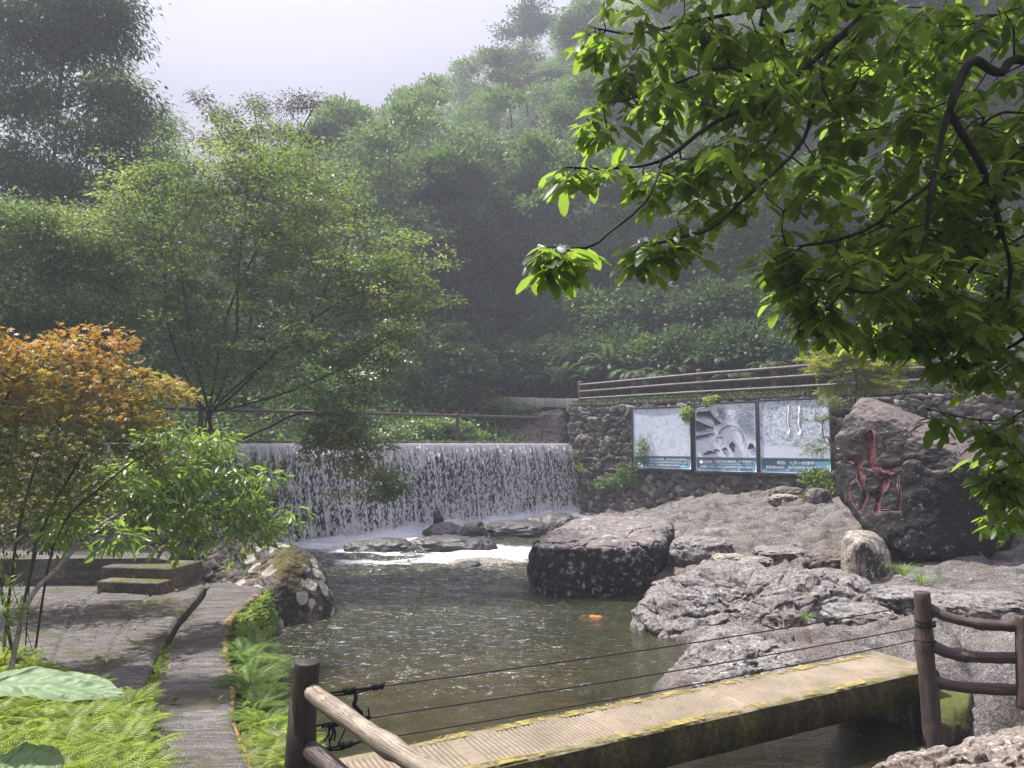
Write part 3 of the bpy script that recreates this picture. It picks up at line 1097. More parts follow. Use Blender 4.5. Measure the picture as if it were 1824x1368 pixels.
G = np.stack(rim, 1)
mb.add(G.reshape(-1, 3), grid_faces(len(sel), 5))
o = mb.build('path_edge_marking', M_OCHRE)
tag(o, kind='structure')
# ================================================================= BUILT THINGS
M_LOG_DARK = log_mat('dark_stained_log', (.018, .012, .011), (.06, .040, .036))
M_LOG_PALE = log_mat('weathered_log', (.15, .115, .085), (.36, .30, .22))
M_LOG_FAR = log_mat('fence_log', (.055, .036, .032), (.15, .105, .095))
M_LOG_MID = log_mat('brown_log', (.035, .024, .022), (.12, .085, .075))


def log(name, pts, rad, mat, parent, sides=14, n=26, rough=.18, seed=0, taper=1.0, knots=0):
    P = catmull(np.asarray(pts, float), n)
    L = np.linalg.norm(P[-1] - P[0])
    r = np.full(n, rad) * np.linspace(1, taper, n)
    r = r * (1 + .06 * fbm(np.c_[np.linspace(0, L * 2.5, n), np.full(n, seed), np.zeros(n)], 3, seed))
    for _ in range(knots):
        k = rng.integers(3, n - 3)
        r[k] *= 1.16
        r[k - 1] *= 1.08
    r[0] *= .97
    r[-1] *= .97
    T = norm(np.gradient(P, axis=0))
    P = np.vstack([P[0] - T[0] * rad * .0, P, P[-1]])
    r = np.concatenate([[r[0] * .93], r, [r[-1] * .93]])
    P[0] = P[1] - T[0] * rad * .07
    P[-1] = P[-2] + T[-1] * rad * .07
    mb = MB()
    tube(mb, P, r, sides, True, rough, seed)
    o = mb.build(name, mat, parent)
    al = np.concatenate([[0], np.cumsum(np.linalg.norm(np.diff(P, axis=0), axis=1))])
    a = np.linspace(0, 2 * PI, sides, endpoint=False)
    g = np.stack(np.broadcast_arrays(np.cos(a)[None, :] + seed, np.sin(a)[None, :], al[:, None] * .8), -1).reshape(-1, 3)
    g = np.vstack([g, [[seed, 0, al[0]], [seed, 0, al[-1]]]])
    if len(g) == len(o.data.vertices):
        ga_ = o.data.attributes.new('grain', 'FLOAT_VECTOR', 'POINT')
        ga_.data.foreach_set('vector', g.astype(np.float32).ravel())
    return o


# ---- rustic railing at the near end of the footbridge
pL = at(546, 1240, 4.55)
railL = thing('log_railing', (pL[0], pL[1], .42), 'dark log post with two slanting pale log rails at the near bridge end', 'railing')
topz = at(552, 1180, 4.55)[2]
log('post', [(pL[0] + .0, pL[1], topz), (pL[0] - .012, pL[1], 1.0), (pL[0] - .02, pL[1], .40)], .072, M_LOG_DARK, railL, 18, 30, .12, 3, 1.08, 1)
mb = MB()
tube(mb, [(pL[0] - .035, pL[1], 1.02), (pL[0] - .03, pL[1], .7), (pL[0] - .035, pL[1], .38)], [.06, .088, .095], 16, True, .12, 5)
mb.build('post_stub', M_LOG_DARK, railL)
e2 = np.array([.42, 2.72])
for z0, z1, m_, kn in ((at(562, 1232, 4.5)[2], .92, M_LOG_PALE, 2), (at(556, 1334, 4.5)[2], .60, M_LOG_MID, 1)):
    a = np.array([pL[0] + .05, pL[1] - .07, z0])
    b = np.array([e2[0], e2[1], z1])
    mid1, mid2 = a + (b - a) * .35 + [0, 0, -.012], a + (b - a) * .7 + [.01, .0, .012]
    log('rail', [a, mid1, mid2, b], .052, m_, railL, 16, 34, .16, int(z0 * 30), 1.06, kn)
log('post', [(e2[0], e2[1], 1.12), (e2[0], e2[1], .4)], .075, M_LOG_DARK, railL, 16, 20, .12, 9)

# ---- rustic railing at the far end
railR = thing('log_railing', at(1650, 1290, 6.55), 'dark log posts with three sagging rails on the rock shelf at the far bridge end', 'railing')
q = at(1642, 1055, 6.6)
log('post', [q, at(1648, 1160, 6.6), at(1660, 1290, 6.55), at(1662, 1345, 6.55)], .069, M_LOG_MID, railR, 16, 28, .12, 13, 1.12, 1)
q2 = at(1822, 1098, 6.3)
log('post', [at(1824, 1098, 6.3), at(1828, 1262, 6.25)], .066, M_LOG_MID, railR, 16, 24, .12, 15, 1.05)
for k, (pts, r) in enumerate([([(1654, 1082, 6.6), (1690, 1100, 6.5), (1750, 1112, 6.4), (1824, 1115, 6.3)], .043),
                              ([(1656, 1148, 6.6), (1690, 1163, 6.5), (1750, 1171, 6.4), (1824, 1172, 6.3)], .046),
                              ([(1660, 1212, 6.6), (1700, 1222, 6.5), (1760, 1227, 6.4), (1826, 1229, 6.3)], .046)]):
    log('rail', [at(*p) for p in pts] + [at(pts[-1][0] + 190, pts[-1][1] + 4, 5.9)], r, M_LOG_MID, railR, 14, 40, .2, 21 + k, .95, 2)
for zz in (1112, 1146):
    mb = MB()
    cpt = at(1648, zz, 6.6)
    a = np.linspace(0, 2 * PI * 3, 60)
    tube(mb, np.stack([cpt[0] + .077 * np.cos(a), cpt[1] + .077 * np.sin(a), cpt[2] + .012 * np.sin(a * .5) + np.linspace(-.025, .025, 60)], -1), .0065, 6)
    mb.build('rope_lashing', plain_mat('black_rope', (.012, .011, .012), .8, .2, .5, 60, bumpd=.004), railR)

# ---- footbridge: one slab with fine anti-slip ribs
fa, fb = onz(560, 1356, .5), onz(1552, 1161.5, .5)
na, nb_ = onz(999, 1364.6, .5), onz(1633, 1190, .5)
ud = (fb - fa) / np.linalg.norm(fb - fa)
wd = np.array([ud[1], -ud[0], 0])
wid = .62
LB = float(np.linalg.norm(fb - fa)) + .06
bridge = thing('footbridge', fa + wd * wid / 2 - [0, 0, .3], 'narrow concrete slab footbridge with ribbed top and worn yellow edges', 'footbridge')
t = NT('bridge_concrete')
n1, n2 = t.noise(2.2, 6, .65), t.noise(38, 5, .7)
c = t.ramp(n1, [(.3, (.20, .16, .115)), (.7, (.33, .27, .205))])
c = t.mix(t.ramp(n2, [(.3, .6), (.5, 0.0)]), c, (.12, .09, .065))
c = t.mix(t.ramp(t.noise(1.7, 6, .7), [(.50, 0.0), (.66, .7)]), c, (.13, .115, .055))
c = t.mix(t.ramp(t.math('ADD', t.attr('edge'), t.math('MULTIPLY', t.noise(4.5, 6, .7), .9)), [(.78, 0.0), (.98, .85)]), c, t.mix(t.noise(30, 4), (.05, .05, .015), (.17, .16, .045)))
c = t.mix(t.math('MULTIPLY', t.attr('groove'), .75), c, (.07, .055, .04))
M_DECK = t.done(t.principled(c, .85, t.bump(n2, .006, .7), .25))
t = NT('mossy_bridge_side')
up = t.noise(5, 7, .7, t.coord((1, 1, .35)))
c = t.ramp(up, [(.32, (.030, .026, .018)), (.5, (.085, .075, .032)), (.68, (.17, .155, .045))])
c = t.mix(t.ramp(t.noise(26, 5, .7), [(.4, .7), (.6, 0.0)]), c, (.015, .014, .01))
M_SIDE = t.done(t.principled(c, .9, t.bump(t.noise(30, 6, .7), .015, .9), .2))
mb = MB()
nl, nw = int(LB / .0118), 17
ll = np.linspace(0, LB, nl)
rib = np.where(np.arange(nl) % 3 == 0, -.012, 0.0)
pan = np.abs(((ll + .2) % 1.12) - .56) > .50          # smooth joint bands between ribbed panels
rib[pan] = -.001
rib[ll > LB - 1.5] *= .45
fw = np.linspace(0, 1, nw)
G = fa[None, None, :] + ud[None, None, :] * ll[:, None, None] + wd[None, None, :] * (fw * wid)[None, :, None]
inn = ((fw > .14) & (fw < .86)).astype(float)
G[..., 2] += rib[:, None] * inn[None, :] - .012 * ((fw == 0) | (fw == 1))[None, :] + .004 * fbm(G.reshape(-1, 3) * 4, 3, 44).reshape(nl, nw)
G[:, 0, :2] += (wd[None, :2] * (.012 * fbm(np.c_[ll * 3, 0 * ll, 0 * ll], 4, 3))[:, None])
mb.add(G.reshape(-1, 3), grid_faces(nl, nw)[:, ::-1])
dk_ = mb.build('deck_top', M_DECK, bridge, smooth=False)
ga = dk_.data.attributes.new('groove', 'FLOAT', 'POINT')
eg_ = dk_.data.attributes.new('edge', 'FLOAT', 'POINT')
eg_.data.foreach_set('value', np.tile(np.abs(fw - .5) * 2 * .5, nl).astype(np.float32))
ga = dk_.data.attributes['groove']
ga.data.foreach_set('value', np.clip((-rib[:, None] / .012) * inn[None, :], 0, 1).astype(np.float32).ravel())
mb = MB()
m = 160
l2 = np.linspace(-.35, LB, m)
prof = [(0.0, -.014), (-.005, -.09), (.0, -.26), (wid, -.26), (wid + .02, -.12), (wid + .012, -.05), (wid, -.014)]
G = np.stack([fa + ud * l for l in l2])[:, None, :] + np.stack([wd * a + np.array([0, 0, z]) for a, z in prof])[None]
G = G.reshape(-1, 3)
G = G + wd * (.018 * fbm(G * 5, 4, 47))[:, None] * (np.tile([0, 1, 1, 1, 1, 1, 0], m))[:, None]
k = len(prof)
mb.add(G, [grid_faces(m, k)[:, ::-1], np.array([np.arange(k)]), np.array([np.arange(k)[::-1] + (m - 1) * k])])
mb.build('slab_side', M_SIDE, bridge)
M_YEL = worn_paint('worn_yellow_paint', [(.34, (.17, .14, .07)), (.5, (.27, .22, .075)), (.66, (.34, .28, .11)), (.8, (.34, .31, .21))], 8, .468, .555)
for a0, a1, l0 in ((.010, .095, .6), (wid - .095, wid - .006, .4)):
    mb = MB()
    l2 = np.linspace(l0, LB - .01, 120)
    wob = .014 * fbm(np.c_[l2 * 3.1, 0 * l2 + a0 * 40, 0 * l2], 4, 9)
    G = np.stack([np.stack([fa + ud * l + wd * (a + (w if j else 0)) + np.array([0, 0, .006]) for j, a in enumerate((a0, (a0 + a1) / 2, a1))]) for l, w in zip(l2, wob)])
    mb.add(G.reshape(-1, 3), grid_faces(120, 3)[:, ::-1])
    mb.build('edge_marking', M_YEL, bridge)
M_PIER = rock_mat('old_concrete', (.09, .08, .065), (.27, .245, .20), streak=.45, lichen=.2, moss=.5)
mb = MB()
pc = fb + wd * wid * .5 - ud * .14
box(mb, (pc[0], pc[1], -.13), (.26, wid * .92, .72), np.array([ud, wd, [0, 0, 1]]), .02)
mb.build('pier', M_PIER, bridge)
pts = [at(*p) for p in [(1652, 1262, 6.75), (1725, 1258, 6.7), (1732, 1300, 6.6), (1660, 1310, 6.5), (1655, 1245, 7.0), (1735, 1240, 7.1)]]
pts += [np.array([p[0] + .04, p[1], -.35]) for p in pts]
pts[0][2] = pts[1][2] = .26
pts[4][2] = pts[5][2] = .30
v, f = rock_shape(pts, 6, 24, .02, 3, 77, .010)
o = MB().add(v, f).build('concrete_footing', rock_mat('mossy_footing', (.05, .045, .03), (.17, .15, .10), streak=.4, lichen=.1, moss=.85), loc=pts[3])
tag(o, 'mossy concrete block under the far bridge post on the rock', 'footing')
ab = onz(600, 1366, .3)
mb = MB()
box(mb, (fa[0] - .40, fa[1] - .02, .06), (.75, 1.1, .86), np.array([ud, wd, [0, 0, 1]]), .03)
o = mb.build('bridge_abutment', M_PIER, loc=(fa[0] - .4, fa[1], -.3))
tag(o, 'low concrete abutment carrying the near end of the slab bridge', 'abutment')

# ---- three cables along the bridge
M_CABLE = plain_mat('black_cable', (.014, .013, .013), .55, .4)
M_ROPE = plain_mat('dark_tied_rope', (.010, .010, .011), .85, .2, .5, 80, bumpd=.004)
cab = [((570, 1237, 4.62), (682, 1222, 4.72), (1630, 1079, 6.55), 'top cable over the slab bridge with a dangling rope end near the log post'),
       ((572, 1291, 4.62), (660, 1278, 4.70), (1632, 1118, 6.55), 'middle cable over the slab bridge tied with black rope at the log post'),
       ((585, 1333, 4.62), (640, 1322, 4.70), (1634, 1140, 6.55), 'lowest cable just above the slab bridge deck')]
for k, (a, b, c_, lab) in enumerate(cab):
    A3, B3, C3 = at(*a), at(*b), at(*c_)
    root = thing('cable', A3, lab, 'cable', 'cables strung between the two log posts')
    tt = np.linspace(0, 1, 40)[:, None]
    wire = B3 * (1 - tt) + C3 * tt
    wire[:, 2] -= .025 * np.sin(PI * tt[:, 0])
    mb = MB()
    tube(mb, wire, .0048, 6)
    mb.build('wire', M_CABLE, root)
    mb = MB()
    st = np.array([pL[0], pL[1], A3[2]])
    tube(mb, catmull([st, A3, B3 * .55 + A3 * .45, B3], 16), .0085, 7, True, .3, 2)
    tube(mb, catmull([A3 + [0, .0, -.012], (A3 + B3) / 2 + [0, 0, -.02], B3], 12), .0055, 6)
    mb.build('rope', M_ROPE, root)
    for f in ((.45, .92) if k == 0 else (.35, .85) if k == 1 else (.55,)):
        kp = A3 * (1 - f) + B3 * f
        mb = MB()
        a_ = np.linspace(0, 2 * PI * 4.3, 70)
        d = norm(B3 - A3)
        s1, s2 = norm(np.cross(d, [0, 0, 1])), np.array([0, 0, 1.0])
        rr = .0135 + .004 * np.sin(a_ * 1.7)
        tube(mb, kp + d * np.linspace(-.035, .035, 70)[:, None] + s1 * (rr * np.cos(a_))[:, None] + s2 * (rr * np.sin(a_))[:, None], .0065, 6)
        mb.build('knot', M_ROPE, root)
    if k == 0:
        kp = A3 * .45 + B3 * .55
        mb = MB()
        for dx in (0, .012):
            tube(mb, catmull([kp, kp + [.0 + dx, 0, -.05], kp + [-.008 + dx, 0, -.09], kp + [.03 + dx, -.01, -.125], kp + [.035 + dx, 0, -.15]], 24), .0075, 6, True, .4, 8)
        mb.build('rope_end', M_ROPE, root)
    if k == 1:
        bot = at(*cab[2][0]), at(*cab[2][1])
        mb = MB()
        for f0, f1 in ((.15, .05), (.55, .28), (.95, 1.0)):
            tube(mb, catmull([A3 * (1 - f0) + B3 * f0 + [0, 0, .06 if f0 > .3 else 0], A3 * (1 - f0) + B3 * f0, bot[0] * (1 - f1) + bot[1] * f1], 12), .005, 6)
        for dx in (-.01, .012, .025):
            p0 = A3 * .8 + B3 * .2
            tube(mb, catmull([p0, p0 + [dx, 0, -.05], p0 + [dx * 1.6 - .02, 0, -.10]], 10), .006, 5)
        mb.build('rope_tie', M_ROPE, root)

# ---- rail on the weir
fence = thing('weir_rail', dam_pt(DAM_L * .6, -.75, CREST + .1), 'thin brown pole rail on posts along the top of the weir', 'railing')
rh = [.80, .84, .88, .93]
sp = [1.0, 4.6, 9.55, DAM_L - .25]


def railz(s):
    return CREST + .11 + np.interp(s, [-1, DAM_L], [.72, .90])


for s in (1.2, 5.4, 9.62, 13.9):
    log('post', [dam_pt(s, -.72, railz(s) + .03), dam_pt(s, -.72, CREST)], .062, M_LOG_FAR, fence, 10, 12, .15, int(s * 10))
log('rail', [dam_pt(s, -.72, railz(s) - .05) for s in np.linspace(-1.2, 13.9, 7)], .042, M_LOG_FAR, fence, 8, 50, .12, 60)
mb = MB()
for zz in (.18, .36, .54):
    tube(mb, [dam_pt(s, -.72, CREST + .1 + zz) for s in np.linspace(-1.2, 9.6, 12)], .006, 5)
mb.build('fence_wire', plain_mat('grey_wire', (.10, .09, .09), .5, .4), fence)

# ---- retaining wall of rubble stones
wallP = [np.array([*p]) for p in WALL[:3]]
wroot = thing('rubble_wall', (DAM_B[0], DAM_B[1], -.2), 'tall rubble stone retaining wall with dark mossy stones beside the weir and behind the posters', 'wall')
M_WALLSTONE = NT('wall_rubble')
t = M_WALLSTONE
r = t.rnd()
n1 = t.noise(7, 6, .68)
c = t.ramp(r, [(0, (.055, .048, .042)), (.45, (.11, .098, .088)), (.8, (.19, .17, .155)), (1, (.33, .31, .29))])
c = t.mix(t.ramp(n1, [(.36, .85), (.55, 0.0)]), c, (.022, .02, .02))
c = t.mix(t.ramp(t.noise(1.6, 5, .65), [(.52, 0.0), (.66, .65)]), c, (.055, .062, .022))
c = t.mix(t.ramp(t.noise(13, 6, .7), [(.64, 0.0), (.7, .7)]), c, (.42, .41, .38))
M_WALLSTONE = t.done(t.principled(c, .85, t.bump(n1, .03, .8), .3))
M_MORTAR = plain_mat('dark_mortar', (.075, .068, .058), .95, .1, .5, 9, bumpd=.03)
mb, mk = MB(), MB()
iv, if_ = ico(3)
WTOP = 3.80
for i in range(2):
    a, b = wallP[i], wallP[i + 1]
    L = np.linalg.norm(b - a)
    u = (b - a) / L
    nn = np.array([u[1], -u[0]])
    box(mk, (*(a + b) / 2 - nn * .42, WTOP / 2 - .35), (L + .1, .7, WTOP + .7 - .02), np.array([[*u, 0], [*nn, 0], [0, 0, 1]]), .02)
    z = -.15
    row = 0
    while z < WTOP - .06:
        hgt = rng.uniform(.10, .24)
        s = rng.uniform(-.1, .1)
        while s < L:
            w = rng.uniform(.10, .20) + .28 * rng.random() ** 2
            sc = np.array([w * .56, rng.uniform(.09, .16), hgt * .60])
            v = iv / np.abs(iv).max(1)[:, None] ** .85
            v = v * sc * (1 + .30 * fbm(iv * 1.6 + rng.uniform(0, 90), 3, 1))[:, None]
            an = rng.normal() * .38
            v = np.stack([v[:, 0] * math.cos(an) - v[:, 2] * math.sin(an), v[:, 1], v[:, 0] * math.sin(an) + v[:, 2] * math.cos(an)], -1)
            cc = a + u * min(s + w / 2, L - .06) - nn * .06
            mb.add(v @ np.array([[*u, 0], [*nn, 0], [0, 0, 1]]) + np.array([cc[0], cc[1], min(z + hgt / 2 + rng.normal() * .05, WTOP - .1)]), if_)
            s += w * 1.02
        z += hgt * 1.0
mb.build('rubble_stones', M_WALLSTONE, wroot, smooth=False)
mk.build('wall_core', M_MORTAR, wroot)
mc = MB()
for i in range(2):
    a, b = wallP[i], wallP[i + 1]
    L = np.linalg.norm(b - a)
    u = (b - a) / L
    nn = np.array([u[1], -u[0]])
    box(mc, (*(a + b) / 2 - nn * (.30 - .003 * i), WTOP + .06), (L + .05 - .12 * i, .62, .13), np.array([[*u, 0], [*nn, 0], [0, 0, 1]]), .03)
mc.build('wall_coping', rock_mat('mossy_coping', (.05, .045, .038), (.17, .15, .13), streak=.2, lichen=.15, moss=.75), wroot)

# ---- roadside fence on top of the wall
fen = thing('roadside_fence', (DAM_B[0] + .4, DAM_B[1] - .2, WTOP + .1), 'brown post and three-rail fence along the road above the stone wall', 'fence')


def wall_pt(s, d, z):
    q0 = 0
    for i in range(len(WALL) - 1):
        a, b = np.asarray(WALL[i]), np.asarray(WALL[i + 1])
        L = np.linalg.norm(b - a)
        if s <= L or i == len(WALL) - 2:
            u = (b - a) / L
            q = a + u * s + np.array([-u[1], u[0]]) * d
            return np.array([q[0], q[1], z])
        s -= L


ss_ = [.28, 2.55, 5.0, 7.45, 9.7, 12.0, 14.3, 16.8]
zt = [4.66, 4.72, 4.78, 4.80, 4.84, 4.86, 4.88, 4.9]
for s, z in zip(ss_, zt):
    mb = MB()
    box(mb, wall_pt(s, .32, (z + WTOP) / 2 + .05), (.17, .17, z - WTOP + .05), np.array([[.75, -.66, 0], [.66, .75, 0], [0, 0, 1]]), .018)
    mb.build('post', M_LOG_FAR, fen)
for f in (.90, .58, .24):
    log('rail', [wall_pt(s, .24, WTOP + .12 + (z - WTOP - .12) * f) for s, z in zip(ss_, zt)], .052, M_LOG_FAR, fen, 8, 70, .12, int(f * 100))
for s in (1.2, ):
    mb = MB()
    box(mb, wall_pt(s, 2.6, 4.35), (.13, .13, .85), None, .018)
    mb.build('post', M_LOG_FAR, fen)

# pale kerb stones of the road beyond
M_KERB = plain_mat('pale_kerb_stone', (.42, .41, .40), .8, .3, .35, 5, bumpd=.01)
mb = MB()
ka, kb = at(862, 709, 31.0), at(1062, 714, 27.6)
for k in range(12):
    c0 = ka + (kb - ka) * ((k + .5) / 12)
    u = norm(kb - ka)
    box(mb, c0 + [0, 0, -.12 + .01 * (k % 2)], (np.linalg.norm(kb - ka) / 12 - .02, .16, .34), np.array([u, [u[1], -u[0], 0], [0, 0, 1]]), .015)
o = mb.build('road_kerb', M_KERB)
tag(o, kind='structure')

# ---- three printed posters on the wall
u_w = (WALL[1] - WALL[0]) / np.linalg.norm(WALL[1] - WALL[0])
n_w = np.array([u_w[1], -u_w[0]])
if n_w[1] > 0:
    n_w = -n_w
FR = np.array([[u_w[0], u_w[1], 0], [0, 0, 1], [-n_w[0], -n_w[1], 0]])     # local x right, y up, z into the wall
M_FRAME = plain_mat('dark_blue_frame', (.025, .04, .055), .6, .4, .3, 8)
M_BAND = plain_mat('faded_blue_print', (.12, .28, .42), .65, .3, .30, 3.0)
M_BANDEDGE = plain_mat('pale_blue_print', (.48, .60, .70), .65, .3, .15, 6)
M_TEXT = plain_mat('white_print', (.82, .85, .90), .6, .3)
M_PINK = plain_mat('faded_pink_print', (.62, .50, .54), .6, .3, .3, 40)
M_GREYP = plain_mat('slate_print', (.11, .13, .18), .65, .3, .45, 22)
M_MIDP = plain_mat('grey_blue_print', (.26, .31, .39), .65, .3, .45, 16)
M_PALEP = plain_mat('pale_print', (.76, .80, .88), .65, .3, .10, 6)


def print_mat(name, kind):
    t = NT(name)
    v = t.coord()
    base = t.mix(t.noise(.9, 3), (.68, .78, .93), (.82, .87, .96))
    n1, n2 = t.noise(9.0, 8, .8, v, .6), t.noise(2.0, 4, .6, v)
    if kind == 0:
        f = t.ramp(n1, [(.54, 0.0), (.60, .55), (.70, .85)])
        base = t.mix(f, base, (.20, .25, .36))
        base = t.mix(t.ramp(t.voro(3.5, v, 'DISTANCE_TO_EDGE'), [(0, .4), (.05, 0.0)]), base, (.36, .42, .54))
    elif kind == 1:
        f = t.ramp(n1, [(.52, 0.0), (.60, .35), (.7, .6)])
        base = t.mix(f, base, (.32, .38, .48))
    else:
        zz = t.n('SeparateXYZ', i={'Vector': v}).outputs['Z']
        band = t.ramp(t.math('ADD', zz, t.math('MULTIPLY', n2, .5)), [(.95, .15), (1.3, 1.0)])
        f = t.math('MULTIPLY', t.ramp(n1, [(.46, 0.0), (.58, .8)]), band)
        base = t.mix(f, base, (.16, .21, .26))
        base = t.mix(t.ramp(n1, [(.62, 0.0), (.7, .4)]), base, (.34, .42, .50))
    return t.done(t.principled(base, .55, None, .35))


def lp(org, x, y, d=0.0):
    """poster plane: x right, y up, d proud towards the viewer"""
    return org + FR[0] * x + FR[1] * y - FR[2] * d


def flat(mb, org, poly, d, th=.0025, mat=0):
    """a thin cut-out with thickness th on the poster plane"""
    n = len(poly)
    A = np.array([lp(org, x, y, d) for x, y in poly])
    B = np.array([lp(org, x, y, d - th) for x, y in poly])
    from mathutils.geometry import tessellate_polygon
    tri = tessellate_polygon([[Vector((x, y, 0)) for x, y in poly]])
    tri = np.array(tri)
    i = np.arange(n)
    mb.add(np.vstack([A, B]), [tri, np.stack([i, (i + 1) % n, n + (i + 1) % n, n + i], -1)], mat)


def rrect(x0, y0, x1, y1, r, k=6):
    out = []
    for cx, cy, a0 in ((x1 - r, y1 - r, 0), (x0 + r, y1 - r, PI / 2), (x0 + r, y0 + r, PI), (x1 - r, y0 + r, 1.5 * PI)):
        out += [(cx + r * math.cos(a0 + PI / 2 * j / k), cy + r * math.sin(a0 + PI / 2 * j / k)) for j in range(k + 1)]
    return out


def lettering(text, org, x, y, size, parent, mat, d=.016, width=None, align='LEFT', name='lettering', bold=.012):
    cu = bpy.data.curves.new('txt', 'FONT')
    cu.body = text
    cu.size = size
    cu.align_x = align
    cu.extrude = .001
    cu.offset = bold * size
    cu.resolution_u = 2
    to = bpy.data.objects.new('txt', cu)
    COL.objects.link(to)
    dg = bpy.context.evaluated_depsgraph_get()
    dg.update()
    me = bpy.data.meshes.new_from_object(to.evaluated_get(dg))
    bpy.data.objects.remove(to)
    bpy.data.curves.remove(cu)
    co = np.empty(len(me.vertices) * 3, np.float32)
    me.vertices.foreach_get('co', co)
    co = co.reshape(-1, 3).astype(float)
    if width and len(co):
        w = co[:, 0].max() - co[:, 0].min()
        co[:, 0] *= width / w
    W = org + np.outer(x + co[:, 0], FR[0]) + np.outer(y + co[:, 1], FR[1]) - np.outer(d + co[:, 2], FR[2])
    W = W - world_loc(parent)
    me.vertices.foreach_set('co', W.astype(np.float32).ravel())
    me.materials.clear()
    me.materials.append(mat)
    me.update()
    o = bpy.data.objects.new(name, me)
    COL.objects.link(o)
    o.parent = parent
    return o


def wall_hit(px, py, off=.12):
    d = ray(px, py)
    nn = np.array([n_w[0], n_w[1], 0])
    p0 = np.array([*WALL[0], 0]) + nn * off
    return EYE + d * (((p0 - EYE) @ nn) / (d @ nn))


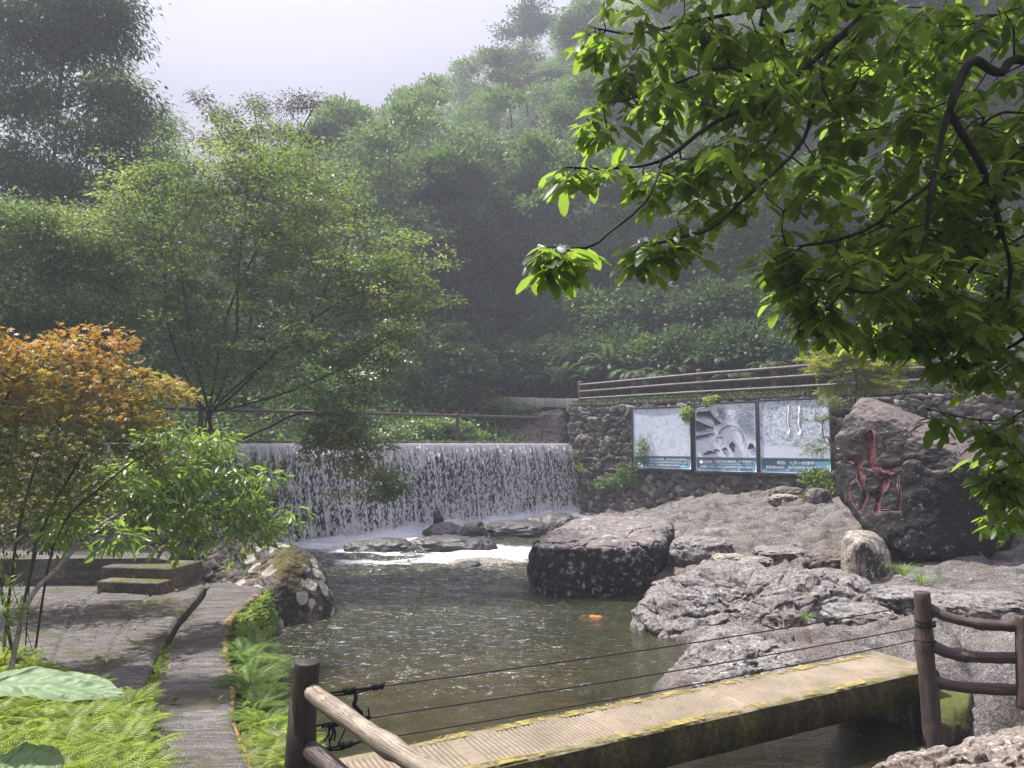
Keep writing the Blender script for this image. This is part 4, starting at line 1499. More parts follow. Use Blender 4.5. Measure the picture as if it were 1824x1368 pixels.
plab = ['white poster of pale rocks with three lines of small print, nearest the weir',
        'middle poster showing a stone arch bridge beside a dark roofed house',
        'poster of two white waterfalls partly hidden by feathery green sprays']
spans = [(1129, 1231, 729, 833), (1240, 1348, 721, 838), (1355, 1480, 715, 841)]
for k, (x0, x1, y0, y1) in enumerate(spans):
    BL, BR, TL = wall_hit(x0, (y1 + [833, 838, 841][k]) / 2), wall_hit(x1, y1), wall_hit(x0, y0)
    W_ = float(np.linalg.norm((BR - BL)[:2]))
    H_ = float(TL[2] - BL[2])
    org = np.array([BL[0], BL[1], BL[2]])
    r = thing('poster_board', org, plab[k], 'poster')
    mb = MB()
    for (a0, b0, a1, b1) in ((-.06, -.08, W_ + .06, -.005), (-.06, H_ + .005, W_ + .06, H_ + .05), (-.06, -.005, -.004, H_ + .005), (W_ + .004, -.005, W_ + .06, H_ + .005)):
        box(mb, lp(org, (a0 + a1) / 2, (b0 + b1) / 2, -.02), (a1 - a0, b1 - b0, .10), FR, .008)
    mb.build('frame', M_FRAME, r)
    hb = H_ * .205
    mb = MB()
    nx, ny = 26, 22
    X, Yg = np.meshgrid(np.linspace(0, W_, nx), np.linspace(hb, H_, ny), indexing='ij')
    wr = .014 * fbm(np.c_[X.ravel() * 2.5, Yg.ravel() * .7, np.full(X.size, k * 9.0)], 3, 130)
    P = org + X.ravel()[:, None] * FR[0] + Yg.ravel()[:, None] * FR[1] - (.0 + wr)[:, None] * FR[2]
    mb.add(P, grid_faces(nx, ny)[:, ::-1])
    mb.build('photo_print', print_mat(f'poster_print_{["rocks", "bridge", "falls"][k]}', k), r)
    mb = MB()
    flat(mb, org, [(0, 0), (W_, 0), (W_, hb), (0, hb)], .004)
    cp = mb.build('caption_band', M_BANDEDGE, r, smooth=False)
    mb = MB()
    flat(mb, org, rrect(.05, .05, W_ - .05, hb - .035, .07), .009)
    cf_ = mb.build('caption_field', M_BAND, r, smooth=False)
    if k == 0:
        for j, (tx, w) in enumerate((('\u00b7 \u666f10\u5206\u949f\u8868\u6f14\uff0c\u5373\u53ef\u6b23\u8d4f\u5168\u90e8\u666f\u533a', .66), ('\u00b7 \u6bcf\u5929\u51c6\u5907\u5177\u5fc5\u5e26\u6280\u5b89\u5168\u6f02\u6d41\uff0c\u7231', .66), ('\u5bb6\u56ed\uff0c\u795d\u60a8\u6e38\u89c8\u5e78\u798f\u5b89\u5168\u6109\u5feb!', .54))):
            lettering(tx, org, W_ * .27, hb * (.66 - .23 * j), hb * .19, cf_, M_TEXT, width=W_ * w)
        mb = MB()
        for (cx, cy) in ((.10, .42), (.15, .24), (.07, .20)):
            flat(mb, org, [(W_ * cx + .05 * math.cos(q), hb * cy + .045 * math.sin(q)) for q in np.linspace(0, 2 * PI, 14, endpoint=False)], .0125)
        mb.build('emblem', M_PINK, cf_, smooth=False)
    if k == 1:
        lettering('\u666f\u533a\u5185\u6c34\u6df1\u5371\u9669\uff0c\u4e25\u7981\u6e38\u6cf3!', org, W_ * .335, hb * .60, hb * .24, cf_, M_TEXT, width=W_ * .59)
        lettering('\u2605\u6551\u63f4\u7535\u8bdd  0591-26609999  88086666', org, W_ * .07, hb * .24, hb * .20, cf_, M_TEXT, width=W_ * .85)
        mb = MB()
        flat(mb, org, [(W_ * .08, hb * .495), (W_ * .93, hb * .495), (W_ * .93, hb * .515), (W_ * .08, hb * .515)], .0125)
        flat(mb, org, [(W_ * .09 + .062 * math.cos(q), hb * .70 + .062 * math.sin(q)) for q in np.linspace(0, 2 * PI, 20, endpoint=False)], .0125)
        mb.build('emblem', M_TEXT, cf_, smooth=False)
        mb = MB()
        flat(mb, org, [(W_ * .135, hb * .60), (W_ * .28, hb * .60), (W_ * .28, hb * .82), (W_ * .135, hb * .82)], .0125)
        mb.build('stamp', M_PINK, cf_, smooth=False)
        # the printed picture: dark roofed house on the left, round stone arch, trees, rocks

        def Q(px, py):       # pixel of the enlarged crop (x 625..1135, y 145..555)
            return (W_ * (px - 625) / 510, hb + (H_ - hb) * (550 - py) / 410)
        mb = MB()
        for poly in ([(630, 150), (745, 150), (742, 165), (700, 168), (660, 175), (640, 190), (630, 188)],
                     [(640, 210), (660, 195), (760, 192), (790, 235), (855, 292), (820, 300), (780, 300), (700, 262), (640, 232)],
                     [(632, 265), (660, 272), (760, 312), (785, 318), (785, 345), (632, 350)],
                     [(632, 385), (785, 365), (785, 385), (632, 415)]):
            flat(mb, org, [Q(*p) for p in poly[::-1]], .022)
        for (cx, cy, rx, ry, sd_) in ((745, 515, 32, 16, 1), (805, 505, 28, 15, 2), (712, 525, 20, 10, 7), (880, 500, 20, 22, 3), (945, 470, 22, 32, 4), (840, 400, 28, 8, 5), (1100, 470, 26, 34, 6)):
            flat(mb, org, [Q(cx + rx * math.cos(a) * (1 + .35 * math.sin(a * 3 + sd_)), cy + ry * math.sin(a) * (1 + .3 * math.cos(a * 2 + sd_))) for a in np.linspace(0, 2 * PI, 18, endpoint=False)], .022)
        mb.build('house_print', M_GREYP, r, smooth=False)
        mb = MB()
        aa = np.linspace(-.25, PI + .25, 30)
        outer = [Q(928 + 112 * math.cos(a), 418 - 112 * math.sin(a)) for a in aa]
        inner = [Q(928 + 101 * math.cos(a), 418 - 101 * math.sin(a)) for a in aa]
        for j in range(29):
            flat(mb, org, [outer[j + 1], outer[j], inner[j], inner[j + 1]], .0225)
        for j in range(9):
            x = 650 + j * 16
            flat(mb, org, [Q(x, 368 - j * 1.2), Q(x + 3, 368 - j * 1.2), Q(x + 3, 348 - j), Q(x, 348 - j)], .0245)
        for j in range(8):
            x, y = 655 + j * 20, 225 + j * 9.5
            flat(mb, org, [Q(x, y + 22), Q(x + 3, y + 22), Q(x + 3, y), Q(x, y)], .0245)
        for c0, rx, ry in (((1010, 240), 60, 75), ((1085, 215), 62, 80), ((1085, 330), 55, 60), ((860, 215), 60, 60), ((1040, 290), 40, 40)):
            for _ in range(190):
                cx, cy = c0[0] + rng.normal() * rx * .5, c0[1] + rng.normal() * ry * .5
                if not (640 < cx < 1125 and 155 < cy < 540):
                    continue
                s_ = rng.uniform(2, 6)
                ph = rng.uniform(0, 6)
                flat(mb, org, [Q(cx + s_ * math.cos(a + ph) * rng.uniform(.5, 1.2), cy + s_ * math.sin(a + ph) * rng.uniform(.5, 1.2)) for a in np.linspace(0, 2 * PI, 7, endpoint=False)][::-1], .0205 + .0015 * rng.random())
        mb.build('landscape_print', M_MIDP, r, smooth=False)
    if k == 2:
        lettering('\u822a\u62cd\uff0c\u4e5d\u5929\u4e00\u7ebf\u7011\u5e03', org, W_ * .25, hb * .58, hb * .25, cf_, M_TEXT, width=W_ * .53)
        lettering('\u9ad8\u5ea6\u8d85400\u7c73\uff0c\u798f\u5dde\u5730\u533a\u8f83\u9ad8\u7684\u7011\u5e03', org, W_ * .08, hb * .27, hb * .23, cf_, M_TEXT, width=W_ * .78)
        mb = MB()
        for x0_, w0, y0_, y1_ in ((.41, .028, .42, .98), (.55, .045, .40, .97)):
            pl = [(W_ * (x0_ + .012 * math.sin(j * 1.3)), hb + (H_ - hb) * (y0_ + (y1_ - y0_) * j / 8)) for j in range(9)]
            pr = [(x + W_ * w0 * (1 + .25 * math.sin(j * 2.1)), y) for j, (x, y) in enumerate(pl)]
            flat(mb, org, pr + pl[::-1], .021)
        mb.build('waterfall_print', M_PALEP, r, smooth=False)

# ---- black lamp housing at the foot of the fall
lp0 = at(779, 936, 20.6)
lamp = thing('spotlight', lp0, 'black round lamp housing with a domed cap standing at the foot of the waterfall', 'spotlight')
M_BLK = plain_mat('black_metal', (.010, .011, .014), .45, .5, .4, 20)
px1 = 20.6 / 1350


def lathe(mb, prof, c, n=24, axis='z'):
    a = np.linspace(0, 2 * PI, n, endpoint=False)
    P = np.array([[(r * math.cos(q), r * math.sin(q), z) for q in a] for r, z in prof]).reshape(-1, 3)
    if axis != 'z':
        ax = norm(np.asarray(axis, float))
        s1 = norm(np.cross(ax, [0, 0, 1.0]))
        s2 = np.cross(s1, ax)
        P = P[:, 0:1] * s1 + P[:, 1:2] * s2 + P[:, 2:3] * ax
    mb.add(P + np.asarray(c), [grid_faces(len(prof), n, True), np.array([np.arange(n)[::-1]]), np.array([np.arange(n) + (len(prof) - 1) * n])])


mb = MB()
lathe(mb, [(.085, 0), (.095, .05), (.09, .26), (.085, .27)], lp0 + [-.02, .05, .02])
mb.build('housing', M_BLK, lamp)
mb = MB()
lathe(mb, [(.12, .0), (.125, .015), (.10, .03), (.09, .07), (.06, .115), (.03, .135), (.034, .15), (.03, .175), (.012, .185), (.008, .22), (.002, .225)], lp0 + [-.02, .05, .29])
mb.build('domed_cap', M_BLK, lamp)
mb = MB()
lathe(mb, [(.10, .0), (.128, .01), (.136, .03), (.136, .09), (.12, .10), (.115, .085)], lp0 + [.035, -.03, .145], axis=(.12, -1, .05))
head_ = mb.build('lamp_head', M_BLK, lamp)
mb = MB()
lathe(mb, [(.112, .0), (.112, .006), (.06, .018), (.005, .022)], lp0 + [.045, -.118, .150], axis=(.12, -1, .05))
mb.build('lens', plain_mat('dark_lens', (.008, .009, .014), .18, .6), head_)
mb = MB()
box(mb, lp0 + [-.02, .03, .0], (.24, .2, .05), None, .01)
mb.build('base', M_BLK, lamp)

# ---- small dark shelter above the road at the right
shp = at(1640, 690, 22.5)
sh = thing('roadside_shelter', (shp[0], shp[1] + .3, 3.9), 'small dark roadside shelter with a pale corner pillar behind the fence', 'shelter')
M_DK = plain_mat('shelter_shade_dark', (.022, .018, .018), .9, .2, .4, 5, bumpd=.01)  # near-black tone puts the shelter's inner shade into walls and roof
M_PL = plain_mat('pale_plaster', (.33, .30, .28), .9, .2, .45, 4, bumpd=.01)
mb = MB()
box(mb, (shp[0] - .05, shp[1] + 2.6, 4.95), (3.2, .2, 2.2), None, .01)
box(mb, (shp[0] - 1.6, shp[1] + 1.6, 4.95), (.18, 2.2, 2.2), None, .01)
mb.build('wall', M_DK, sh)
mb = MB()
box(mb, (shp[0] + .95, shp[1] + 1.0, 4.95), (.24, .24, 2.15), None, .015)
mb.build('pillar', M_PL, sh)
mb = MB()
box(mb, (shp[0] - .1, shp[1] + 1.6, 6.1), (3.8, 2.9, .16), None, .03)
mb.build('roof', M_DK, sh)
stl = []
for k, px in enumerate((1682, 1708)):
    c0 = at(px, 688, 20.8)
    mb = MB()
    lathe(mb, [(.16, 0), (.19, .03), (.20, .25), (.18, .40), (.16, .42)], (c0[0], c0[1], 3.88), 20)
    o = mb.build('stone_stool', M_PL, loc=(c0[0], c0[1], 3.88))
    tag(o, ['round stone stool nearest the shelter pillar, behind the fence', 'round stone stool farther from the shelter pillar, behind the fence'][k], 'stool', 'stone stools by the shelter')

# ================================================================= BOULDERS
P_ = lambda L: [at(*q) for q in L]


def boulder(name, pts, label, mat, sub=6, p=12, amp=.05, freq=2.0, seed=1, fine=.012, ridge=0.0, crack=0.0, csize=.8, cat='boulder', group=None, down=None, post=None, flat=True):
    pts = list(pts)
    if down is not None:
        pts += [np.array([q[0], q[1], down]) for q in pts if q[2] < .9 + down + .6][:14]
    v, f = rock_shape(pts, sub, p, amp, freq, seed, fine, ridge, crack=crack, csize=csize)
    if post is not None:
        v = post(v)
    o = MB().add(v, f).build(name, mat, loc=(v[:, 0].mean(), v[:, 1].mean(), v[:, 2].min()), smooth=flat is False)
    tag(o, label, cat, group)
    return o, v, f


M_FLATB = rock_mat('flat_boulder_stone', (.065, .055, .052), (.20, .175, .165), (.007, .007, .009), streak=.80, lichen=.50, lscale=2.2, topcol=(.165, .14, .132), lcol=(.42, .43, .46))
boulder('boulder', P_([(940, 1058, 12.5), (1142, 1062, 12.4), (928, 962, 12.5), (1060, 966, 12.15), (1196, 958, 12.7), (985, 921, 15), (1100, 909, 15.6), (1213, 906, 15.2),
                       (917, 990, 12.9), (916, 1025, 12.9), (1220, 970, 13.2), (1226, 930, 14.4), (935, 1000, 15.2), (1215, 990, 15.2)]) + [np.array(q) for q in ((.45, 12.7, -.5), (2.0, 12.7, -.5), (.6, 15.2, -.5), (3.0, 15.0, -.4))],
        'big flat-topped boulder with a black streaked face standing in the pool', M_FLATB, 8, 8, .13, 1.3, 201, .020, .6, .030, 1.3)
M_LICH = rock_mat('lichen_boulder_stone', (.026, .023, .022), (.085, .078, .074), (.008, .008, .009), streak=.5, lichen=1.05, lscale=4.2, rings=True, moss=.42, lcol=(.50, .48, .40), mosscol=(.115, .095, .022), seedoff=3.3)
boulder('boulder', P_([(602, 1092, 11.2), (490, 1114, 10.4), (478, 1058, 10.45), (380, 1052, 10.9), (468, 958, 11.6), (520, 962, 11.5), (562, 985, 11.7), (592, 1040, 11.4), (345, 970, 12.0), (575, 990, 13),
                       (430, 955, 13.2), (598, 1080, 12.6), (500, 1000, 10.9)]) + [np.array(q) for q in ((-3.4, 10.3, -.5), (-2.5, 11.2, -.5), (-4.6, 11, .2), (-2.8, 12.6, -.5), (-4.6, 12.8, .2))],
        'mossy boulder spotted with pale round lichen at the end of the path', M_LICH, 8, 10, .09, 1.6, 211, .018, .4, .010, 1.2)
M_FRONT = rock_mat('pitted_shelf_stone', (.085, .077, .075), (.34, .315, .305), (.035, .03, .03), streak=.22, lichen=.42, lscale=4, warm=(.20, .165, .14), lcol=(.50, .49, .47), grain=20, bumpd=.05)
boulder('boulder', P_([(1104, 1112, 10.6), (1130, 1126, 10.1), (1240, 1132, 9.6), (1330, 1125, 9.4), (1430, 1120, 9.3), (1596, 1088, 9.4), (1612, 1058, 9.9), (1150, 1042, 10.7), (1250, 1030, 10.2),
                       (1400, 1034, 9.9), (1545, 1024, 10.0), (1165, 1013, 11.6), (1222, 992, 11.7), (1340, 1002, 11.6), (1480, 1001, 11.4), (1552, 1001, 11.2), (1590, 1030, 10.8)]),
        'long pitted pale grey rock rising from the pool behind the cables', M_FRONT, 8, 9, .17, 1.6, 222, .034, .9, .055, .9, down=-.5)
boulder('boulder', P_([(1194, 1165, 8.6), (1190, 1188, 8.2), (1200, 1234, 7.5), (1300, 1215, 7.4), (1450, 1178, 7.5), (1478, 1150, 8.1), (1420, 1118, 8.9), (1310, 1113, 9.0), (1232, 1124, 9.0), (1300, 1135, 8.2)]),
        'low pitted grey rock at the water edge just beyond the bridge', M_FRONT, 8, 9, .13, 2.0, 233, .030, .9, .04, .8, down=-.5)
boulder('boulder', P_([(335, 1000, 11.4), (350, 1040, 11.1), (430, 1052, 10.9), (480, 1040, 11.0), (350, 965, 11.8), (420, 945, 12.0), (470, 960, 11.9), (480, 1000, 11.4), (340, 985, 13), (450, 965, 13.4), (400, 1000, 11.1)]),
        'boulder coloured dark for the shade under the bright lance-leaved branches beside the lichen boulder', rock_mat('shade_toned_stone', (.03, .027, .025), (.10, .092, .086), streak=.5, lichen=.2, moss=.3), 7, 9, .11, 1.7, 288, .018, .5, .012, 1.0, down=.3)  # added stone; the shadow under the branches is in its dark colour
M_SMALL = rock_mat('pale_boulder_stone', (.10, .088, .075), (.42, .37, .31), (.03, .027, .027), streak=.30, lichen=.5, lscale=3.5, warm=(.33, .27, .20), seedoff=1.7)
boulder('boulder', P_([(1494, 968, 11.0), (1500, 940, 11.2), (1530, 934, 11.4), (1570, 950, 11.3), (1588, 985, 11.0), (1580, 1003, 10.7), (1540, 1005, 10.6), (1500, 992, 10.8), (1535, 960, 10.6),
                       (1560, 960, 12.0), (1500, 980, 12.0), (1580, 995, 12)]), 'small pale angular boulder resting against the red carved boulder', M_SMALL, 6, 14, .05, 2.4, 244, .012, .3, down=.35)
M_NEAR = rock_mat('brown_near_stone', (.10, .08, .07), (.33, .275, .24), streak=.2, lichen=.45, lscale=6, lcol=(.6, .6, .56), grain=34)
boulder('boulder', P_([(1500, 1372, 5.2), (1560, 1335, 5.4), (1640, 1312, 5.5), (1720, 1290, 5.5), (1824, 1262, 5.7), (1900, 1262, 5.6), (1900, 1420, 4.5), (1600, 1420, 4.7), (1720, 1330, 4.9)]),
        'rough brown rock in front of the far bridge post', M_NEAR, 8, 9, .06, 2.6, 255, .012, .5, .04, .6, down=-.5)
# tumbled stones at the wall foot and on the shelf
M_DARKB = rock_mat('dark_rubble_stone', (.05, .043, .038), (.19, .165, .145), streak=.3, lichen=.2, moss=.25)
for k, (px, py, Y, w, h, lab) in enumerate([
        (1402, 893, 20.0, .85, .34, 'larger of two stacked dark boulders at the foot of the stone wall'),
        (1396, 912, 19.0, .75, .24, 'lower flat boulder in front of the stacked pair below the stone wall'),
        (1268, 909, 20.2, .46, .14, 'small dark slab lying on the rock slope below the middle poster'),
        (1456, 905, 18.2, .6, .4, 'rounded dark stone under the green bush by the carved boulder'),
        (1252, 985, 13.2, 1.05, .46, 'rounded grey stone just right of the flat boulder in the pool'),
        (1300, 998, 12.4, .6, .17, 'yellowish stone with a sprig of grass behind the long pitted rock'),
        (1343, 1001, 12.2, .55, .13, 'flat tan stone behind the long pitted rock'),
        (1290, 965, 14.6, 1.1, .42, 'rounded grey boulder on the shelf behind the stone with the grass sprig'),
        (1478, 1003, 11.6, .7, .30, 'brown stone between the long pitted rock and the pale angular boulder'),
        (1640, 1072, 9.0, .9, .26, 'wide low rock on the shelf behind the far bridge post'),
        (1745, 1085, 8.6, 1.1, .30, 'broad low rock on the shelf behind the far railing'),
        (1530, 1100, 8.8, .8, .24, 'low grey rock just left of the far bridge post'),
        (1446, 975, 13.4, .9, .22, 'low broad stone on the shelf left of the pale angular boulder'),
        (1392, 985, 12.9, .95, .16, 'thin dark flagstone in the middle of the rock shelf')]):
    c0 = at(px, py, Y)
    D, F = ico(6)
    sp_ = np.sign(D) * np.abs(D) ** .8
    v = sp_ * np.array([w / 2, w * .42, h * .62])
    v = v * (1 + .22 * fbm(D * 1.5 + k * 7, 3, 300 + k) + .07 * fbm(D * 6 + k, 4, 310))[:, None]
    zb = float(bed_z(np.array([c0[0]]), np.array([c0[1]]))[0])
    c0[2] = max(zb + h * .30, c0[2] - h * .15) if k < 4 else c0[2]
    o = MB().add(v + c0, F).build('boulder', [M_DARKB, M_SMALL, M_DARKB, M_DARKB, M_FRONT, M_SMALL, M_SMALL, M_FRONT, M_DARKB, M_FRONT, M_FRONT, M_FRONT, M_FRONT, M_FRONT][k], loc=c0 - [0, 0, h / 2])
    tag(o, lab, 'boulder')
# weathered rock slope beyond the right end of the weir rail
boulder('rock_slope', P_([(850, 792, 28.5), (1012, 792, 28.0), (1000, 735, 29.5), (935, 742, 30.0), (870, 765, 30), (960, 728, 31), (1012, 722, 30.5)]) + [np.array(q) for q in ((-1.4, 29.5, 1.9), (2.3, 29, 1.9), (2.2, 32, 1.9), (-1, 32, 1.9))],
        'brown weathered rock slope behind the right end of the weir rail', rock_mat('slope_stone', (.06, .048, .042), (.24, .20, .18), streak=.1, lichen=.25, warm=(.17, .125, .10)), 7, 9, .14, 1.4, 277, .04, .8, .06, .9, cat='rock slope')
# low wet rocks in the rapids
M_WETR = rock_mat('wet_rapids_stone', (.022, .02, .02), (.10, .09, .088), streak=.1, lichen=.10, wet=.7, lcol=(.4, .4, .4), warm=(.05, .045, .042))
for k, (px, py, Y, w, dp, h, lab) in enumerate([
        (684, 962, 17.8, 1.75, 1.0, .30, 'long low wet rock leftmost in the white rapids'),
        (805, 957, 18.0, 2.1, 1.3, .34, 'broad wet rock in the middle of the rapids below the lamp'),
        (795, 938, 20.4, 1.3, 1.1, .38, 'wet rock carrying the black lamp housing'),
        (838, 936, 20.8, 1.0, .9, .40, 'small humped wet rock just right of the black lamp'),
        (925, 938, 20.8, 2.3, 1.5, .42, 'long dark rock ledge at the right foot of the waterfall'),
        (985, 928, 22.5, 1.9, 1.4, .45, 'dark ledge under the right end of the waterfall'),
        (862, 1000, 15.9, 1.5, .8, .13, 'pale stone barely breaking the water in front of the rapids'),
        (835, 1007, 15.6, .55, .5, .12, 'small mossy stone breaking the water in front of the rapids'),
        (1058, 1088, 11.2, .42, .34, .06, 'orange brown stone just under the pool surface')]):
    c0 = at(px, py, Y)
    c0[2] = 0.0
    D, F = ico(6 if w > 1 else 5)
    v = np.sign(D) * np.abs(D) ** .85 * np.array([w / 2, dp / 2, h])
    v = v * (1 + .20 * fbm(D * np.array([2.6, 1.5, 1.2]) + k * 5, 4, 330 + k) + .05 * fbm(D * 9 + k, 3, 340))[:, None]
    if k == 8:
        c0[2] = -.045
    o = MB().add(v + c0, F).build('rock', plain_mat('ochre_stone', (.42, .17, .035), .6, .4, .5, 6, bumpd=.02) if k == 8 else M_SMALL if k == 6 else M_WETR, loc=c0)
    tag(o, lab, 'rock')

# ---- the carved boulder
M_CARV = rock_mat('carved_boulder_stone', (.05, .038, .039), (.23, .19, .185), (.010, .009, .010), streak=.78, lichen=.22, lscale=3.2, topcol=(.155, .125, .115), warm=(.10, .075, .072), lcol=(.55, .53, .5), seedoff=5.1)
cpts = P_([(1477, 812, 12.2), (1486, 748, 12.3), (1533, 699, 12.5), (1552, 704, 12.4), (1603, 724, 12.4), (1562, 742, 11.9), (1640, 770, 11.45), (1700, 800, 11.2), (1745, 826, 11.1), (1815, 858, 11.3),
           (1640, 742, 14.2), (1800, 800, 14.2), (1600, 726, 13.8), (1500, 905, 11.9), (1522, 942, 11.6), (1590, 990, 11.25), (1640, 1005, 11.15), (1720, 1010, 11.05), (1800, 1000, 11.3), (1816, 930, 11.3),
           (1500, 880, 13.8), (1560, 930, 14.2), (1815, 940, 14.2), (1600, 980, 12.6), (1800, 985, 12.8)])


def zp(L):
    return [(1460 + x / 3.909, 690 + y / 3.909) for x, y in L]


STROKES = [zp([(300, 330), (330, 305), (355, 288), (372, 310), (385, 345), (385, 440), (398, 520), (420, 590), (465, 620), (490, 650), (478, 695), (440, 735), (425, 785), (418, 870), (388, 882), (368, 860), (385, 790), (365, 745), (395, 710), (420, 685),
               (415, 640), (385, 600), (345, 555), (330, 500), (335, 425), (312, 385)]),
           zp([(160, 468), (190, 497), (215, 488), (240, 468), (285, 478), (308, 515), (292, 570), (320, 610), (312, 660), (342, 735), (335, 770), (305, 830), (295, 870), (283, 830), (300, 750), (280, 685), (255, 640), (262, 590), (238, 525), (195, 515)]),
           zp([(430, 550), (470, 543), (512, 558), (522, 598), (490, 603), (440, 580)]),
           zp([(420, 850), (462, 852), (500, 846), (538, 848), (548, 800), (552, 720), (538, 680), (548, 615), (560, 620), (553, 680), (568, 720), (564, 800), (555, 864), (500, 860), (462, 867), (420, 868)]),
           zp([(205, 672), (255, 640), (262, 648), (218, 680), (212, 720), (222, 768), (255, 815), (292, 862), (286, 870), (246, 824), (212, 775), (203, 720)]),
           zp([(366, 285), (412, 326), (455, 368), (468, 420), (446, 455), (402, 503), (398, 495), (438, 448), (456, 418), (444, 374), (406, 334), (364, 296)])]


def proj(v):
    """world -> photo pixel"""
    d = v - EYE
    c, s = math.cos(PITCH), math.sin(PITCH)
    fw = d[:, 1] * c + d[:, 2] * s
    upw = -d[:, 1] * s + d[:, 2] * c
    return CX + FPX * d[:, 0] / fw, CY - FPX * upw / fw


def carve(v):
    X, Y = proj(v)
    front = v[:, 1] < 13.0
    p = np.stack([X, Y], -1)
    dep = np.zeros(len(v))
    for st in STROKES:
        dep = np.maximum(dep, sstep(1.5, -2.5, poly_sd(p, np.array(st))))
    dirv = norm(v - EYE)
    # cut with the chisel roughly square to the face
    return v + dirv * (.05 * dep * front)[:, None]


bo, bv, bfc = boulder('carved_boulder', cpts, 'huge dark boulder carved with one red character', M_CARV, 8, 22, .10, 1.2, 266, .018, .5, .010, 1.5, post=carve)
bo.name = 'carved_boulder'
bvh = BVHTree.FromPolygons([Vector(q) for q in bv], [tuple(q) for q in bfc])
t = NT('red_carved_paint')
n1, n2 = t.noise(6, 6, .7), t.noise(30, 5, .7)
c = t.ramp(n1, [(.32, (.045, .014, .016)), (.52, (.11, .034, .04)), (.75, (.21, .085, .09))])
c = t.mix(t.ramp(n2, [(.3, .6), (.48, 0.0)]), c, (.06, .018, .02))
fade = t.ramp(t.math('ADD', t.math('MULTIPLY', t.noise(9, 6, .75), .6), t.math('MULTIPLY', t.noise(2.6, 3), .4)), [(.40, 0.0), (.50, 1.0)])
M_RED = t.done(t.n('MixShader', i={0: fade, 1: t.n('BsdfTransparent').outputs[0], 2: t.principled(c, .75, t.bump(n2, .01, .7), .25)}).outputs[0])
M_RIM = plain_mat('pale_chiselled_edge', (.30, .20, .19), .85, .2, .45, 12, bumpd=.01)


def on_rock(px, py, off):
    d = ray(px, py)
    h = bvh.ray_cast(Vector(EYE), Vector(d))
    if h[0] is None:
        return None
    return np.array(h[0]) - norm(d) * off


from mathutils.geometry import tessellate_polygon, delaunay_2d_cdt
red, rim = MB(), MB()
for st in STROKES:
    st = np.array(st)
    n = len(st)
    dens = []
    for i in range(n):
        a, b = st[i], st[(i + 1) % n]
        m = max(1, int(np.linalg.norm(b - a) / 2.2))
        dens += [a + (b - a) * (j / m) for j in range(m)]
    dens = np.array(dens)
    dens = dens + .55 * np.stack([fbm(np.c_[dens * .35, np.full(len(dens), 3.)], 2, 5), fbm(np.c_[dens * .35, np.full(len(dens), 9.)], 2, 6)], -1)
    lo, hi = dens.min(0), dens.max(0)
    gxx, gyy = np.meshgrid(np.arange(lo[0], hi[0], 2.2), np.arange(lo[1], hi[1], 2.2))
    ins = np.stack([gxx.ravel(), gyy.ravel()], -1)
    ins = ins[poly_sd(ins, dens) < -1.1]
    allp = np.vstack([dens, ins]) if len(ins) else dens
    k = len(dens)
    res = delaunay_2d_cdt([Vector(p) for p in allp], [(i, (i + 1) % k) for i in range(k)], [], 1, 1e-5)
    vv = [on_rock(p[0], p[1], .007) for p in res[0]]
    if any(q is None for q in vv):
        continue
    red.add(np.array(vv), np.array([f for f in res[2] if len(f) == 3]))
    # broken pale chisel edge
    loop = [on_rock(p[0], p[1], .016) for p in np.vstack([dens, dens[:1]])]
    loop = np.array([q for q in loop if q is not None])
    if len(loop) > 6:
        r_ = .001 + .009 * sstep(.0, .5, fbm(loop * 3.2, 3, 8))
        tube(rim, loop, r_, 5, False)
cc_ = red.build('carved_character', M_RED, bo)
rim.build('chiselled_edge', M_RIM, cc_)
# ================================================================= VEGETATION
M_BARK = bark_mat('dark_bark', (.016, .013, .012), (.055, .046, .040))
M_BARKP = bark_mat('pale_bark', (.13, .105, .085), (.40, .36, .30), 18)
M_BARKM = bark_mat('grey_bark', (.06, .052, .048), (.20, .175, .16), 10, .5)

G1 = leaf_mat('hill_leaf_mid', [(0.057, 0.124, 0.031), (0.117, 0.221, 0.059), (0.196, 0.325, 0.094)], (.16, .26, .05), .34, .52, .20)
G2 = leaf_mat('hill_leaf_pale', [(0.134, 0.232, 0.090), (0.212, 0.328, 0.133), (0.315, 0.438, 0.207)], (.20, .30, .08), .34, .52, .20)
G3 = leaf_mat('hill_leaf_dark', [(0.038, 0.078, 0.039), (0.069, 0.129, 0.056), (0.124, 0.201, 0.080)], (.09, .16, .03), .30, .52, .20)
G4 = leaf_mat('hill_leaf_yellow', [(0.118, 0.183, 0.036), (0.198, 0.279, 0.061), (0.296, 0.386, 0.091)], (.32, .40, .07), .40, .52, .20)
G5 = leaf_mat('hill_leaf_olive', [(.055, .066, .025), (.086, .094, .035), (.125, .133, .050)], (.16, .19, .04), .34, .52, .20)


VOLP = [.8]


def blob_pts(blobs, n):
    """random points in a union of ellipsoids, denser toward the shell"""
    vol = np.array([b[1][0] * b[1][1] * b[1][2] for b in blobs]) ** VOLP[0]
    k = rng.choice(len(blobs), n, p=vol / vol.sum())
    d = norm(rng.normal(size=(n, 3))) * (rng.random(n) ** .42)[:, None]
    C = np.array([b[0] for b in blobs])[k]
    R = np.array([b[1] for b in blobs])[k]
    return C + d * R


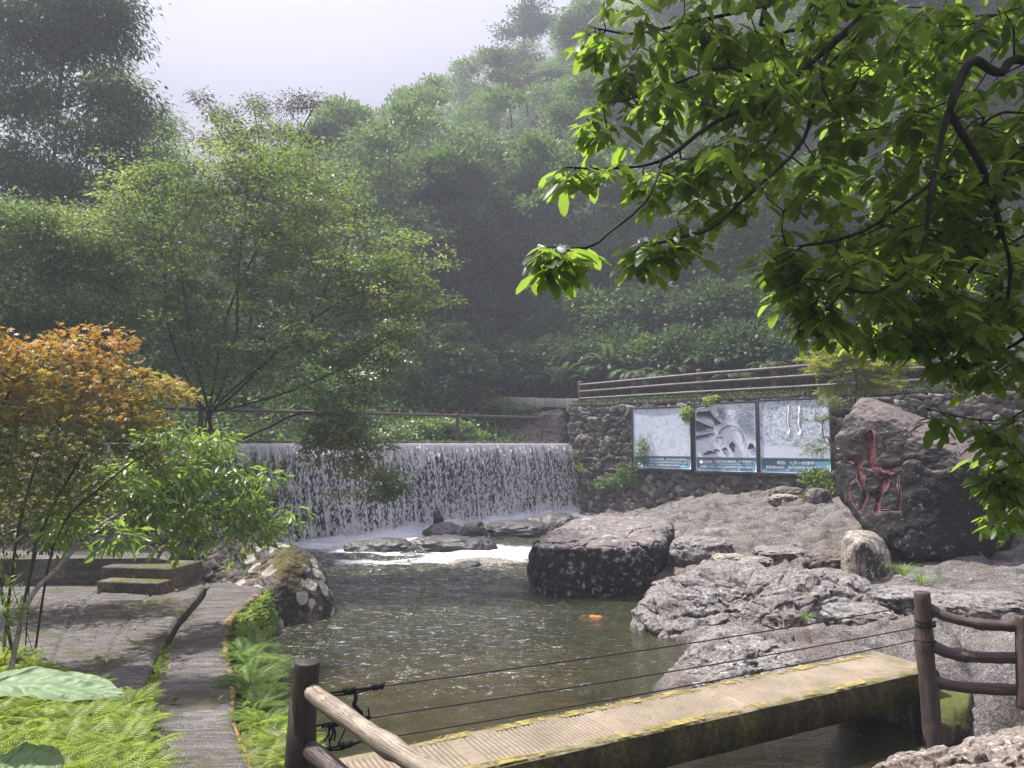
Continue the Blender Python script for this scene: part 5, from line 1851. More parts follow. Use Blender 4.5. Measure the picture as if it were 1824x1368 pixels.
def leaf_cloud(mb, T, per, rad, flat, length, tpl=LEAF_QUAD, width=1.0, centre=None, droop=.0, upn=1.0, mat=0, lvar=.35, along=None):
    """sprays of leaves round every twig tip"""
    T = np.asarray(T, float)
    n = len(T) * per
    c = np.repeat(T, per, axis=0)
    r = rng.normal(size=(n, 3)) * np.array([rad, rad, rad * flat]) * .6
    p = c + r
    if centre is None:
        o = norm(r * np.array([1, 1, .4]))
    else:
        o = norm(norm(c - centre) * .8 + norm(r) * .7)
    D = o + rng.normal(size=(n, 3)) * .35
    D[:, 2] -= droop
    N = rng.normal(size=(n, 3)) * .45 + np.array([0, 0, upn])
    put_leaves(mb, tpl, p, D, N, length * (1 - lvar / 2 + lvar * rng.random(n)), width, mat)


# ---- trees on the hillside: a few of each kind are grown, then copied
def hill_tree(name, h, cw, leafm, bark, leaf, per, ntip, shape, label, cat, group, bare=.35, flat=.28, rad=.52):
    root = thing(name, (0, 0, 0), label, cat, group)
    t = Tree()
    lean = rng.normal(size=2) * .05 * h
    t.limb([(0, 0, -.6), (lean[0] * .3, lean[1] * .3, h * .3), (lean[0] * .8, lean[1] * .8, h * .65), (lean[0], lean[1], h * .9)], step=.5)
    blobs = []
    if shape == 'tier':
        for k in range(7):
            f = bare + (1 - bare) * (k + .5) / 7
            a = rng.uniform(0, 2 * PI)
            rr = cw * (1.1 - .75 * abs(f - .55)) * rng.uniform(.55, .8)
            o = cw * .42 * (1 - f * .5)
            blobs.append(((math.cos(a) * o + lean[0] * f, math.sin(a) * o + lean[1] * f, f * h), (rr, rr, h * .075)))
    else:
        for k in range(8):
            f = bare + (1 - bare) * rng.uniform(.15, .95)
            a = k * 2.4
            o = cw * .55 * math.sqrt(max(.05, 1 - ((f - .6) / .5) ** 2))
            rr = cw * rng.uniform(.30, .46)
            blobs.append(((math.cos(a) * o + lean[0] * f, math.sin(a) * o + lean[1] * f, f * h), (rr, rr, rr * .62)))
    T = blob_pts(blobs, ntip)
    t.grow(T, .45, .10, .12)
    mb = MB()
    t.mesh(mb, .012, .47, .5, 6)
    mb.build('trunk', bark, root)
    mb = MB()
    leaf_cloud(mb, T, per, rad, flat, leaf, centre=np.array([0, 0, h * .55]), droop=.25)
    mb.build('crown', leafm, root)
    return root


HG = 'trees covering the misty hillside'
protos = [
    hill_tree('broadleaf_tree', 9.5, 3.2, G1, M_BARKM, .27, 46, 190, 'round', 'mid green round-crowned tree on the misty hillside', 'tree', HG),
    hill_tree('broadleaf_tree', 10.5, 3.1, G2, M_BARKM, .25, 48, 190, 'tier', 'pale green tiered tree on the misty hillside', 'tree', HG, .25),
    hill_tree('broadleaf_tree', 11.0, 2.9, G3, M_BARK, .25, 42, 200, 'round', 'dark green tree on the misty hillside', 'tree', HG, .30),
    hill_tree('broadleaf_tree', 8.5, 3.0, G4, M_BARKM, .25, 44, 180, 'tier', 'yellowish green tree on the misty hillside', 'tree', HG, .2),
    hill_tree('broadleaf_tree', 11.5, 2.8, G5, M_BARK, .24, 34, 170, 'round', 'olive open-crowned tree with bare limbs showing on the hillside', 'tree', HG, .35),
    hill_tree('broadleaf_tree', 9.0, 3.4, G2, M_BARKM, .25, 46, 200, 'round', 'pale green round-crowned tree on the misty hillside', 'tree', HG, .15),
]


def skyline(px, y):
    """height the tree tops may reach at depth y so that the ridge falls to the left as it does over this valley"""
    py = np.interp(px, [0, 300, 420, 540, 580, 650, 750, 850, 900, 1000, 1100], [330, 330, 285, 215, 160, 140, 105, 55, 5, -120, -400])
    return 2.5 + (790 - py) / FPX * y


cand = []
tries = rng.uniform([-62, 31], [66, 108], size=(10500, 2))
sdv, kv = behind(tries)
TZ = terrain(tries[:, 0], tries[:, 1], False)
for (x, y), sd, z in zip(tries, sdv, TZ):
    if sd < 9.5 or not (-.70 < x / y < .74):
        continue
    hmax = skyline(CX + FPX * x / y, y) - z
    if hmax < 5.5:
        continue
    dmin = 3.3 + .022 * y
    if all((x - a) ** 2 + (y - b) ** 2 > dmin * dmin for a, b in cand):
        cand.append((x, y))
cand.sort(key=lambda q: q[1])
cand = cand[:295]
print('HILL TREES', len(cand))
PH = [9.5, 10.5, 11.0, 8.5, 11.5, 9.0]
used = [False] * len(protos)
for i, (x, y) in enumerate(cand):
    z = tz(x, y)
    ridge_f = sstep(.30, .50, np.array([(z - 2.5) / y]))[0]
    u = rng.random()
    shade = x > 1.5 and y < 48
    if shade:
        k = 2 if u < .62 else (0 if u < .85 else 1)  # darker-leaved kinds favoured here, putting the shade into the crown colours
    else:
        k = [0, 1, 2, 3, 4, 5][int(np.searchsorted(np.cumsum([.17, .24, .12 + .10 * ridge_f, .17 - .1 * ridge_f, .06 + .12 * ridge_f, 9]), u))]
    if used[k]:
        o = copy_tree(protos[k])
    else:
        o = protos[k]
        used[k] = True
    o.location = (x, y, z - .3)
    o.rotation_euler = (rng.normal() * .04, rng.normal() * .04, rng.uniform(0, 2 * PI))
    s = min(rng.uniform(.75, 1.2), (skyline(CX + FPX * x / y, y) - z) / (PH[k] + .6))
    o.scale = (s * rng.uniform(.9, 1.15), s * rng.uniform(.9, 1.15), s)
for p, u in zip(protos, used):
    if not u:
        p.location = (0, 70, tz(0, 70))

# ---- understory that clothes the slope between the trunks
mb = MB()
n = 110000
q = rng.uniform([-40, 22], [58, 88], size=(n, 2))
sd, _ = behind(q)
q = q[(sd > 4.6) & ((q[:, 0] / q[:, 1] > -.63) & (q[:, 0] / q[:, 1] < .95))]
q = q[rng.random(len(q)) < np.clip(40 / q[:, 1], .4, 1)]
z = terrain(q[:, 0], q[:, 1])
hh = (.2 + 1.5 * rng.random(len(q)) ** 1.6) * sstep(4.4, 7.5, behind(q)[0])
cl = fbm(np.c_[q * .5, np.zeros(len(q))], 3, 401)
P = np.c_[q, z + hh * (.7 + .9 * cl)]
D = rdir(len(P), .1, .6)
D[:, 1] -= .5
put_leaves(mb, LEAF_QUAD, P, D, rng.normal(size=(len(P), 3)) * .6 + np.array([0, -.45, 1]), (.20 + .20 * rng.random(len(P))) * np.clip(P[:, 1] / 36, .9, 1.9), .95)
o = mb.build('undergrowth', G3)
tag(o, 'dark leafy undergrowth covering the foot of the hillside', None, None, 'stuff')


mb = MB()
n = 26000
q = np.c_[rng.uniform(-14, 2, n), rng.uniform(12, 36, n)]
sd = behind(q)[0]
q = q[(sd > 1.3) & (sd < 9)]
n = len(q)
pp = np.c_[q, terrain(q[:, 0], q[:, 1]) + .05 + .4 * rng.random(n) * (1 + fbm(np.c_[q * .7, np.zeros(n)], 3, 9))]
put_leaves(mb, LEAF_QUAD, pp, rdir(n, .3), rdir(n, 1.2), .10 + .12 * rng.random(n), 1.1)
o = mb.build('ground_cover_weir_bank', G1)
tag(o, 'leafy green ground cover on the bank beyond the weir rail', None, None, 'stuff')


# ---- shrubs
def shrub(name, loc, blobs, leafm, bark, leaf, per, ntip, label, cat, group=None, tpl=LEAF_QUAD, flat=.6, rad=.25, droop=.2, width=1.0, stems=3, rtip=.005):
    root = thing(name, loc, label, cat, group)
    t = Tree()
    loc = np.asarray(loc, float)
    c0 = np.mean([b[0] for b in blobs], axis=0)
    for k in range(stems):
        o_ = rng.normal(size=3) * .12
        o_[2] = -.1
        t.limb([loc + o_, loc + (c0 - loc) * .5 + rng.normal(size=3) * .12, c0 + rng.normal(size=3) * .25], step=.15)
    T = blob_pts(blobs, ntip)
    t.grow(T, .16, .10, .05)
    mb = MB()
    t.mesh(mb, rtip, .45, .1, 5)
    mb.build('branches', bark, root)
    mb = MB()
    leaf_cloud(mb, T, per, rad, flat, leaf, tpl, width, centre=c0, droop=droop)
    mb.build('foliage', leafm, root)
    return root


SG = 'dark shrubs along the road bank'
M_SHR = leaf_mat('bank_shrub_leaf', [(0.025, 0.052, 0.026), (0.055, 0.094, 0.042), (0.091, 0.151, 0.062)], (.10, .17, .04), .3, .52, .20)
M_SHRL = leaf_mat('bright_shrub_leaf', [(.04, .075, .022), (.07, .11, .03), (.11, .16, .045)], (.24, .36, .07), .38, .4, .45)
bank = [(880, 640, 33, 1.7), (930, 650, 32, 1.5), (985, 640, 32, 1.6), (1035, 648, 31, 1.5), (1090, 630, 30, 1.6), (1150, 640, 29, 1.4), (1215, 625, 28, 1.5), (1275, 640, 27, 1.3), (1330, 620, 26.5, 1.5),
        (1395, 630, 25.5, 1.3), (900, 570, 36, 2.2), (980, 560, 36, 2.2), (1070, 560, 34, 2.2), (1160, 560, 33, 2.1), (1250, 550, 31, 2.0), (1340, 545, 30, 1.9), (1430, 560, 28, 1.7), (1520, 570, 26, 1.5), (1440, 470, 32, 2.2), (1330, 460, 34, 2.4), (1230, 470, 36, 2.4), (1540, 480, 30, 2.0), (1640, 500, 28, 1.9), (1740, 520, 27, 1.9), (860, 500, 40, 2.4), (930, 490, 40, 2.3), (1000, 480, 39, 2.3), (1090, 480, 38, 2.2), (860, 620, 35, 1.5), (820, 560, 38, 2.0), (960, 610, 34, 1.4), (1040, 600, 33, 1.4)]
sp = [shrub('shrub', (0, 0, 0), [((0, 0, .75), (.8, .8, .55)), ((.45, .3, .6), (.5, .5, .45)), ((-.5, -.1, .55), (.5, .5, .4)), ((.1, -.3, .95), (.5, .5, .4))], m, M_BARK, .13, 26, 130, lab, 'shrub', SG, flat=.55, rad=.22)
      for m, lab in ((M_SHR, 'dark glossy shrub on the shaded bank behind the roadside fence'), (G1, 'mid green leafy shrub on the shaded bank behind the roadside fence'), (G3, 'very dark shrub in the shade behind the roadside fence'))]
first = [True] * 3
for i, (px, py, Y, r) in enumerate(bank):
    k = [0, 2, 2, 0, 2, 1, 2][i % 7]
    o = sp[k] if first[k] else copy_tree(sp[k])
    first[k] = False
    c = at(px, py, Y)
    g = tz(c[0], c[1])
    o.location = (c[0], c[1], max(g - .2, c[2] - r * .75))
    o.scale = (r, r, r)
    o.rotation_euler = (0, 0, rng.uniform(0, 6.28))

# ---- ferns and broad fronds on the bank
M_FERN = leaf_mat('fern_frond', [(0.090, 0.154, 0.030), (0.150, 0.238, 0.042), (0.225, 0.322, 0.060)], (.30, .46, .07), .42, .5, .35)
M_FERNY = leaf_mat('lime_fern', [(.13, .19, .02), (.19, .26, .03), (.26, .33, .05)], (.42, .55, .06), .42, .5, .35)
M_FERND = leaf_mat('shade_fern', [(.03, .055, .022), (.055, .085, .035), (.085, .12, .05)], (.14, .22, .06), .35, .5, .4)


def fern_mesh(nf, L, arch, pin, wid, npin=17, spread=1.0, tilt0=.9):
    mb = MB()
    for k in range(nf):
        a = k * 2.399 + rng.normal() * .2
        l = L * rng.uniform(.7, 1.1)
        t_ = np.linspace(0, 1, npin)
        el = tilt0 * rng.uniform(.75, 1.1) - arch * t_
        dx = np.cumsum(np.cos(el)) / npin * l * spread
        dz = np.cumsum(np.sin(el)) / npin * l
        P = np.stack([dx * math.cos(a), dx * math.sin(a), dz], -1)
        tube(mb, P, np.linspace(.006, .002, npin) * (L / .6), 3, False)
        T = norm(np.gradient(P, axis=0))
        S = norm(np.cross(T, [0, 0, 1.0]))
        N = np.cross(S, T)
        prof = np.sin(PI * np.clip(t_ * .93 + .07, 0, 1)) ** .7 * pin * l
        for sg in (1, -1):
            put_leaves(mb, LEAF_QUAD, P[1:], S[1:] * sg + T[1:] * .45 + N[1:] * -.12, N[1:], prof[1:], wid)
    return mb


def scatter_copies(mesh_parts, spots, name, label, cat, group, parts=('fronds',)):
    """mesh_parts: list of variants (mesh objects data)"""
    outs = []
    for i, (loc, s, lab) in enumerate(spots):
        me = mesh_parts[i % len(mesh_parts)]
        o = bpy.data.objects.new(name, me)
        COL.objects.link(o)
        o.location = [float(v) for v in loc]
        o.scale = (s, s, s * rng.uniform(.85, 1.15))
        o.rotation_euler = (rng.normal() * .08, rng.normal() * .08, rng.uniform(0, 6.28))
        tag(o, lab or label, cat, group)
        outs.append(o)
    return outs


def mesh_of(mb, name, mat):
    me = mb.mesh(name)
    me.materials.append(mat)
    return me


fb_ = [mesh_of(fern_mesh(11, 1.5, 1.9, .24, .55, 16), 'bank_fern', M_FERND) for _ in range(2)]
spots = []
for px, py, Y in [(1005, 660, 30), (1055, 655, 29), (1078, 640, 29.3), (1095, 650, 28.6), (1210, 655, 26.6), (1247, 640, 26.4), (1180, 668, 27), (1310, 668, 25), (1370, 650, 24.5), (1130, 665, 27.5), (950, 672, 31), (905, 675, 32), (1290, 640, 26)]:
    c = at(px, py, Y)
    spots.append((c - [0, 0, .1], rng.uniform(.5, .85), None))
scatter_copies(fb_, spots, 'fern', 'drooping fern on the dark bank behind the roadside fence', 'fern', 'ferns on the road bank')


def broadleaf_plant(name, spots, L, w, m, label, cat, group, nl=9):
    vs = []
    for _ in range(2):
        mb = MB()
        for k in range(nl):
            a = k * 2.399
            t_ = np.linspace(0, 1, 12)
            el = rng.uniform(.6, 1.35) - 1.5 * t_ ** 1.5
            l = L * rng.uniform(.7, 1.1)
            dx, dz = np.cumsum(np.cos(el)) / 12 * l, np.cumsum(np.sin(el)) / 12 * l
            P = np.stack([dx * math.cos(a), dx * math.sin(a), dz], -1)
            S = np.array([-math.sin(a), math.cos(a), 0])
            wd_ = (w * l * np.sin(PI * np.clip(t_ * .9 + .06, 0, 1)) ** .8)[:, None]
            up_ = np.array([0, 0, .16]) * wd_
            mb.add(np.stack([P - S * wd_ + up_, P, P + S * wd_ + up_], 1).reshape(-1, 3), grid_faces(12, 3))
        vs.append(mesh_of(mb, name, m))
    return scatter_copies(vs, spots, name, label, cat, group)


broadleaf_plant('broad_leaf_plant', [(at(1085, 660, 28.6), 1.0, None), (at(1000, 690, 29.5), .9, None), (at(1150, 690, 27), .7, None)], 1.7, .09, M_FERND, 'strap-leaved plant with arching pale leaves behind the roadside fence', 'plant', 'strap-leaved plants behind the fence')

# ---- leafy mound of creeper beyond the weir rail, and the bush above it
M_KUDZU = leaf_mat('creeper_leaf', [(.06, .11, .025), (.09, .15, .035), (.13, .20, .05)], (.25, .40, .07), .35, .4, .45)
shrub('creeper_mound', at(775, 786, 25.6), [(at(735, 768, 25.4), (.9, .7, .42)), (at(790, 766, 26.0), (1.0, .8, .45)), (at(700, 775, 24.5), (.8, .6, .35)), (at(840, 776, 27), (.6, .6, .25))], M_KUDZU, M_BARK, .105, 30, 150,
      'low bright green creeper mound behind the weir rail', 'creeper', tpl=LEAF_OVAL, flat=.35, rad=.22, droop=.5, width=1.7)
shrub('creeper_mound', at(900, 730, 29.8), [(at(885, 722, 29.8), (.9, .5, .22)), (at(930, 727, 29.5), (.7, .5, .16))], M_KUDZU, M_BARK, .11, 24, 60, 'creeper trailing over the bank below the pale road kerb', 'creeper', tpl=LEAF_OVAL, flat=.35, rad=.2, droop=.5, width=1.7)
shrub('leafy_bush', at(790, 745, 30), [(at(820, 650, 30), (1.3, 1.2, .9)), (at(770, 690, 29.6), (1.2, 1.1, .8)), (at(840, 700, 30.5), (.9, .9, .6)), (at(795, 610, 30.5), (.9, .9, .7))], M_SHRL, M_BARK, .17, 34, 240,
      'full green bush with layered leaves behind the middle of the weir rail', 'bush', tpl=LEAF_OVAL, flat=.4, rad=.34, droop=.45, width=1.35)
shrub('leafy_bush', at(700, 745, 28), [(at(690, 660, 28), (1.0, 1.0, 1.0)), (at(640, 690, 27), (1.1, 1.0, .8)), (at(720, 600, 29), (.9, .9, .8))], M_KUDZU, M_BARK, .15, 30, 190,
      'bright green bush half hidden behind the dark spreading tree', 'bush', tpl=LEAF_OVAL, flat=.45, rad=.32, droop=.4, width=1.3)
shrub('leafy_bush', at(580, 760, 25), [(at(560, 700, 25), (1.3, 1.0, .9)), (at(610, 730, 25), (1.0, .8, .6)), (at(500, 720, 24), (1.2, 1, .8)), (at(440, 730, 23), (1.2, 1, .9))], G1, M_BARK, .13, 30, 240,
      'mid green bush behind the rail under the dark spreading tree', 'bush', flat=.5, rad=.28)

# ---- trees beyond the weir, between the rail and the hill
MG = 'trees standing beyond the weir'
for (px, py, Y, s, k, lab) in [(690, 745, 33, .95, 1, 'pale green tiered tree beyond the weir, second right of the dark spreading tree'), (610, 745, 37, 1.05, 5, 'round pale green tree just beyond the weir behind the dark spreading tree'),
                               (790, 740, 37, .9, 0, 'mid green tree beyond the weir behind the full green bush'), (500, 745, 33, 1.0, 3, 'yellowish tree beyond the weir seen through the dark spreading tree'),
                               (560, 745, 45, 1.15, 4, 'tall olive tree with open crown beyond the weir'), (420, 745, 40, 1.25, 4, 'tall open brownish tree rising above the dark spreading tree'), (860, 735, 39, .8, 2, 'dark tree beyond the weir at the edge of the shade'),
                               (350, 745, 31, 1.0, 0, 'mid green tree beyond the left end of the weir'), (260, 745, 36, 1.1, 2, 'dark tree far left beyond the weir')]:
    c = at(px, py, Y)
    o = copy_tree(protos[k])
    o.location = (c[0], c[1], tz(c[0], c[1]) - .2)
    s = min(s, (skyline(px, c[1]) - o.location.z) / (PH[k] + .5))
    o.scale = (s, s, s)
    o.rotation_euler = (0, 0, rng.uniform(0, 6.28))
    tag(o, lab, 'tree', MG)

# ---- the dark spreading tree beside the weir
M_DT = leaf_mat('small_dark_leaf', [(0.036, 0.066, 0.032), (0.068, 0.117, 0.054), (0.121, 0.194, 0.090), (0.179, 0.264, 0.134)], (.24, .36, .05), .40, .52, .20, patch=((.21, .24, .06), .5, .60))
base = at(372, 905, 14.6)
dt = thing('spreading_tree', base, 'wide spreading dark small-leaved tree overhanging the left half of the weir', 'tree')
t = Tree()
tr = t.limb([base - [0, 0, .5], at(370, 800, 14.6), at(372, 735, 14.6)], step=.15)
fork = tr[-1]
L_ = [t.limb([t.p[fork]] + [at(*q) for q in s], fork, .15) for s in (
    [(385, 660, 14.7), (405, 560, 14.8), (450, 460, 15), (500, 380, 15.2)],
    [(350, 650, 14.4), (330, 540, 14.2), (320, 430, 14)],
    [(420, 700, 14.4), (500, 620, 14.2), (600, 540, 14.0), (700, 500, 13.8)],
    [(360, 640, 15.2), (400, 480, 16), (470, 330, 16.5)],
    [(300, 690, 14.2), (230, 590, 14.0), (170, 520, 14)],
    [(395, 690, 14.9), (420, 600, 15.2), (425, 480, 15.4), (440, 350, 15.8), (435, 250, 16)], [(430, 680, 14.2), (540, 590, 14.0), (600, 470, 14.2), (640, 400, 14.4)],
    [(345, 700, 14.8), (300, 580, 15), (290, 460, 15), (260, 380, 15.2)], [(440, 720, 14.3), (560, 680, 13.9), (680, 610, 13.8), (760, 560, 14)])]
low = t.limb([t.p[tr[-3]]] + [at(*q) for q in [(400, 790, 14.2), (470, 765, 13.9), (540, 735, 13.7), (600, 755, 13.6), (645, 800, 13.6), (675, 850, 13.55), (705, 885, 13.5)]], tr[-3], .12)
B = lambda px, py, Y, rx, ry, rz: (at(px, py, Y), (rx, ry, rz))
blobs = [B(430, 480, 15, 1.7, 1.6, 1.2), B(310, 360, 14.6, 1.2, 1.4, 1.0), B(230, 400, 15.5, .9, 1, .8), B(510, 250, 16.5, .8, .8, .5), B(420, 240, 16, .6, .7, .4), B(540, 400, 15.2, 1.6, 1.4, 1.2), B(620, 500, 14.5, 1.2, 1.1, .9), B(700, 500, 14.2, .9, .9, .7), B(470, 310, 16, 1.2, 1.1, .7),
         B(250, 520, 14.2, 1.3, 1.2, 1.0), B(600, 630, 13.9, 1.0, .9, .75), B(480, 620, 14.2, 1.1, 1.0, .8), B(690, 600, 13.9, .75, .7, .6), B(330, 620, 14.0, 1.0, .9, .9), B(560, 320, 16, .9, .9, .5),
         B(640, 700, 13.6, .65, .6, .4), B(570, 690, 13.7, .7, .6, .4), B(380, 320, 15, 1.0, 1.0, .6), B(770, 540, 14.1, .35, .4, .30), B(720, 430, 14.6, .55, .5, .4)]
T1 = blob_pts(blobs, 1150)
T1 = T1 + rng.normal(size=T1.shape) * np.array([.28, .28, .22])
ht = blob_pts([B(600, 775, 13.6, .45, .4, .22), B(645, 800, 13.6, .38, .4, .26), B(685, 855, 13.6, .30, .3, .30), B(625, 845, 13.5, .30, .25, .2), B(705, 880, 13.5, .14, .2, .16), B(560, 800, 13.7, .4, .3, .2), B(430, 860, 14.0, .45, .4, .35), B(600, 755, 13.6, .4, .4, .2)], 150)
ht = ht + rng.normal(size=ht.shape) * .12
t.grow(T1, .16, .09, .10)
t.grow(ht, .14, .08, -.05)
mb = MB()
t.mesh(mb, .0036, .46, .17, 8, rough=.15)
mb.build('trunk', M_BARK, dt)
mb = MB()
leaf_cloud(mb, np.vstack([T1, ht]), 44, .21, .32, .088, LEAF_QUAD, 1.0, None, .25, .9)
mb.build('crown', M_DT, dt)

# ---- tall trees at the left edge
M_LT = leaf_mat('hanging_leaf', [(0.044, 0.081, 0.035), (0.084, 0.140, 0.059), (0.147, 0.225, 0.099)], (.16, .24, .07), .34, .52, .20, patch=((.12, .17, .05), .4, .60))


def left_tree(name, base, limbs, blobs, ntip, per, rad, leaf, m, label, droop=.7, flat=.5, rtip=.0045, tpl=LEAF_QUAD, width=.55):
    root = thing(name, base, label, 'tree')
    t = Tree()
    tr = t.limb([np.asarray(base) - [0, 0, .4]] + [at(*q) for q in limbs[0]], step=.3)
    for l in limbs[1:]:
        p0 = at(*l[0])
        j = t.nearest(p0)
        t.limb([t.p[j]] + [at(*q) for q in l[1:]], j, .25)
    T = blob_pts(blobs, ntip)
    t.grow(T, .25, .09, .08)
    mb = MB()
    t.mesh(mb, rtip, .46, .3, 8, rough=.1)
    mb.build('trunk', M_BARK, root)
    mb = MB()
    leaf_cloud(mb, T, per, rad, flat, leaf, tpl, width, None, droop, .7)
    mb.build('crown', m, root)
    return root


left_tree('tall_tree', at(60, 800, 20), [[(60, 600, 20), (90, 350, 20), (110, 120, 20), (130, -80, 20)], [(90, 350, 20), (180, 220, 19.5), (240, 120, 19)], [(75, 450, 20), (10, 300, 19), (-30, 150, 19)]],
          [B(120, 60, 20, 1.9, 1.6, 1.0), B(190, 30, 19.6, 1.0, 1, 1.1), B(215, 180, 19.5, .85, 1, .75), B(60, 170, 19.5, 1.3, 1.3, .9), B(120, -60, 20, 2.0, 1.6, 1.0), B(-20, 60, 19, 1.4, 1.2, 1.2), B(180, 250, 19, 1.2, 1.1, .6),
           B(30, 300, 19, 1.2, 1.2, .8), B(110, 330, 19, 1.1, 1.1, .6), B(-20, 420, 18.5, 1.2, 1.0, .9), B(250, 320, 20, .9, .9, .5)],
          980, 54, .42, .17, M_LT, 'tall tree with hanging narrow leaves against the sky at the left edge')
left_tree('leaning_tree', at(20, 900, 13.5), [[(28, 760, 13.5), (30, 560, 13.5), (40, 460, 13.4)], [(30, 560, 13.5), (110, 440, 13.4), (180, 380, 13.6)], [(35, 500, 13.5), (-20, 420, 13.2)]],
          [B(60, 480, 13.5, .9, .9, .6), B(130, 420, 13.6, .9, .9, .5), B(20, 390, 13.2, .9, .9, .5), B(180, 480, 13.8, .8, .8, .55), B(90, 560, 13.3, .9, .9, .5), B(-20, 560, 13.0, .8, .8, .6), B(180, 590, 13.5, .8, .8, .5), B(60, 650, 13.2, .9, .8, .5), B(180, 680, 13.4, .8, .7, .45), B(-10, 700, 13, .8, .8, .5)],
          700, 50, .26, .085, M_DT, 'dark small-leaved tree with a thin black trunk behind the orange maple', .35, .4, .0038, LEAF_QUAD, .9)
left_tree('pale_tree', at(230, 800, 26), [[(230, 600, 26), (260, 420, 26), (290, 280, 26)], [(250, 480, 26), (330, 380, 26)]],
          [B(270, 230, 26, 1.1, 1.2, .8), B(300, 300, 26, 1.2, 1.1, .7), B(230, 330, 25.5, 1.3, 1.1, .8), B(330, 360, 26, 1.2, 1, .6), B(180, 420, 25, 1.3, 1.1, .9), B(290, 430, 25, 1.5, 1.2, .8), B(200, 160, 25, .9, .9, .9)],
          520, 60, .42, .16, G2, 'hazy pale green tree between the tall left tree and the spreading tree', .4, .45, .006)
left_tree('sparse_tree', at(440, 760, 23), [[(450, 500, 23), (470, 330, 23), (500, 260, 23)], [(460, 400, 23), (420, 290, 23), (370, 200, 23)], [(480, 300, 23), (530, 240, 23), (560, 190, 23)], [(470, 330, 23), (460, 240, 23), (450, 180, 23)]],
          [B(360, 180, 23, .45, .5, .22), B(400, 205, 23, .5, .5, .3), B(455, 190, 23, .5, .5, .25), B(520, 190, 23, .55, .5, .35), B(560, 185, 23, .45, .5, .3), B(500, 240, 23, .8, .6, .3), B(420, 250, 23, .7, .6, .3), B(560, 250, 23, .5, .5, .4), B(370, 260, 23, .45, .5, .3)],
          170, 34, .26, .12, leaf_mat('bronze_leaf', [(.035, .032, .02), (.06, .055, .028), (.09, .085, .04)], (.14, .14, .04), .3, .45, .4), 'sparse brownish tree top with bare limbs against the white sky', .3, .5, .008)

# ---- orange maple on the left bank
M_MAPO = leaf_mat('orange_maple_leaf', [(.34, .13, .04), (.38, .19, .04), (.40, .25, .05), (.28, .22, .05), (.20, .19, .05)], (.66, .36, .07), .42, .45, .4)
M_MAPG = leaf_mat('green_maple_leaf', [(.07, .085, .02), (.12, .125, .028), (.19, .17, .035)], (.36, .36, .06), .4, .45, .4)
mbase = at(28, 1075, 7.0)
mbase[2] = .5
mp = thing('maple', mbase, 'slender multi-stemmed maple with orange upper leaves on the left bank', 'maple')
t = Tree()
for k, s in enumerate(([(30, 960, 7.0), (75, 800, 7.0), (130, 720, 7.1), (220, 650, 7.1)], [(70, 960, 6.9), (130, 840, 6.9), (190, 740, 7.0), (280, 690, 7.0)], [(-20, 900, 6.8), (-10, 760, 6.7), (40, 660, 6.8)],
                       [(60, 980, 7.1), (100, 900, 7.2), (105, 760, 7.3), (140, 640, 7.3)], [(100, 960, 6.8), (190, 860, 6.7), (300, 780, 6.7)], [(0, 940, 7.2), (35, 780, 7.3), (60, 640, 7.4)])):
    t.limb([mbase + [.05 * (k - 2), .03 * k, -.1]] + [at(*q) for q in s], -1, .1)
TO = blob_pts([B(60, 650, 7.0, 0.50, .4, 0.27), B(150, 620, 7.1, 0.39, .35, 0.22), B(190, 680, 7.0, 0.56, .4, 0.27), B(20, 710, 6.8, 0.45, .4, 0.26), B(130, 730, 6.9, 0.56, .4, 0.22), B(270, 690, 7.0, 0.39, .3, 0.17), B(310, 700, 7.0, 0.25, .2, 0.10), B(250, 740, 6.9, 0.34, .3, 0.17), B(200, 610, 7.2, 0.22, .2, 0.12), B(-30, 640, 6.8, 0.45, .4, 0.34)], 330)
TGm = blob_pts([B(220, 780, 6.8, .4, .35, .16), B(120, 800, 6.8, .5, .4, .18), B(40, 830, 6.7, .4, .4, .2), B(180, 870, 6.8, .4, .4, .2), B(280, 820, 6.9, .3, .3, .15), B(80, 900, 6.9, .5, .4, .2), B(-20, 780, 6.6, .4, .4, .2)], 230)
t.grow(np.vstack([TO, TGm]), .09, .10, .06)
mb = MB()
t.mesh(mb, .0024, .44, .03, 6)
mb.build('trunk', bark_mat('olive_maple_bark', (.028, .024, .018), (.10, .085, .055), 20), mp)
mb = MB()
pyO = proj(TO)[1]
mO = rng.random(len(TO)) < np.clip((735 - pyO) / 150, .06, .85)
leaf_cloud(mb, TO[mO], 12, .10, .45, .056, LEAF_MAPLE, 1.0, None, .25, .8)
mb.build('orange_foliage', M_MAPO, mp)
mb = MB()
leaf_cloud(mb, TO[~mO], 12, .10, .5, .054, LEAF_MAPLE, 1.0, None, .25, .8)
mb.build('amber_foliage', leaf_mat('amber_maple_leaf', [(.16, .145, .03), (.24, .19, .04), (.30, .21, .045)], (.55, .45, .07), .42, .5, .3), mp)
mb = MB()
leaf_cloud(mb, TGm, 12, .10, .6, .050, LEAF_MAPLE, 1.0, None, .25, 1.0)
mb.build('green_foliage', M_MAPG, mp)

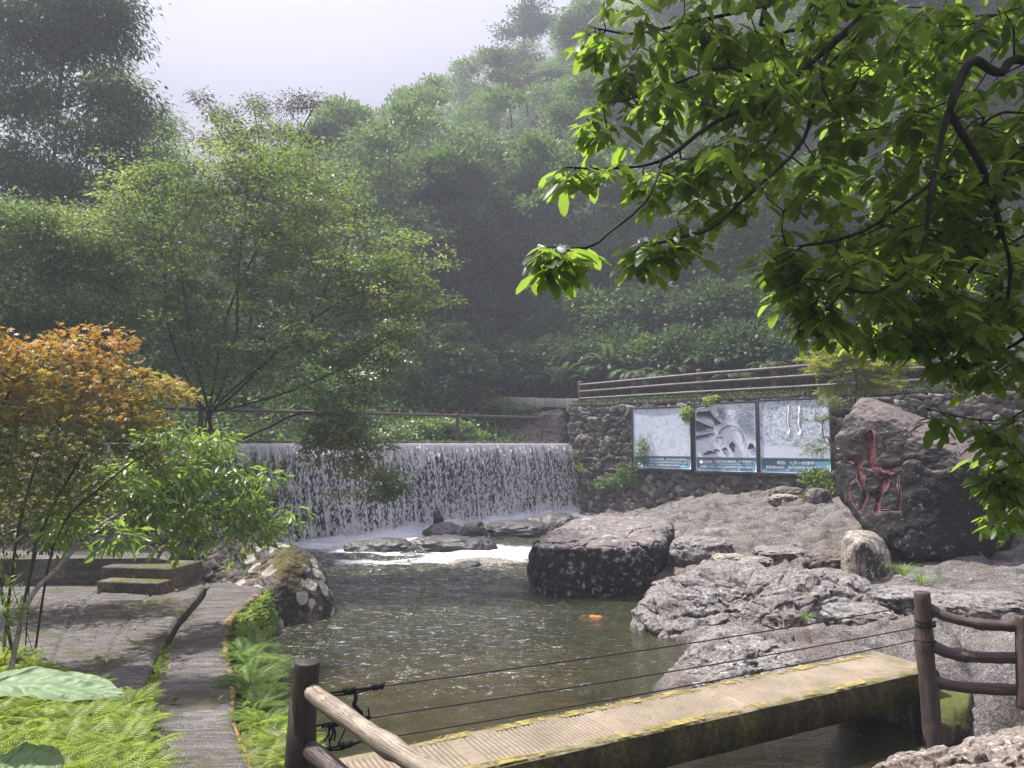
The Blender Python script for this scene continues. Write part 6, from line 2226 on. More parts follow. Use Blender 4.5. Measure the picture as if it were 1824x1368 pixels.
# ---- lance-leaved peach tree leaning over the path
M_PEACH = leaf_mat('lance_leaf', [(.07, .13, .025), (.12, .20, .035), (.18, .28, .055)], (.42, .62, .08), .40, .33, .55)
pb = at(8, 1165, 5.9)
pb[2] = .45
pt = thing('peach_tree', pb, 'pale-barked leaning tree with long bright lance leaves hanging over the path', 'tree')
t = Tree()
m0 = t.limb([pb - [0, 0, .1]] + [at(*q) for q in [(45, 1085, 6.2), (105, 1010, 6.6), (165, 945, 7.2), (230, 905, 7.9)]], step=.1)
nst = len(m0)
t.limb([t.p[m0[-6]]] + [at(*q) for q in [(260, 960, 7.8), (330, 922, 8.3), (400, 912, 8.7), (470, 900, 9.0)]], m0[-6], .1)
for s in ([(300, 870, 8.4), (370, 820, 8.8), (400, 775, 9.0)], [(270, 850, 8.2), (290, 790, 8.4), (300, 750, 8.5)], [(330, 900, 8.4), (430, 870, 8.9), (500, 845, 9.1)]):
    t.limb([t.p[m0[-1]]] + [at(*q) for q in s], m0[-1], .1)
PB = [B(290, 780, 8.4, .22, .25, .12), B(370, 800, 8.8, .35, .3, .14), B(395, 772, 8.9, .12, .12, .04), B(300, 850, 8.3, .42, .35, .2), B(390, 850, 8.7, .35, .3, .16), B(350, 920, 8.6, .42, .35, .16), B(440, 925, 8.9, .35, .3, .14), B(475, 860, 9.0, .16, .16, .06), B(510, 850, 9.1, .07, .07, .03),
      B(280, 920, 8.1, .3, .3, .15), B(330, 965, 8.5, .3, .25, .08), B(480, 940, 9.0, .2, .15, .07), B(505, 915, 9.1, .16, .15, .05), B(440, 890, 9.0, .25, .2, .12), B(520, 935, 9.2, .08, .1, .03), B(460, 965, 9.0, .16, .15, .05), B(220, 860, 7.9, .25, .25, .2), B(420, 990, 8.9, .12, .1, .05), B(200, 960, 7.4, .2, .2, .08), B(120, 940, 7.0, .25, .25, .15)]
TP = blob_pts(PB, 310)
t.grow(TP, .09, .10, .10)
mb = MB()
t.mesh(mb, .0026, .42, .035, 7, rough=.2)
mb.build('trunk', M_BARKP, pt)
mb = MB()
leaf_cloud(mb, TP, 10, .13, .8, .14, LEAF_LANCE, .95, None, .55, .8)
mb.build('crown', M_PEACH, pt)

# a darker shrub mass behind the maple and peach so that the bank reads deep
shrub('bank_shrub', at(120, 960, 9.0), [B(60, 840, 9.2, .8, .6, .45), B(180, 870, 9.3, .7, .6, .4), B(-10, 930, 8.6, .6, .5, .4), B(120, 930, 8.8, .6, .5, .3)], leaf_mat('dusty_olive_leaf', [(.05, .055, .02), (.09, .09, .03), (.13, .125, .04)], (.24, .26, .05), .36, .45, .4), M_BARK, .06, 24, 240,
      'dusty olive shrub with twiggy stems behind the maple stems', 'shrub', flat=.6, rad=.14)
shrub('bank_shrub', at(310, 930, 12.2), [B(330, 880, 12.2, .9, .6, .4), B(420, 900, 12.6, .7, .6, .3), B(250, 860, 12, .8, .6, .5)], G3, M_BARK, .10, 26, 180, 'dark shrub in deep shade between the lichen boulder and the weir', 'shrub', flat=.6, rad=.18)

# ---- ferns and ground cover at the near left and along the path
fa_ = [mesh_of(fern_mesh(13, .46, 1.5, .20, .22, 26, tilt0=1.15), 'path_fern', M_FERN) for _ in range(3)]
fy_ = [mesh_of(fern_mesh(15, .27, 1.2, .26, .26, 18, tilt0=1.1), 'lime_fern', M_FERNY) for _ in range(3)]
spots = []
for (px, py, z, s) in [(435, 1140, .40, .75), (455, 1165, .35, .95), (470, 1185, .30, .9), (440, 1190, .40, .9), (462, 1215, .32, 1.0), (450, 1240, .38, 1.0), (475, 1235, .25, .8), (455, 1275, .38, .9), (478, 1270, .28, .8),
                       (470, 1310, .36, .9), (445, 1225, .42, .8), (425, 1180, .46, .6), (485, 1200, .2, .7)]:
    spots.append((onz(px, py, z), s, None))
scatter_copies(fa_, spots, 'fern', 'feathery green fern arching over the water from the path edge', 'fern', 'ferns along the path edge')
spots = []
for (px, py, z, s) in [(465, 1340, .36, 1.1), (490, 1355, .30, 1.2), (475, 1375, .36, 1.2), (500, 1330, .2, .9), (430, 1110, .42, .8), (445, 1090, .40, .8), (462, 1075, .40, .8), (455, 1105, .3, .8), (470, 1060, .4, .6), (485, 1088, .15, .6)]:
    spots.append((onz(px, py, z), s, None))
for px, py in ((485, 1325), (505, 1345), (520, 1330), (495, 1370), (515, 1372), (478, 1300), (530, 1355)):
    spots.append((onz(px, py, .42), 1.0, None))
scatter_copies(fy_, spots, 'lime_fern', 'small lime green fern on the bank between path and water', 'fern', 'lime ferns on the water bank')
spots = []
for _ in range(120):
    px, py = rng.uniform(-60, 275), rng.uniform(1262, 1420)
    if px > 262 - max(0, (1290 - py)) * .2:
        continue
    spots.append((onz(px, py, .50 + .04 * rng.random()), rng.uniform(.7, 1.25), None))
for _ in range(42):
    px, py = rng.uniform(-60, 150), rng.uniform(1165, 1262)
    if py < 1165 + (px + 10) * .35:
        continue
    spots.append((onz(px, py, .52 + .06 * rng.random()), rng.uniform(.7, 1.2), None))
scatter_copies(fy_, spots, 'lime_fern', 'lime green fern in the thick patch beside the path at near left', 'fern', 'lime ferns in the patch beside the path')
# bright little leaves in the joint and by the slab front
mb = MB()
n = 1500
jl = catmull(np.c_[np.array(PL), np.full(len(PL), .52)], 300)
k = rng.integers(60, 190, n)
pp = jl[k] + rng.normal(size=(n, 3)) * np.array([.05, .05, .012])
put_leaves(mb, LEAF_QUAD, pp, rdir(n, .5), rdir(n, 1.5), .018 + .03 * rng.random(n), 1.3)
o = mb.build('ground_cover_weeds', M_FERNY)
tag(o, 'tiny bright weeds growing in the joint of the stone path', None, None, 'stuff')
mb = MB()
n = 5200
q = np.c_[rng.uniform(-4.6, -1.5, n), rng.uniform(2.8, 5.9, n)]
rim_ = np.interp(q[:, 1], [p[1] for p in PL], [p[0] for p in PL])
q = q[(q[:, 0] < rim_ - .03)]
n = len(q)
pp = np.c_[q, terrain(q[:, 0], q[:, 1]) + .10 + .10 * rng.random(n)]
put_leaves(mb, LEAF_QUAD, pp, rdir(n, .5), rdir(n, 1.5), .025 + .035 * rng.random(n), 1.2)
o = mb.build('ground_cover_leaves', M_FERNY)
tag(o, 'low leafy ground cover under the lime ferns', None, None, 'stuff')
# moss hanging on the bank below the path edge
mb = MB()
n = 5200
k = rng.integers(40, 160, n)
rr_ = catmull(np.c_[np.array(PR), np.zeros(len(PR))], 170)[k]
dr_ = norm(np.gradient(catmull(np.c_[np.array(PR), np.zeros(len(PR))], 170), axis=0))[k]
out_ = np.stack([dr_[:, 1], -dr_[:, 0], 0 * dr_[:, 0]], -1)
f = rng.random(n)
pp = rr_ + out_ * (.04 + .16 * f + .05 * rng.random(n))[:, None]
pp[:, 2] = .47 - .42 * f + .04 * rng.random(n)
put_leaves(mb, LEAF_QUAD, pp, out_ + rdir(n, .3) * .8, rdir(n, 1.2), .02 + .045 * rng.random(n), 1.2)
o = mb.build('ground_cover_bank', M_FERN)
tag(o, 'mossy small leaved growth on the bank below the path edge', None, None, 'stuff')

mb = MB()
n = 16000
q = np.c_[rng.uniform(-20, -4.6, n), rng.uniform(3.5, 20, n)]
q = q[(poly_sd(q, np.array([(-4.4, 5.2), (-4.9, 6.4), (-5.7, 7.6), (-6.7, 9.0), (-7.3, 10.3), (-9.6, 10.4), (-10.4, 15.3), (-6.4, 15.4), (-4.2, 11.0), (-1, 9), (-1, 4)])) > .05) & (poly_sd(q, POOL) > .15)]
n = len(q)
pp = np.c_[q, terrain(q[:, 0], q[:, 1]) + .35 * rng.random(n) * (1 + fbm(np.c_[q * .8, np.zeros(n)], 3, 19))]
put_leaves(mb, LEAF_QUAD, pp, rdir(n, .4), rdir(n, 1.2), .07 + .12 * rng.random(n), 1.0)
o = mb.build('ground_cover_left_bank', G1)
tag(o, 'leafy ground cover on the bank left of the stone terrace', None, None, 'stuff')

# big pale leaves at the near left
t = NT('big_pale_leaf')
n1 = t.noise(9, 6, .7)
c = t.ramp(n1, [(.3, (.12, .19, .085)), (.6, (.20, .28, .14))])
c = t.mix(t.math('MULTIPLY', t.attr('vein'), .7), c, (.34, .42, .24))
c = t.mix(t.ramp(t.noise(26, 4, .7), [(.66, 0.0), (.72, .7)]), c, (.14, .10, .04))
M_BIGL = t.done(t.n('MixShader', i={0: .3, 1: t.principled(c, .5, t.bump(t.math('SUBTRACT', n1, t.attr('vein')), .006, .8), .3), 2: t.n('BsdfTranslucent', i={'Color': (.30, .42, .17, 1)}).outputs[0]}).outputs[0])
for (px, py, Y, L, W_, ang, lab) in [(-60, 1222, 3.0, .58, .16, .05, 'large pale green leaf held flat over the ferns at the left edge'), (-15, 1372, 2.75, .22, .16, .35, 'smaller pale notched leaf at the bottom left corner')]:
    c = at(px, py, Y)
    mb = MB()
    nu, nv = 90, 41
    U_, V_ = np.meshgrid(np.linspace(0, 1, nu), np.linspace(-1, 1, nv), indexing='ij')
    edge = np.sin(PI * np.clip(U_ * .90 + .08, 0, 1)) ** .6 * (1 + .10 * fbm(np.c_[U_.ravel() * 9, np.sign(V_.ravel()) * 5, 0 * U_.ravel()], 3, 77).reshape(U_.shape))
    x = U_ * L
    y = V_ * edge * W_
    zz = .10 * np.abs(V_) ** 1.5 * W_ - .10 * U_ ** 2 * L + .008 * np.abs(np.sin((U_ - .35 * np.abs(V_)) * 22)) ** .5 - .012 * np.exp(-(V_ * 9) ** 2) + .02 * fbm(np.c_[U_.ravel() * 4, V_.ravel() * 3, 0 * U_.ravel()], 3, 78).reshape(U_.shape)
    ca, sa = math.cos(ang), math.sin(ang)
    P = np.stack([x * ca - y * sa, x * sa + y * ca, zz], -1).reshape(-1, 3) + c
    mb.add(P, grid_faces(nu, nv))
    tube(mb, [c, c + [-.12, .02, -.12], c + [-.2, .05, -.55]], .006, 5)
    o = mb.build('large_leaf_plant', M_BIGL, loc=c)
    vn = np.maximum(np.exp(-(V_ * 16) ** 2), .8 * np.exp(-(np.sin((U_ - .30 * np.abs(V_)) * 19) * 4.5) ** 2)).ravel()
    vn = np.r_[vn, np.zeros(len(o.data.vertices) - len(vn))]
    o.data.attributes.new('vein', 'FLOAT', 'POINT').data.foreach_set('value', vn.astype(np.float32))
    tag(o, lab, 'plant')
# thin upright weed at the left edge
shrub('weed_plant', onz(8, 1160, .5), [B(10, 1080, 6.0, .12, .1, .25), B(-10, 1110, 6.0, .1, .1, .2)], M_PEACH, M_BARKP, .075, 10, 22, 'upright bright weed beside the pale leaning trunk', 'weed', tpl=LEAF_LANCE, flat=1, rad=.06, droop=.1, stems=2, rtip=.002)

# ---- plants on and by the stone wall
gt = []
for _ in range(2):
    mb = MB()
    for k in range(60):
        a = rng.uniform(0, 2 * PI)
        t_ = np.linspace(0, 1, 8)
        el = rng.uniform(.9, 1.5) - rng.uniform(1.0, 2.2) * t_ ** 1.4
        l = rng.uniform(.5, 1.0)
        dx, dz = np.cumsum(np.cos(el)) / 8 * l, np.cumsum(np.sin(el)) / 8 * l
        P = np.stack([dx * math.cos(a), dx * math.sin(a), dz], -1)
        S = np.array([-math.sin(a), math.cos(a), 0]) * .5
        w_ = (.018 * np.sin(PI * np.clip(t_ * .8 + .2, 0, 1)))[:, None]
        mb.add(np.stack([P - S * w_, P + S * w_ + [0, 0, .004]], 1).reshape(-1, 3), grid_faces(8, 2))
    gt.append(mesh_of(mb, 'grass_tuft', M_FERN))
spots = [(wall_hit(1040, 850, .05), .95, 'largest grass tuft on the wall right of the waterfall'), (wall_hit(1062, 872, .08), .8, 'lower grass tuft on the wall right of the waterfall'), (wall_hit(1030, 812, .02), .55, 'small top grass tuft at the weir corner of the wall'),
         (at(1075, 760, 26.8), .35, 'wisp of grass near the top of the wall left of the posters'), (onz(1610, 1030, .7), .45, 'grass clump in the shade under the carved boulder'), (onz(1640, 1045, .68), .4, 'second smaller grass clump under the carved boulder'), (at(760, 770, 25), .8, 'tall grass blades rising out of the creeper mound'), (onz(1436, 1108, .45), .22, 'tiny grass sprig on the pitted rock'), (at(1262, 735, 24.2), .4, 'grass on the wall top over the middle poster')]
scatter_copies(gt, spots, 'grass_tuft', None, 'grass tuft', None)
shrub('wall_creeper', wall_hit(1120, 850, .1), [(wall_hit(1120, 845, .15), (.45, .25, .45)), (wall_hit(1145, 800, .2), (.2, .15, .5)), (wall_hit(1090, 860, .15), (.4, .25, .2))], G1, M_BARK, .075, 26, 110, 'leafy creeper climbing the wall over the left edge of the first poster', 'creeper', rad=.14, rtip=.003)
shrub('wall_plant', wall_hit(1226, 735, .1), [(wall_hit(1226, 735, .18), (.14, .12, .16))], M_FERNY, M_BARK, .10, 14, 16, 'small yellow green plant hanging between first and middle poster', 'plant', tpl=LEAF_OVAL, rad=.10, rtip=.003)
shrub('wall_plant', wall_hit(1268, 713, .1), [(wall_hit(1268, 713, .15), (.18, .12, .10))], M_FERNY, M_BARK, .09, 12, 14, 'tiny yellow green plant on the wall top over the middle poster', 'plant', tpl=LEAF_OVAL, rad=.10, rtip=.003)
shrub('leafy_bush', onz(1465, 905, .95), [B(1462, 880, 18.6, .35, .3, .22), B(1450, 850, 19, .3, .3, .2)], M_SHRL, M_BARK, .085, 26, 70, 'small rounded green bush at the left foot of the carved boulder', 'bush', tpl=LEAF_OVAL, rad=.13, width=1.3, rtip=.003)
# soil and moss lip on the wall top
mb = MB()
n = 5200
s = rng.uniform(0, 15, n)
pp = np.array([wall_pt(a, b, WTOP + .12) for a, b in zip(s, rng.uniform(-.05, .55, n))])
pp[:, 2] += .10 * rng.random(n)
put_leaves(mb, LEAF_QUAD, pp, rdir(n, .3), rdir(n, 1.0), .05 + .06 * rng.random(n), 1.2)
o = mb.build('ground_cover_wall_top', M_SHR)
tag(o, 'low weeds along the top of the stone wall', None, None, 'stuff')
mb = MB()
n = 14000
q = np.c_[rng.uniform(-4, 14, n), rng.uniform(17, 32, n)]
sd = behind(q)[0]
q = q[(sd > 2.2) & (sd < 6.5) & (q[:, 0] > .5)]
n = len(q)
pp = np.c_[q, terrain(q[:, 0], q[:, 1]) + .25 * rng.random(n)]
put_leaves(mb, LEAF_QUAD, pp, rdir(n, .4), rdir(n, 1.0), .08 + .10 * rng.random(n), 1.1)
o = mb.build('ground_cover_roadside', M_SHR)
tag(o, 'dark low plants along the far side of the road', None, None, 'stuff')

# ---- feathery lime conifer above the carved boulder
M_CONI = leaf_mat('lime_conifer_leaf', [(.17, .20, .02), (.24, .28, .03), (.30, .34, .05)], (.5, .55, .06), .42, .5, .3)
M_CONID = leaf_mat('green_conifer_leaf', [(.06, .09, .02), (.10, .13, .03), (.15, .19, .05)], (.25, .32, .06), .4, .5, .3)


def feathery(name, base, blobs, m, label, ntip, per, rad, leaf):
    root = thing(name, base, label, 'conifer')
    t = Tree()
    c0 = np.mean([b[0] for b in blobs], axis=0)
    t.limb([np.asarray(base) - [0, 0, .2], (np.asarray(base) + c0) / 2 + [.05, 0, 0], c0], step=.15)
    T = blob_pts(blobs, ntip)
    t.grow(T, .14, .06, .12)
    mb = MB()
    t.mesh(mb, .004, .45, .08, 6)
    mb.build('trunk', M_BARK, root)
    mb = MB()
    n = len(T)
    d0 = norm((T - c0) * np.array([1, 1, .35]) + rng.normal(size=(n, 3)) * np.array([.25, .25, .1]))
    for k in range(per):
        f = rng.random(n)[:, None]
        sg = np.where(rng.random(n) < .5, 1, -1)[:, None]
        S = norm(np.cross(d0, [0, 0, 1.0]))
        p = T + d0 * (f - .35) * rad * 2 + S * sg * rng.random((n, 1)) * rad * .45 + np.array([0, 0, -.35]) * rad * f ** 2 + rng.normal(size=(n, 3)) * .02
        put_leaves(mb, LEAF_QUAD, p, d0 * .8 + S * sg * .75 + rng.normal(size=(n, 3)) * .2, rng.normal(size=(n, 3)) * .25 + np.array([0, 0, 1]), leaf * (.6 + .7 * rng.random(n)), .55)
    mb.build('crown', m, root)
    return root


feathery('conifer', at(1520, 720, 18.5), [B(1530, 660, 18.5, .8, .6, .28), B(1480, 655, 18.3, .6, .5, .16), B(1560, 625, 18.8, .6, .5, .22), B(1590, 655, 18.6, .5, .4, .2), B(1500, 690, 18.4, .5, .4, .12), B(1450, 640, 18.2, .4, .3, .07), B(1500, 630, 18.4, .6, .4, .25), B(1560, 680, 18.2, .6, .4, .15), B(1545, 690, 18.5, .5, .4, .12)], M_CONI,
         'bright lime feathery conifer just above the carved boulder', 330, 70, .19, .085)
feathery('conifer', at(1478, 780, 20.2), [B(1455, 745, 20.2, .5, .3, .15), B(1462, 800, 20.0, .45, .3, .25), B(1470, 850, 19.8, .5, .3, .2), B(1480, 720, 20, .4, .3, .2)], M_CONID,
         'thin green conifer sprays hanging across the right edge of the third poster', 80, 60, .17, .065)
feathery('conifer', at(1600, 690, 20.5), [B(1600, 600, 20.8, .8, .6, .35), B(1640, 590, 21, .6, .5, .25), B(1560, 590, 21, .6, .5, .3), B(1595, 640, 20.5, .5, .4, .25)], M_CONID,
         'darker feathery conifer behind the lime one beside the shelter', 150, 64, .19, .08)

# ---- tree whose branches hang over the right of the view
M_OVER = leaf_mat('broad_glossy_leaf', [(.020, .044, .010), (.034, .066, .012), (.060, .098, .018)], (.40, .60, .07), .50, .40, .28)
ob = np.array([4.35, 3.6, .3])
ot = thing('overhanging_tree', ob, 'tree whose branches of big glossy leaves hang over the whole right side', 'tree')
t = Tree()
tk = t.limb([ob - [0, 0, .4], (4.25, 3.55, 1.6), (4.0, 3.45, 3.0), (3.6, 3.4, 4.2), (3.2, 3.4, 5.2)], step=.12)


def hang(start, pts):
    j = t.nearest(at(*start)) if isinstance(start, tuple) else start
    return t.limb([t.p[j]] + [at(*q) for q in pts], j, .08)


j4 = tk[int(len(tk) * .72)]
b1 = hang(j4, [(1830, -120, 3.5), (1660, -60, 3.5), (1560, 10, 3.5), (1470, 90, 3.5), (1380, 165, 3.45), (1270, 220, 3.4), (1180, 285, 3.35), (1090, 300, 3.3), (1010, 298, 3.3)])
hang((1470, 90, 3.5), [(1450, 180, 3.3), (1425, 260, 3.25), (1330, 350, 3.2), (1270, 405, 3.2), (1220, 420, 3.2), (1150, 440, 3.2)])
hang((1180, 285, 3.35), [(1165, 330, 3.1), (1140, 370, 3.0), (1090, 410, 2.95), (1050, 440, 2.9), (985, 440, 2.9)])
hang((1560, 10, 3.5), [(1440, -10, 3.6), (1340, 15, 3.7), (1230, 40, 3.7), (1130, 60, 3.7), (1060, 50, 3.7)])
hang((1380, 165, 3.45), [(1300, 120, 3.5), (1200, 150, 3.5), (1110, 180, 3.5)])
b5 = hang(tk[int(len(tk) * .62)], [(1870, 120, 3.4), (1780, 130, 3.3), (1730, 110, 3.2), (1690, 200, 3.2), (1660, 330, 3.2), (1640, 450, 3.2), (1560, 520, 3.2), (1470, 500, 3.2)])
hang((1690, 200, 3.2), [(1750, 300, 3.3), (1780, 400, 3.4), (1800, 480, 3.5), (1790, 560, 3.6)])
hang((1660, 330, 3.2), [(1560, 400, 3.3), (1480, 430, 3.3), (1400, 440, 3.3)])
b6 = hang(tk[int(len(tk) * .42)], [(1900, 560, 3.6), (1830, 600, 3.6), (1760, 640, 3.6), (1700, 660, 3.6)])
hang((1830, 600, 3.6), [(1840, 700, 3.6), (1800, 745, 3.6), (1720, 745, 3.6), (1650, 728, 3.6)])
hang((1840, 700, 3.6), [(1850, 800, 3.7), (1800, 830, 3.7), (1760, 850, 3.7)])
hang((1780, 400, 3.4), [(1730, 480, 3.7), (1660, 560, 3.9), (1600, 560, 4.0)])
TB = [B(1060, 60, 3.7, .13, .3, .15), B(1130, 110, 3.6, .25, .35, .22), B(1220, 80, 3.7, .28, .4, .25), B(1075, 190, 3.5, .10, .2, .13), B(1160, 200, 3.5, .16, .3, .16), B(1330, 60, 3.7, .3, .5, .25), B(1300, 180, 3.5, .25, .4, .22), B(1450, 60, 3.7, .3, .6, .25),
      B(1420, 200, 3.6, .3, .5, .25), B(1010, 300, 3.3, .07, .1, .05), B(1080, 290, 3.3, .12, .15, .07), B(1170, 300, 3.3, .14, .2, .10), B(1260, 300, 3.3, .18, .3, .14), B(1240, 410, 3.2, .13, .2, .06), B(1160, 440, 3.2, .07, .1, .04), B(985, 450, 2.9, .06, .1, .035), B(1035, 440, 2.9, .03, .05, .02),
      B(1330, 360, 3.3, .12, .25, .10), B(1420, 360, 3.5, .22, .4, .2), B(1560, 80, 3.8, .4, .7, .3), B(1560, 230, 3.7, .35, .6, .3), B(1540, 370, 3.6, .3, .5, .22), B(1430, 470, 3.4, .18, .3, .14), B(1500, 500, 3.4, .25, .4, .12), B(1620, 480, 3.5, .3, .5, .2), B(1700, 80, 3.9, .4, .8, .35), B(1780, 60, 3.6, .3, .7, .35),
      B(1700, 260, 3.8, .35, .7, .3), B(1800, 260, 4.0, .3, .8, .3), B(1700, 420, 3.8, .3, .7, .25), B(1800, 440, 4.0, .3, .8, .25), B(1600, 560, 3.8, .25, .4, .09), B(1700, 560, 3.9, .3, .5, .15), B(1800, 560, 4.0, .25, .6, .2), B(1740, 650, 3.7, .2, .3, .10), B(1810, 680, 3.8, .18, .4, .2), B(1690, 640, 3.6, .08, .1, .06),
      B(1680, 735, 3.6, .10, .15, .04), B(1790, 770, 3.7, .13, .3, .14), B(1780, 850, 3.7, .07, .15, .12), B(1820, 850, 3.8, .12, .3, .2), B(1815, 920, 3.8, .10, .2, .06), B(1400, 470, 3.5, .10, .2, .08), B(1640, 600, 3.7, .2, .3, .08), B(1560, 600, 3.7, .12, .2, .06), B(1450, 560, 3.4, .08, .15, .05), B(1760, 560, 3.6, .25, .4, .15), B(1800, 350, 3.5, .2, .5, .3), B(1700, 350, 3.5, .2, .5, .2)]
VOLP[0] = .52
TOv = blob_pts(TB, 760)
VOLP[0] = .8
# the rest of the crown, above the view, shades the upper leaves
TUP = blob_pts([B(880, -420, 3.6, .5, .7, .3), B(1080, -460, 3.6, .5, .7, .3), B(1000, -290, 3.6, .35, .6, .2), B(1200, -380, 3.7, .5, .7, .3), B(1150, -250, 3.6, .45, .7, .3), B(1350, -230, 3.7, .5, .8, .3), B(1550, -200, 3.8, .5, .8, .35), B(1750, -180, 3.8, .5, .8, .4), B(1300, -480, 3.8, .6, .8, .35), B(1550, -480, 3.9, .6, .8, .35), B(1050, -450, 3.8, .5, .7, .3)], 400)
TIPS = np.array([at(*q) for q in [(985, 440, 2.9), (960, 445, 2.9), (1005, 452, 2.88), (972, 470, 2.88), (1020, 440, 2.9), (1045, 442, 2.92), (990, 465, 2.95), (1150, 442, 3.2), (1165, 455, 3.2), (1200, 430, 3.2), (1225, 425, 3.2), (1130, 450, 3.18), (1250, 415, 3.2), (1000, 300, 3.3), (1025, 305, 3.3), (1050, 298, 3.3), (1390, 470, 3.4), (1420, 520, 3.4), (1450, 560, 3.4), (1480, 590, 3.5), (1360, 445, 3.4), (1780, 870, 3.7), (1760, 830, 3.7), (1800, 900, 3.7), (1660, 735, 3.6), (1690, 745, 3.6), (1500, 560, 3.5), (1540, 590, 3.6)]])
TOv = np.vstack([TOv, TIPS, TUP])
t.grow(TOv, .08, .09, .05)
mb = MB()
t.mesh(mb, .0030, .40, .16, 8, rough=.12)
mb.build('trunk', M_BARK, ot)
mb = MB()
for k in range(9):
    n = len(TOv)
    a = k * 2 * PI / 8.5 + rng.uniform(0, 6.28, n) * (k > 7) + rng.normal(size=n) * .25
    D = np.stack([np.cos(a), np.sin(a), -.15 - .95 * rng.random(n)], -1)
    p = TOv + D * .012 + np.array([0, 0, -.006 * k]) + rng.normal(size=(n, 3)) * .018
    N = np.stack([.55 * np.cos(a), .55 * np.sin(a), np.ones(n)], -1) + rng.normal(size=(n, 3)) * .28
    put_leaves(mb, LEAF_OVAL, p, D, N, .062 + .088 * rng.random(n), .72)
mb.build('crown', M_OVER, ot)
# a few white blossoms caught on the leaves
M_PETAL = plain_mat('white_petal', (.80, .80, .82), .6, .3)
for i, (px, py, Y) in enumerate([(1006, 447, 2.88), (1142, 437, 3.16), (965, 422, 2.88), (1174, 440, 3.16), (1220, 418, 3.18), (1402, 424, 3.2)]):
    c = at(px, py, Y)
    c = TOv[np.argmin(np.linalg.norm(TOv - c, axis=1))] + [0, -.03, .012]
    mb = MB()
    n = 5 if i < 2 else 3
    put_leaves(mb, LEAF_OVAL, np.tile(c, (n, 1)), rdir(n, -.3), rdir(n, 1.0), .034 if i == 0 else .024, 1.7)
    mb.build('blossom', M_PETAL, ot)

# ---- fallen leaves on the stone path
mb = MB()
n = 420
q = np.c_[rng.uniform(-6.2, -1.4, n), rng.uniform(3.2, 10.3, n)]
l_ = np.interp(q[:, 1], [p[1] for p in PL], [p[0] for p in PL])
r_ = np.interp(q[:, 1], [p[1] for p in PR], [p[0] for p in PR])
q = q[(q[:, 0] < r_ - .08) & ((q[:, 0] > l_ + .05) | ((q[:, 0] < l_ - .12) & (q[:, 1] > 5.8)))]
n = len(q)
l_ = np.interp(q[:, 1], [p[1] for p in PL], [p[0] for p in PL])
pp = np.c_[q, np.where(q[:, 0] > l_, .522, .598)]
D = rdir(n)
D[:, 2] *= .1
put_leaves(mb, LEAF_OVAL, pp, D, rdir(n, 4.0), .02 + .035 * rng.random(n), 1.3)
o = mb.build('fallen_leaves', leaf_mat('dry_leaf', [(.10, .06, .025), (.20, .12, .04), (.28, .20, .09)], (.2, .12, .03), .1, .7, .2))
tag(o, 'dry fallen leaves scattered over the stone path', None, None, 'stuff')
# ================================================================= LIGHT, AIR, CAMERA
SUN_AZ, SUN_EL = math.radians(-62), math.radians(62)      # azimuth from +Y towards +X
w = bpy.data.worlds.new('World')
SC.world = w
w.use_nodes = True
nt = w.node_tree
nt.nodes.clear()
out = nt.nodes.new('ShaderNodeOutputWorld')
bg = nt.nodes.new('ShaderNodeBackground')
sky = nt.nodes.new('ShaderNodeTexSky')
sky.sky_type = 'NISHITA'
sky.sun_disc = False
sky.sun_elevation = SUN_EL
sky.sun_rotation = SUN_AZ
sky.air_density = 1.6
sky.dust_density = 4.0
tc = nt.nodes.new('ShaderNodeTexCoord')
nz = nt.nodes.new('ShaderNodeTexNoise')
nz.inputs['Scale'].default_value = 2.2
nz.inputs['Detail'].default_value = 4
rp = nt.nodes.new('ShaderNodeValToRGB')
rp.color_ramp.elements[0].color = (3.3, 3.1, 4.2, 1)
rp.color_ramp.elements[1].color = (3.9, 3.7, 4.8, 1)
rp.color_ramp.elements[0].position = .35
rp.color_ramp.elements[1].position = .65
mx = nt.nodes.new('ShaderNodeMix')
mx.data_type = 'RGBA'
mx.inputs[0].default_value = .94
nt.links.new(tc.outputs['Generated'], nz.inputs['Vector'])
nt.links.new(nz.outputs['Fac'], rp.inputs['Fac'])
nt.links.new(sky.outputs[0], mx.inputs[6])
nt.links.new(rp.outputs[0], mx.inputs[7])
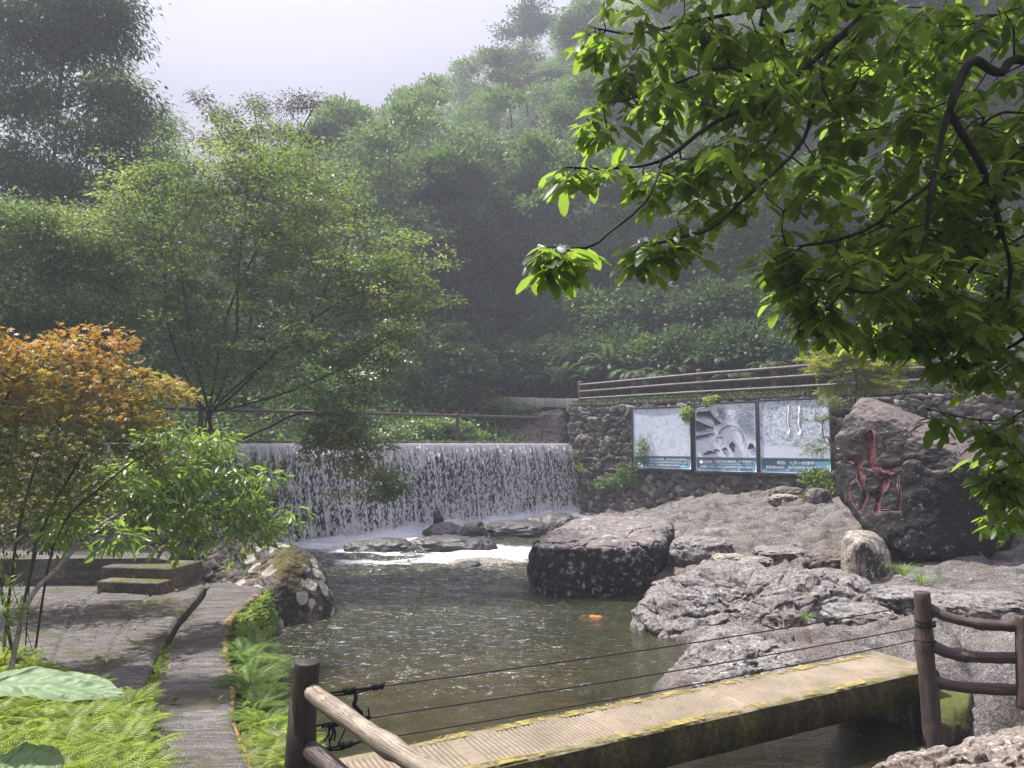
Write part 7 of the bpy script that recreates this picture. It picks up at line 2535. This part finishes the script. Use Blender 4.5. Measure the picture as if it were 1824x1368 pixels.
# overcast luminance: the zenith is three times as bright as the horizon
sx_ = nt.nodes.new('ShaderNodeSeparateXYZ')
nt.links.new(tc.outputs['Generated'], sx_.inputs[0])
mr = nt.nodes.new('ShaderNodeMapRange')
mr.inputs['From Min'].default_value = .40
mr.inputs['From Max'].default_value = 1
mr.inputs['To Min'].default_value = .30
mr.inputs['To Max'].default_value = 1.5
nt.links.new(sx_.outputs['Z'], mr.inputs['Value'])
vm = nt.nodes.new('ShaderNodeVectorMath')
vm.operation = 'SCALE'
nt.links.new(mx.outputs[2], vm.inputs[0])
nt.links.new(mr.outputs[0], vm.inputs['Scale'])
nt.links.new(vm.outputs[0], bg.inputs['Color'])
bg.inputs['Strength'].default_value = .12
nt.links.new(bg.outputs[0], out.inputs['Surface'])

sl = bpy.data.lights.new('sun', 'SUN')
sl.energy = 4.6
sl.angle = math.radians(2.0)
sl.color = (1.0, .965, .91)
so = bpy.data.objects.new('sun', sl)
COL.objects.link(so)
sd_ = Vector((math.sin(SUN_AZ) * math.cos(SUN_EL), math.cos(SUN_AZ) * math.cos(SUN_EL), math.sin(SUN_EL)))
so.rotation_euler = sd_.to_track_quat('Z', 'Y').to_euler()
so.location = sd_ * 150

HAZE = True
if HAZE:
    m = bpy.data.materials.new('valley_haze')
    m.use_nodes = True
    m.node_tree.nodes.clear()
    oo = m.node_tree.nodes.new('ShaderNodeOutputMaterial')
    vv = m.node_tree.nodes.new('ShaderNodeVolumePrincipled')
    vv.inputs['Color'].default_value = (.84, .88, 1.0, 1)
    vv.inputs['Density'].default_value = .0031
    vv.inputs['Anisotropy'].default_value = .25
    m.node_tree.links.new(vv.outputs[0], oo.inputs['Volume'])
    zlo, zhi = -2.2, 92.0
    mb = MB()
    box(mb, (0, 45, (zlo + zhi) / 2), (262, 232, zhi - zlo))
    ho = mb.build('haze', m, smooth=False)
    tag(ho, kind='stuff')
    ho['label'] = 'pale misty air filling the valley'

cam = bpy.data.cameras.new('camera')
cam.sensor_width = 36
cam.lens = 36 * FPX / 1824
cam.clip_end = 1000
cam.clip_start = .02
co = bpy.data.objects.new('camera', cam)
COL.objects.link(co)
co.location = EYE
co.rotation_euler = (PI / 2 + PITCH, 0, 0)
SC.camera = co
SC.view_settings.view_transform = 'Standard'
SC.view_settings.look = 'None'
SC.view_settings.exposure = 1.38
SC.view_settings.gamma = 1
SC.render.engine = 'CYCLES'
cy = SC.cycles
cy.max_bounces = 7
cy.diffuse_bounces = 3
cy.glossy_bounces = 3
cy.transmission_bounces = 4
cy.transparent_max_bounces = 10
cy.volume_bounces = 0
cy.use_adaptive_sampling = True
cy.adaptive_threshold = .02
cy.use_denoising = True
cy.denoising_prefilter = 'NONE'
cy.sample_clamp_indirect = 4
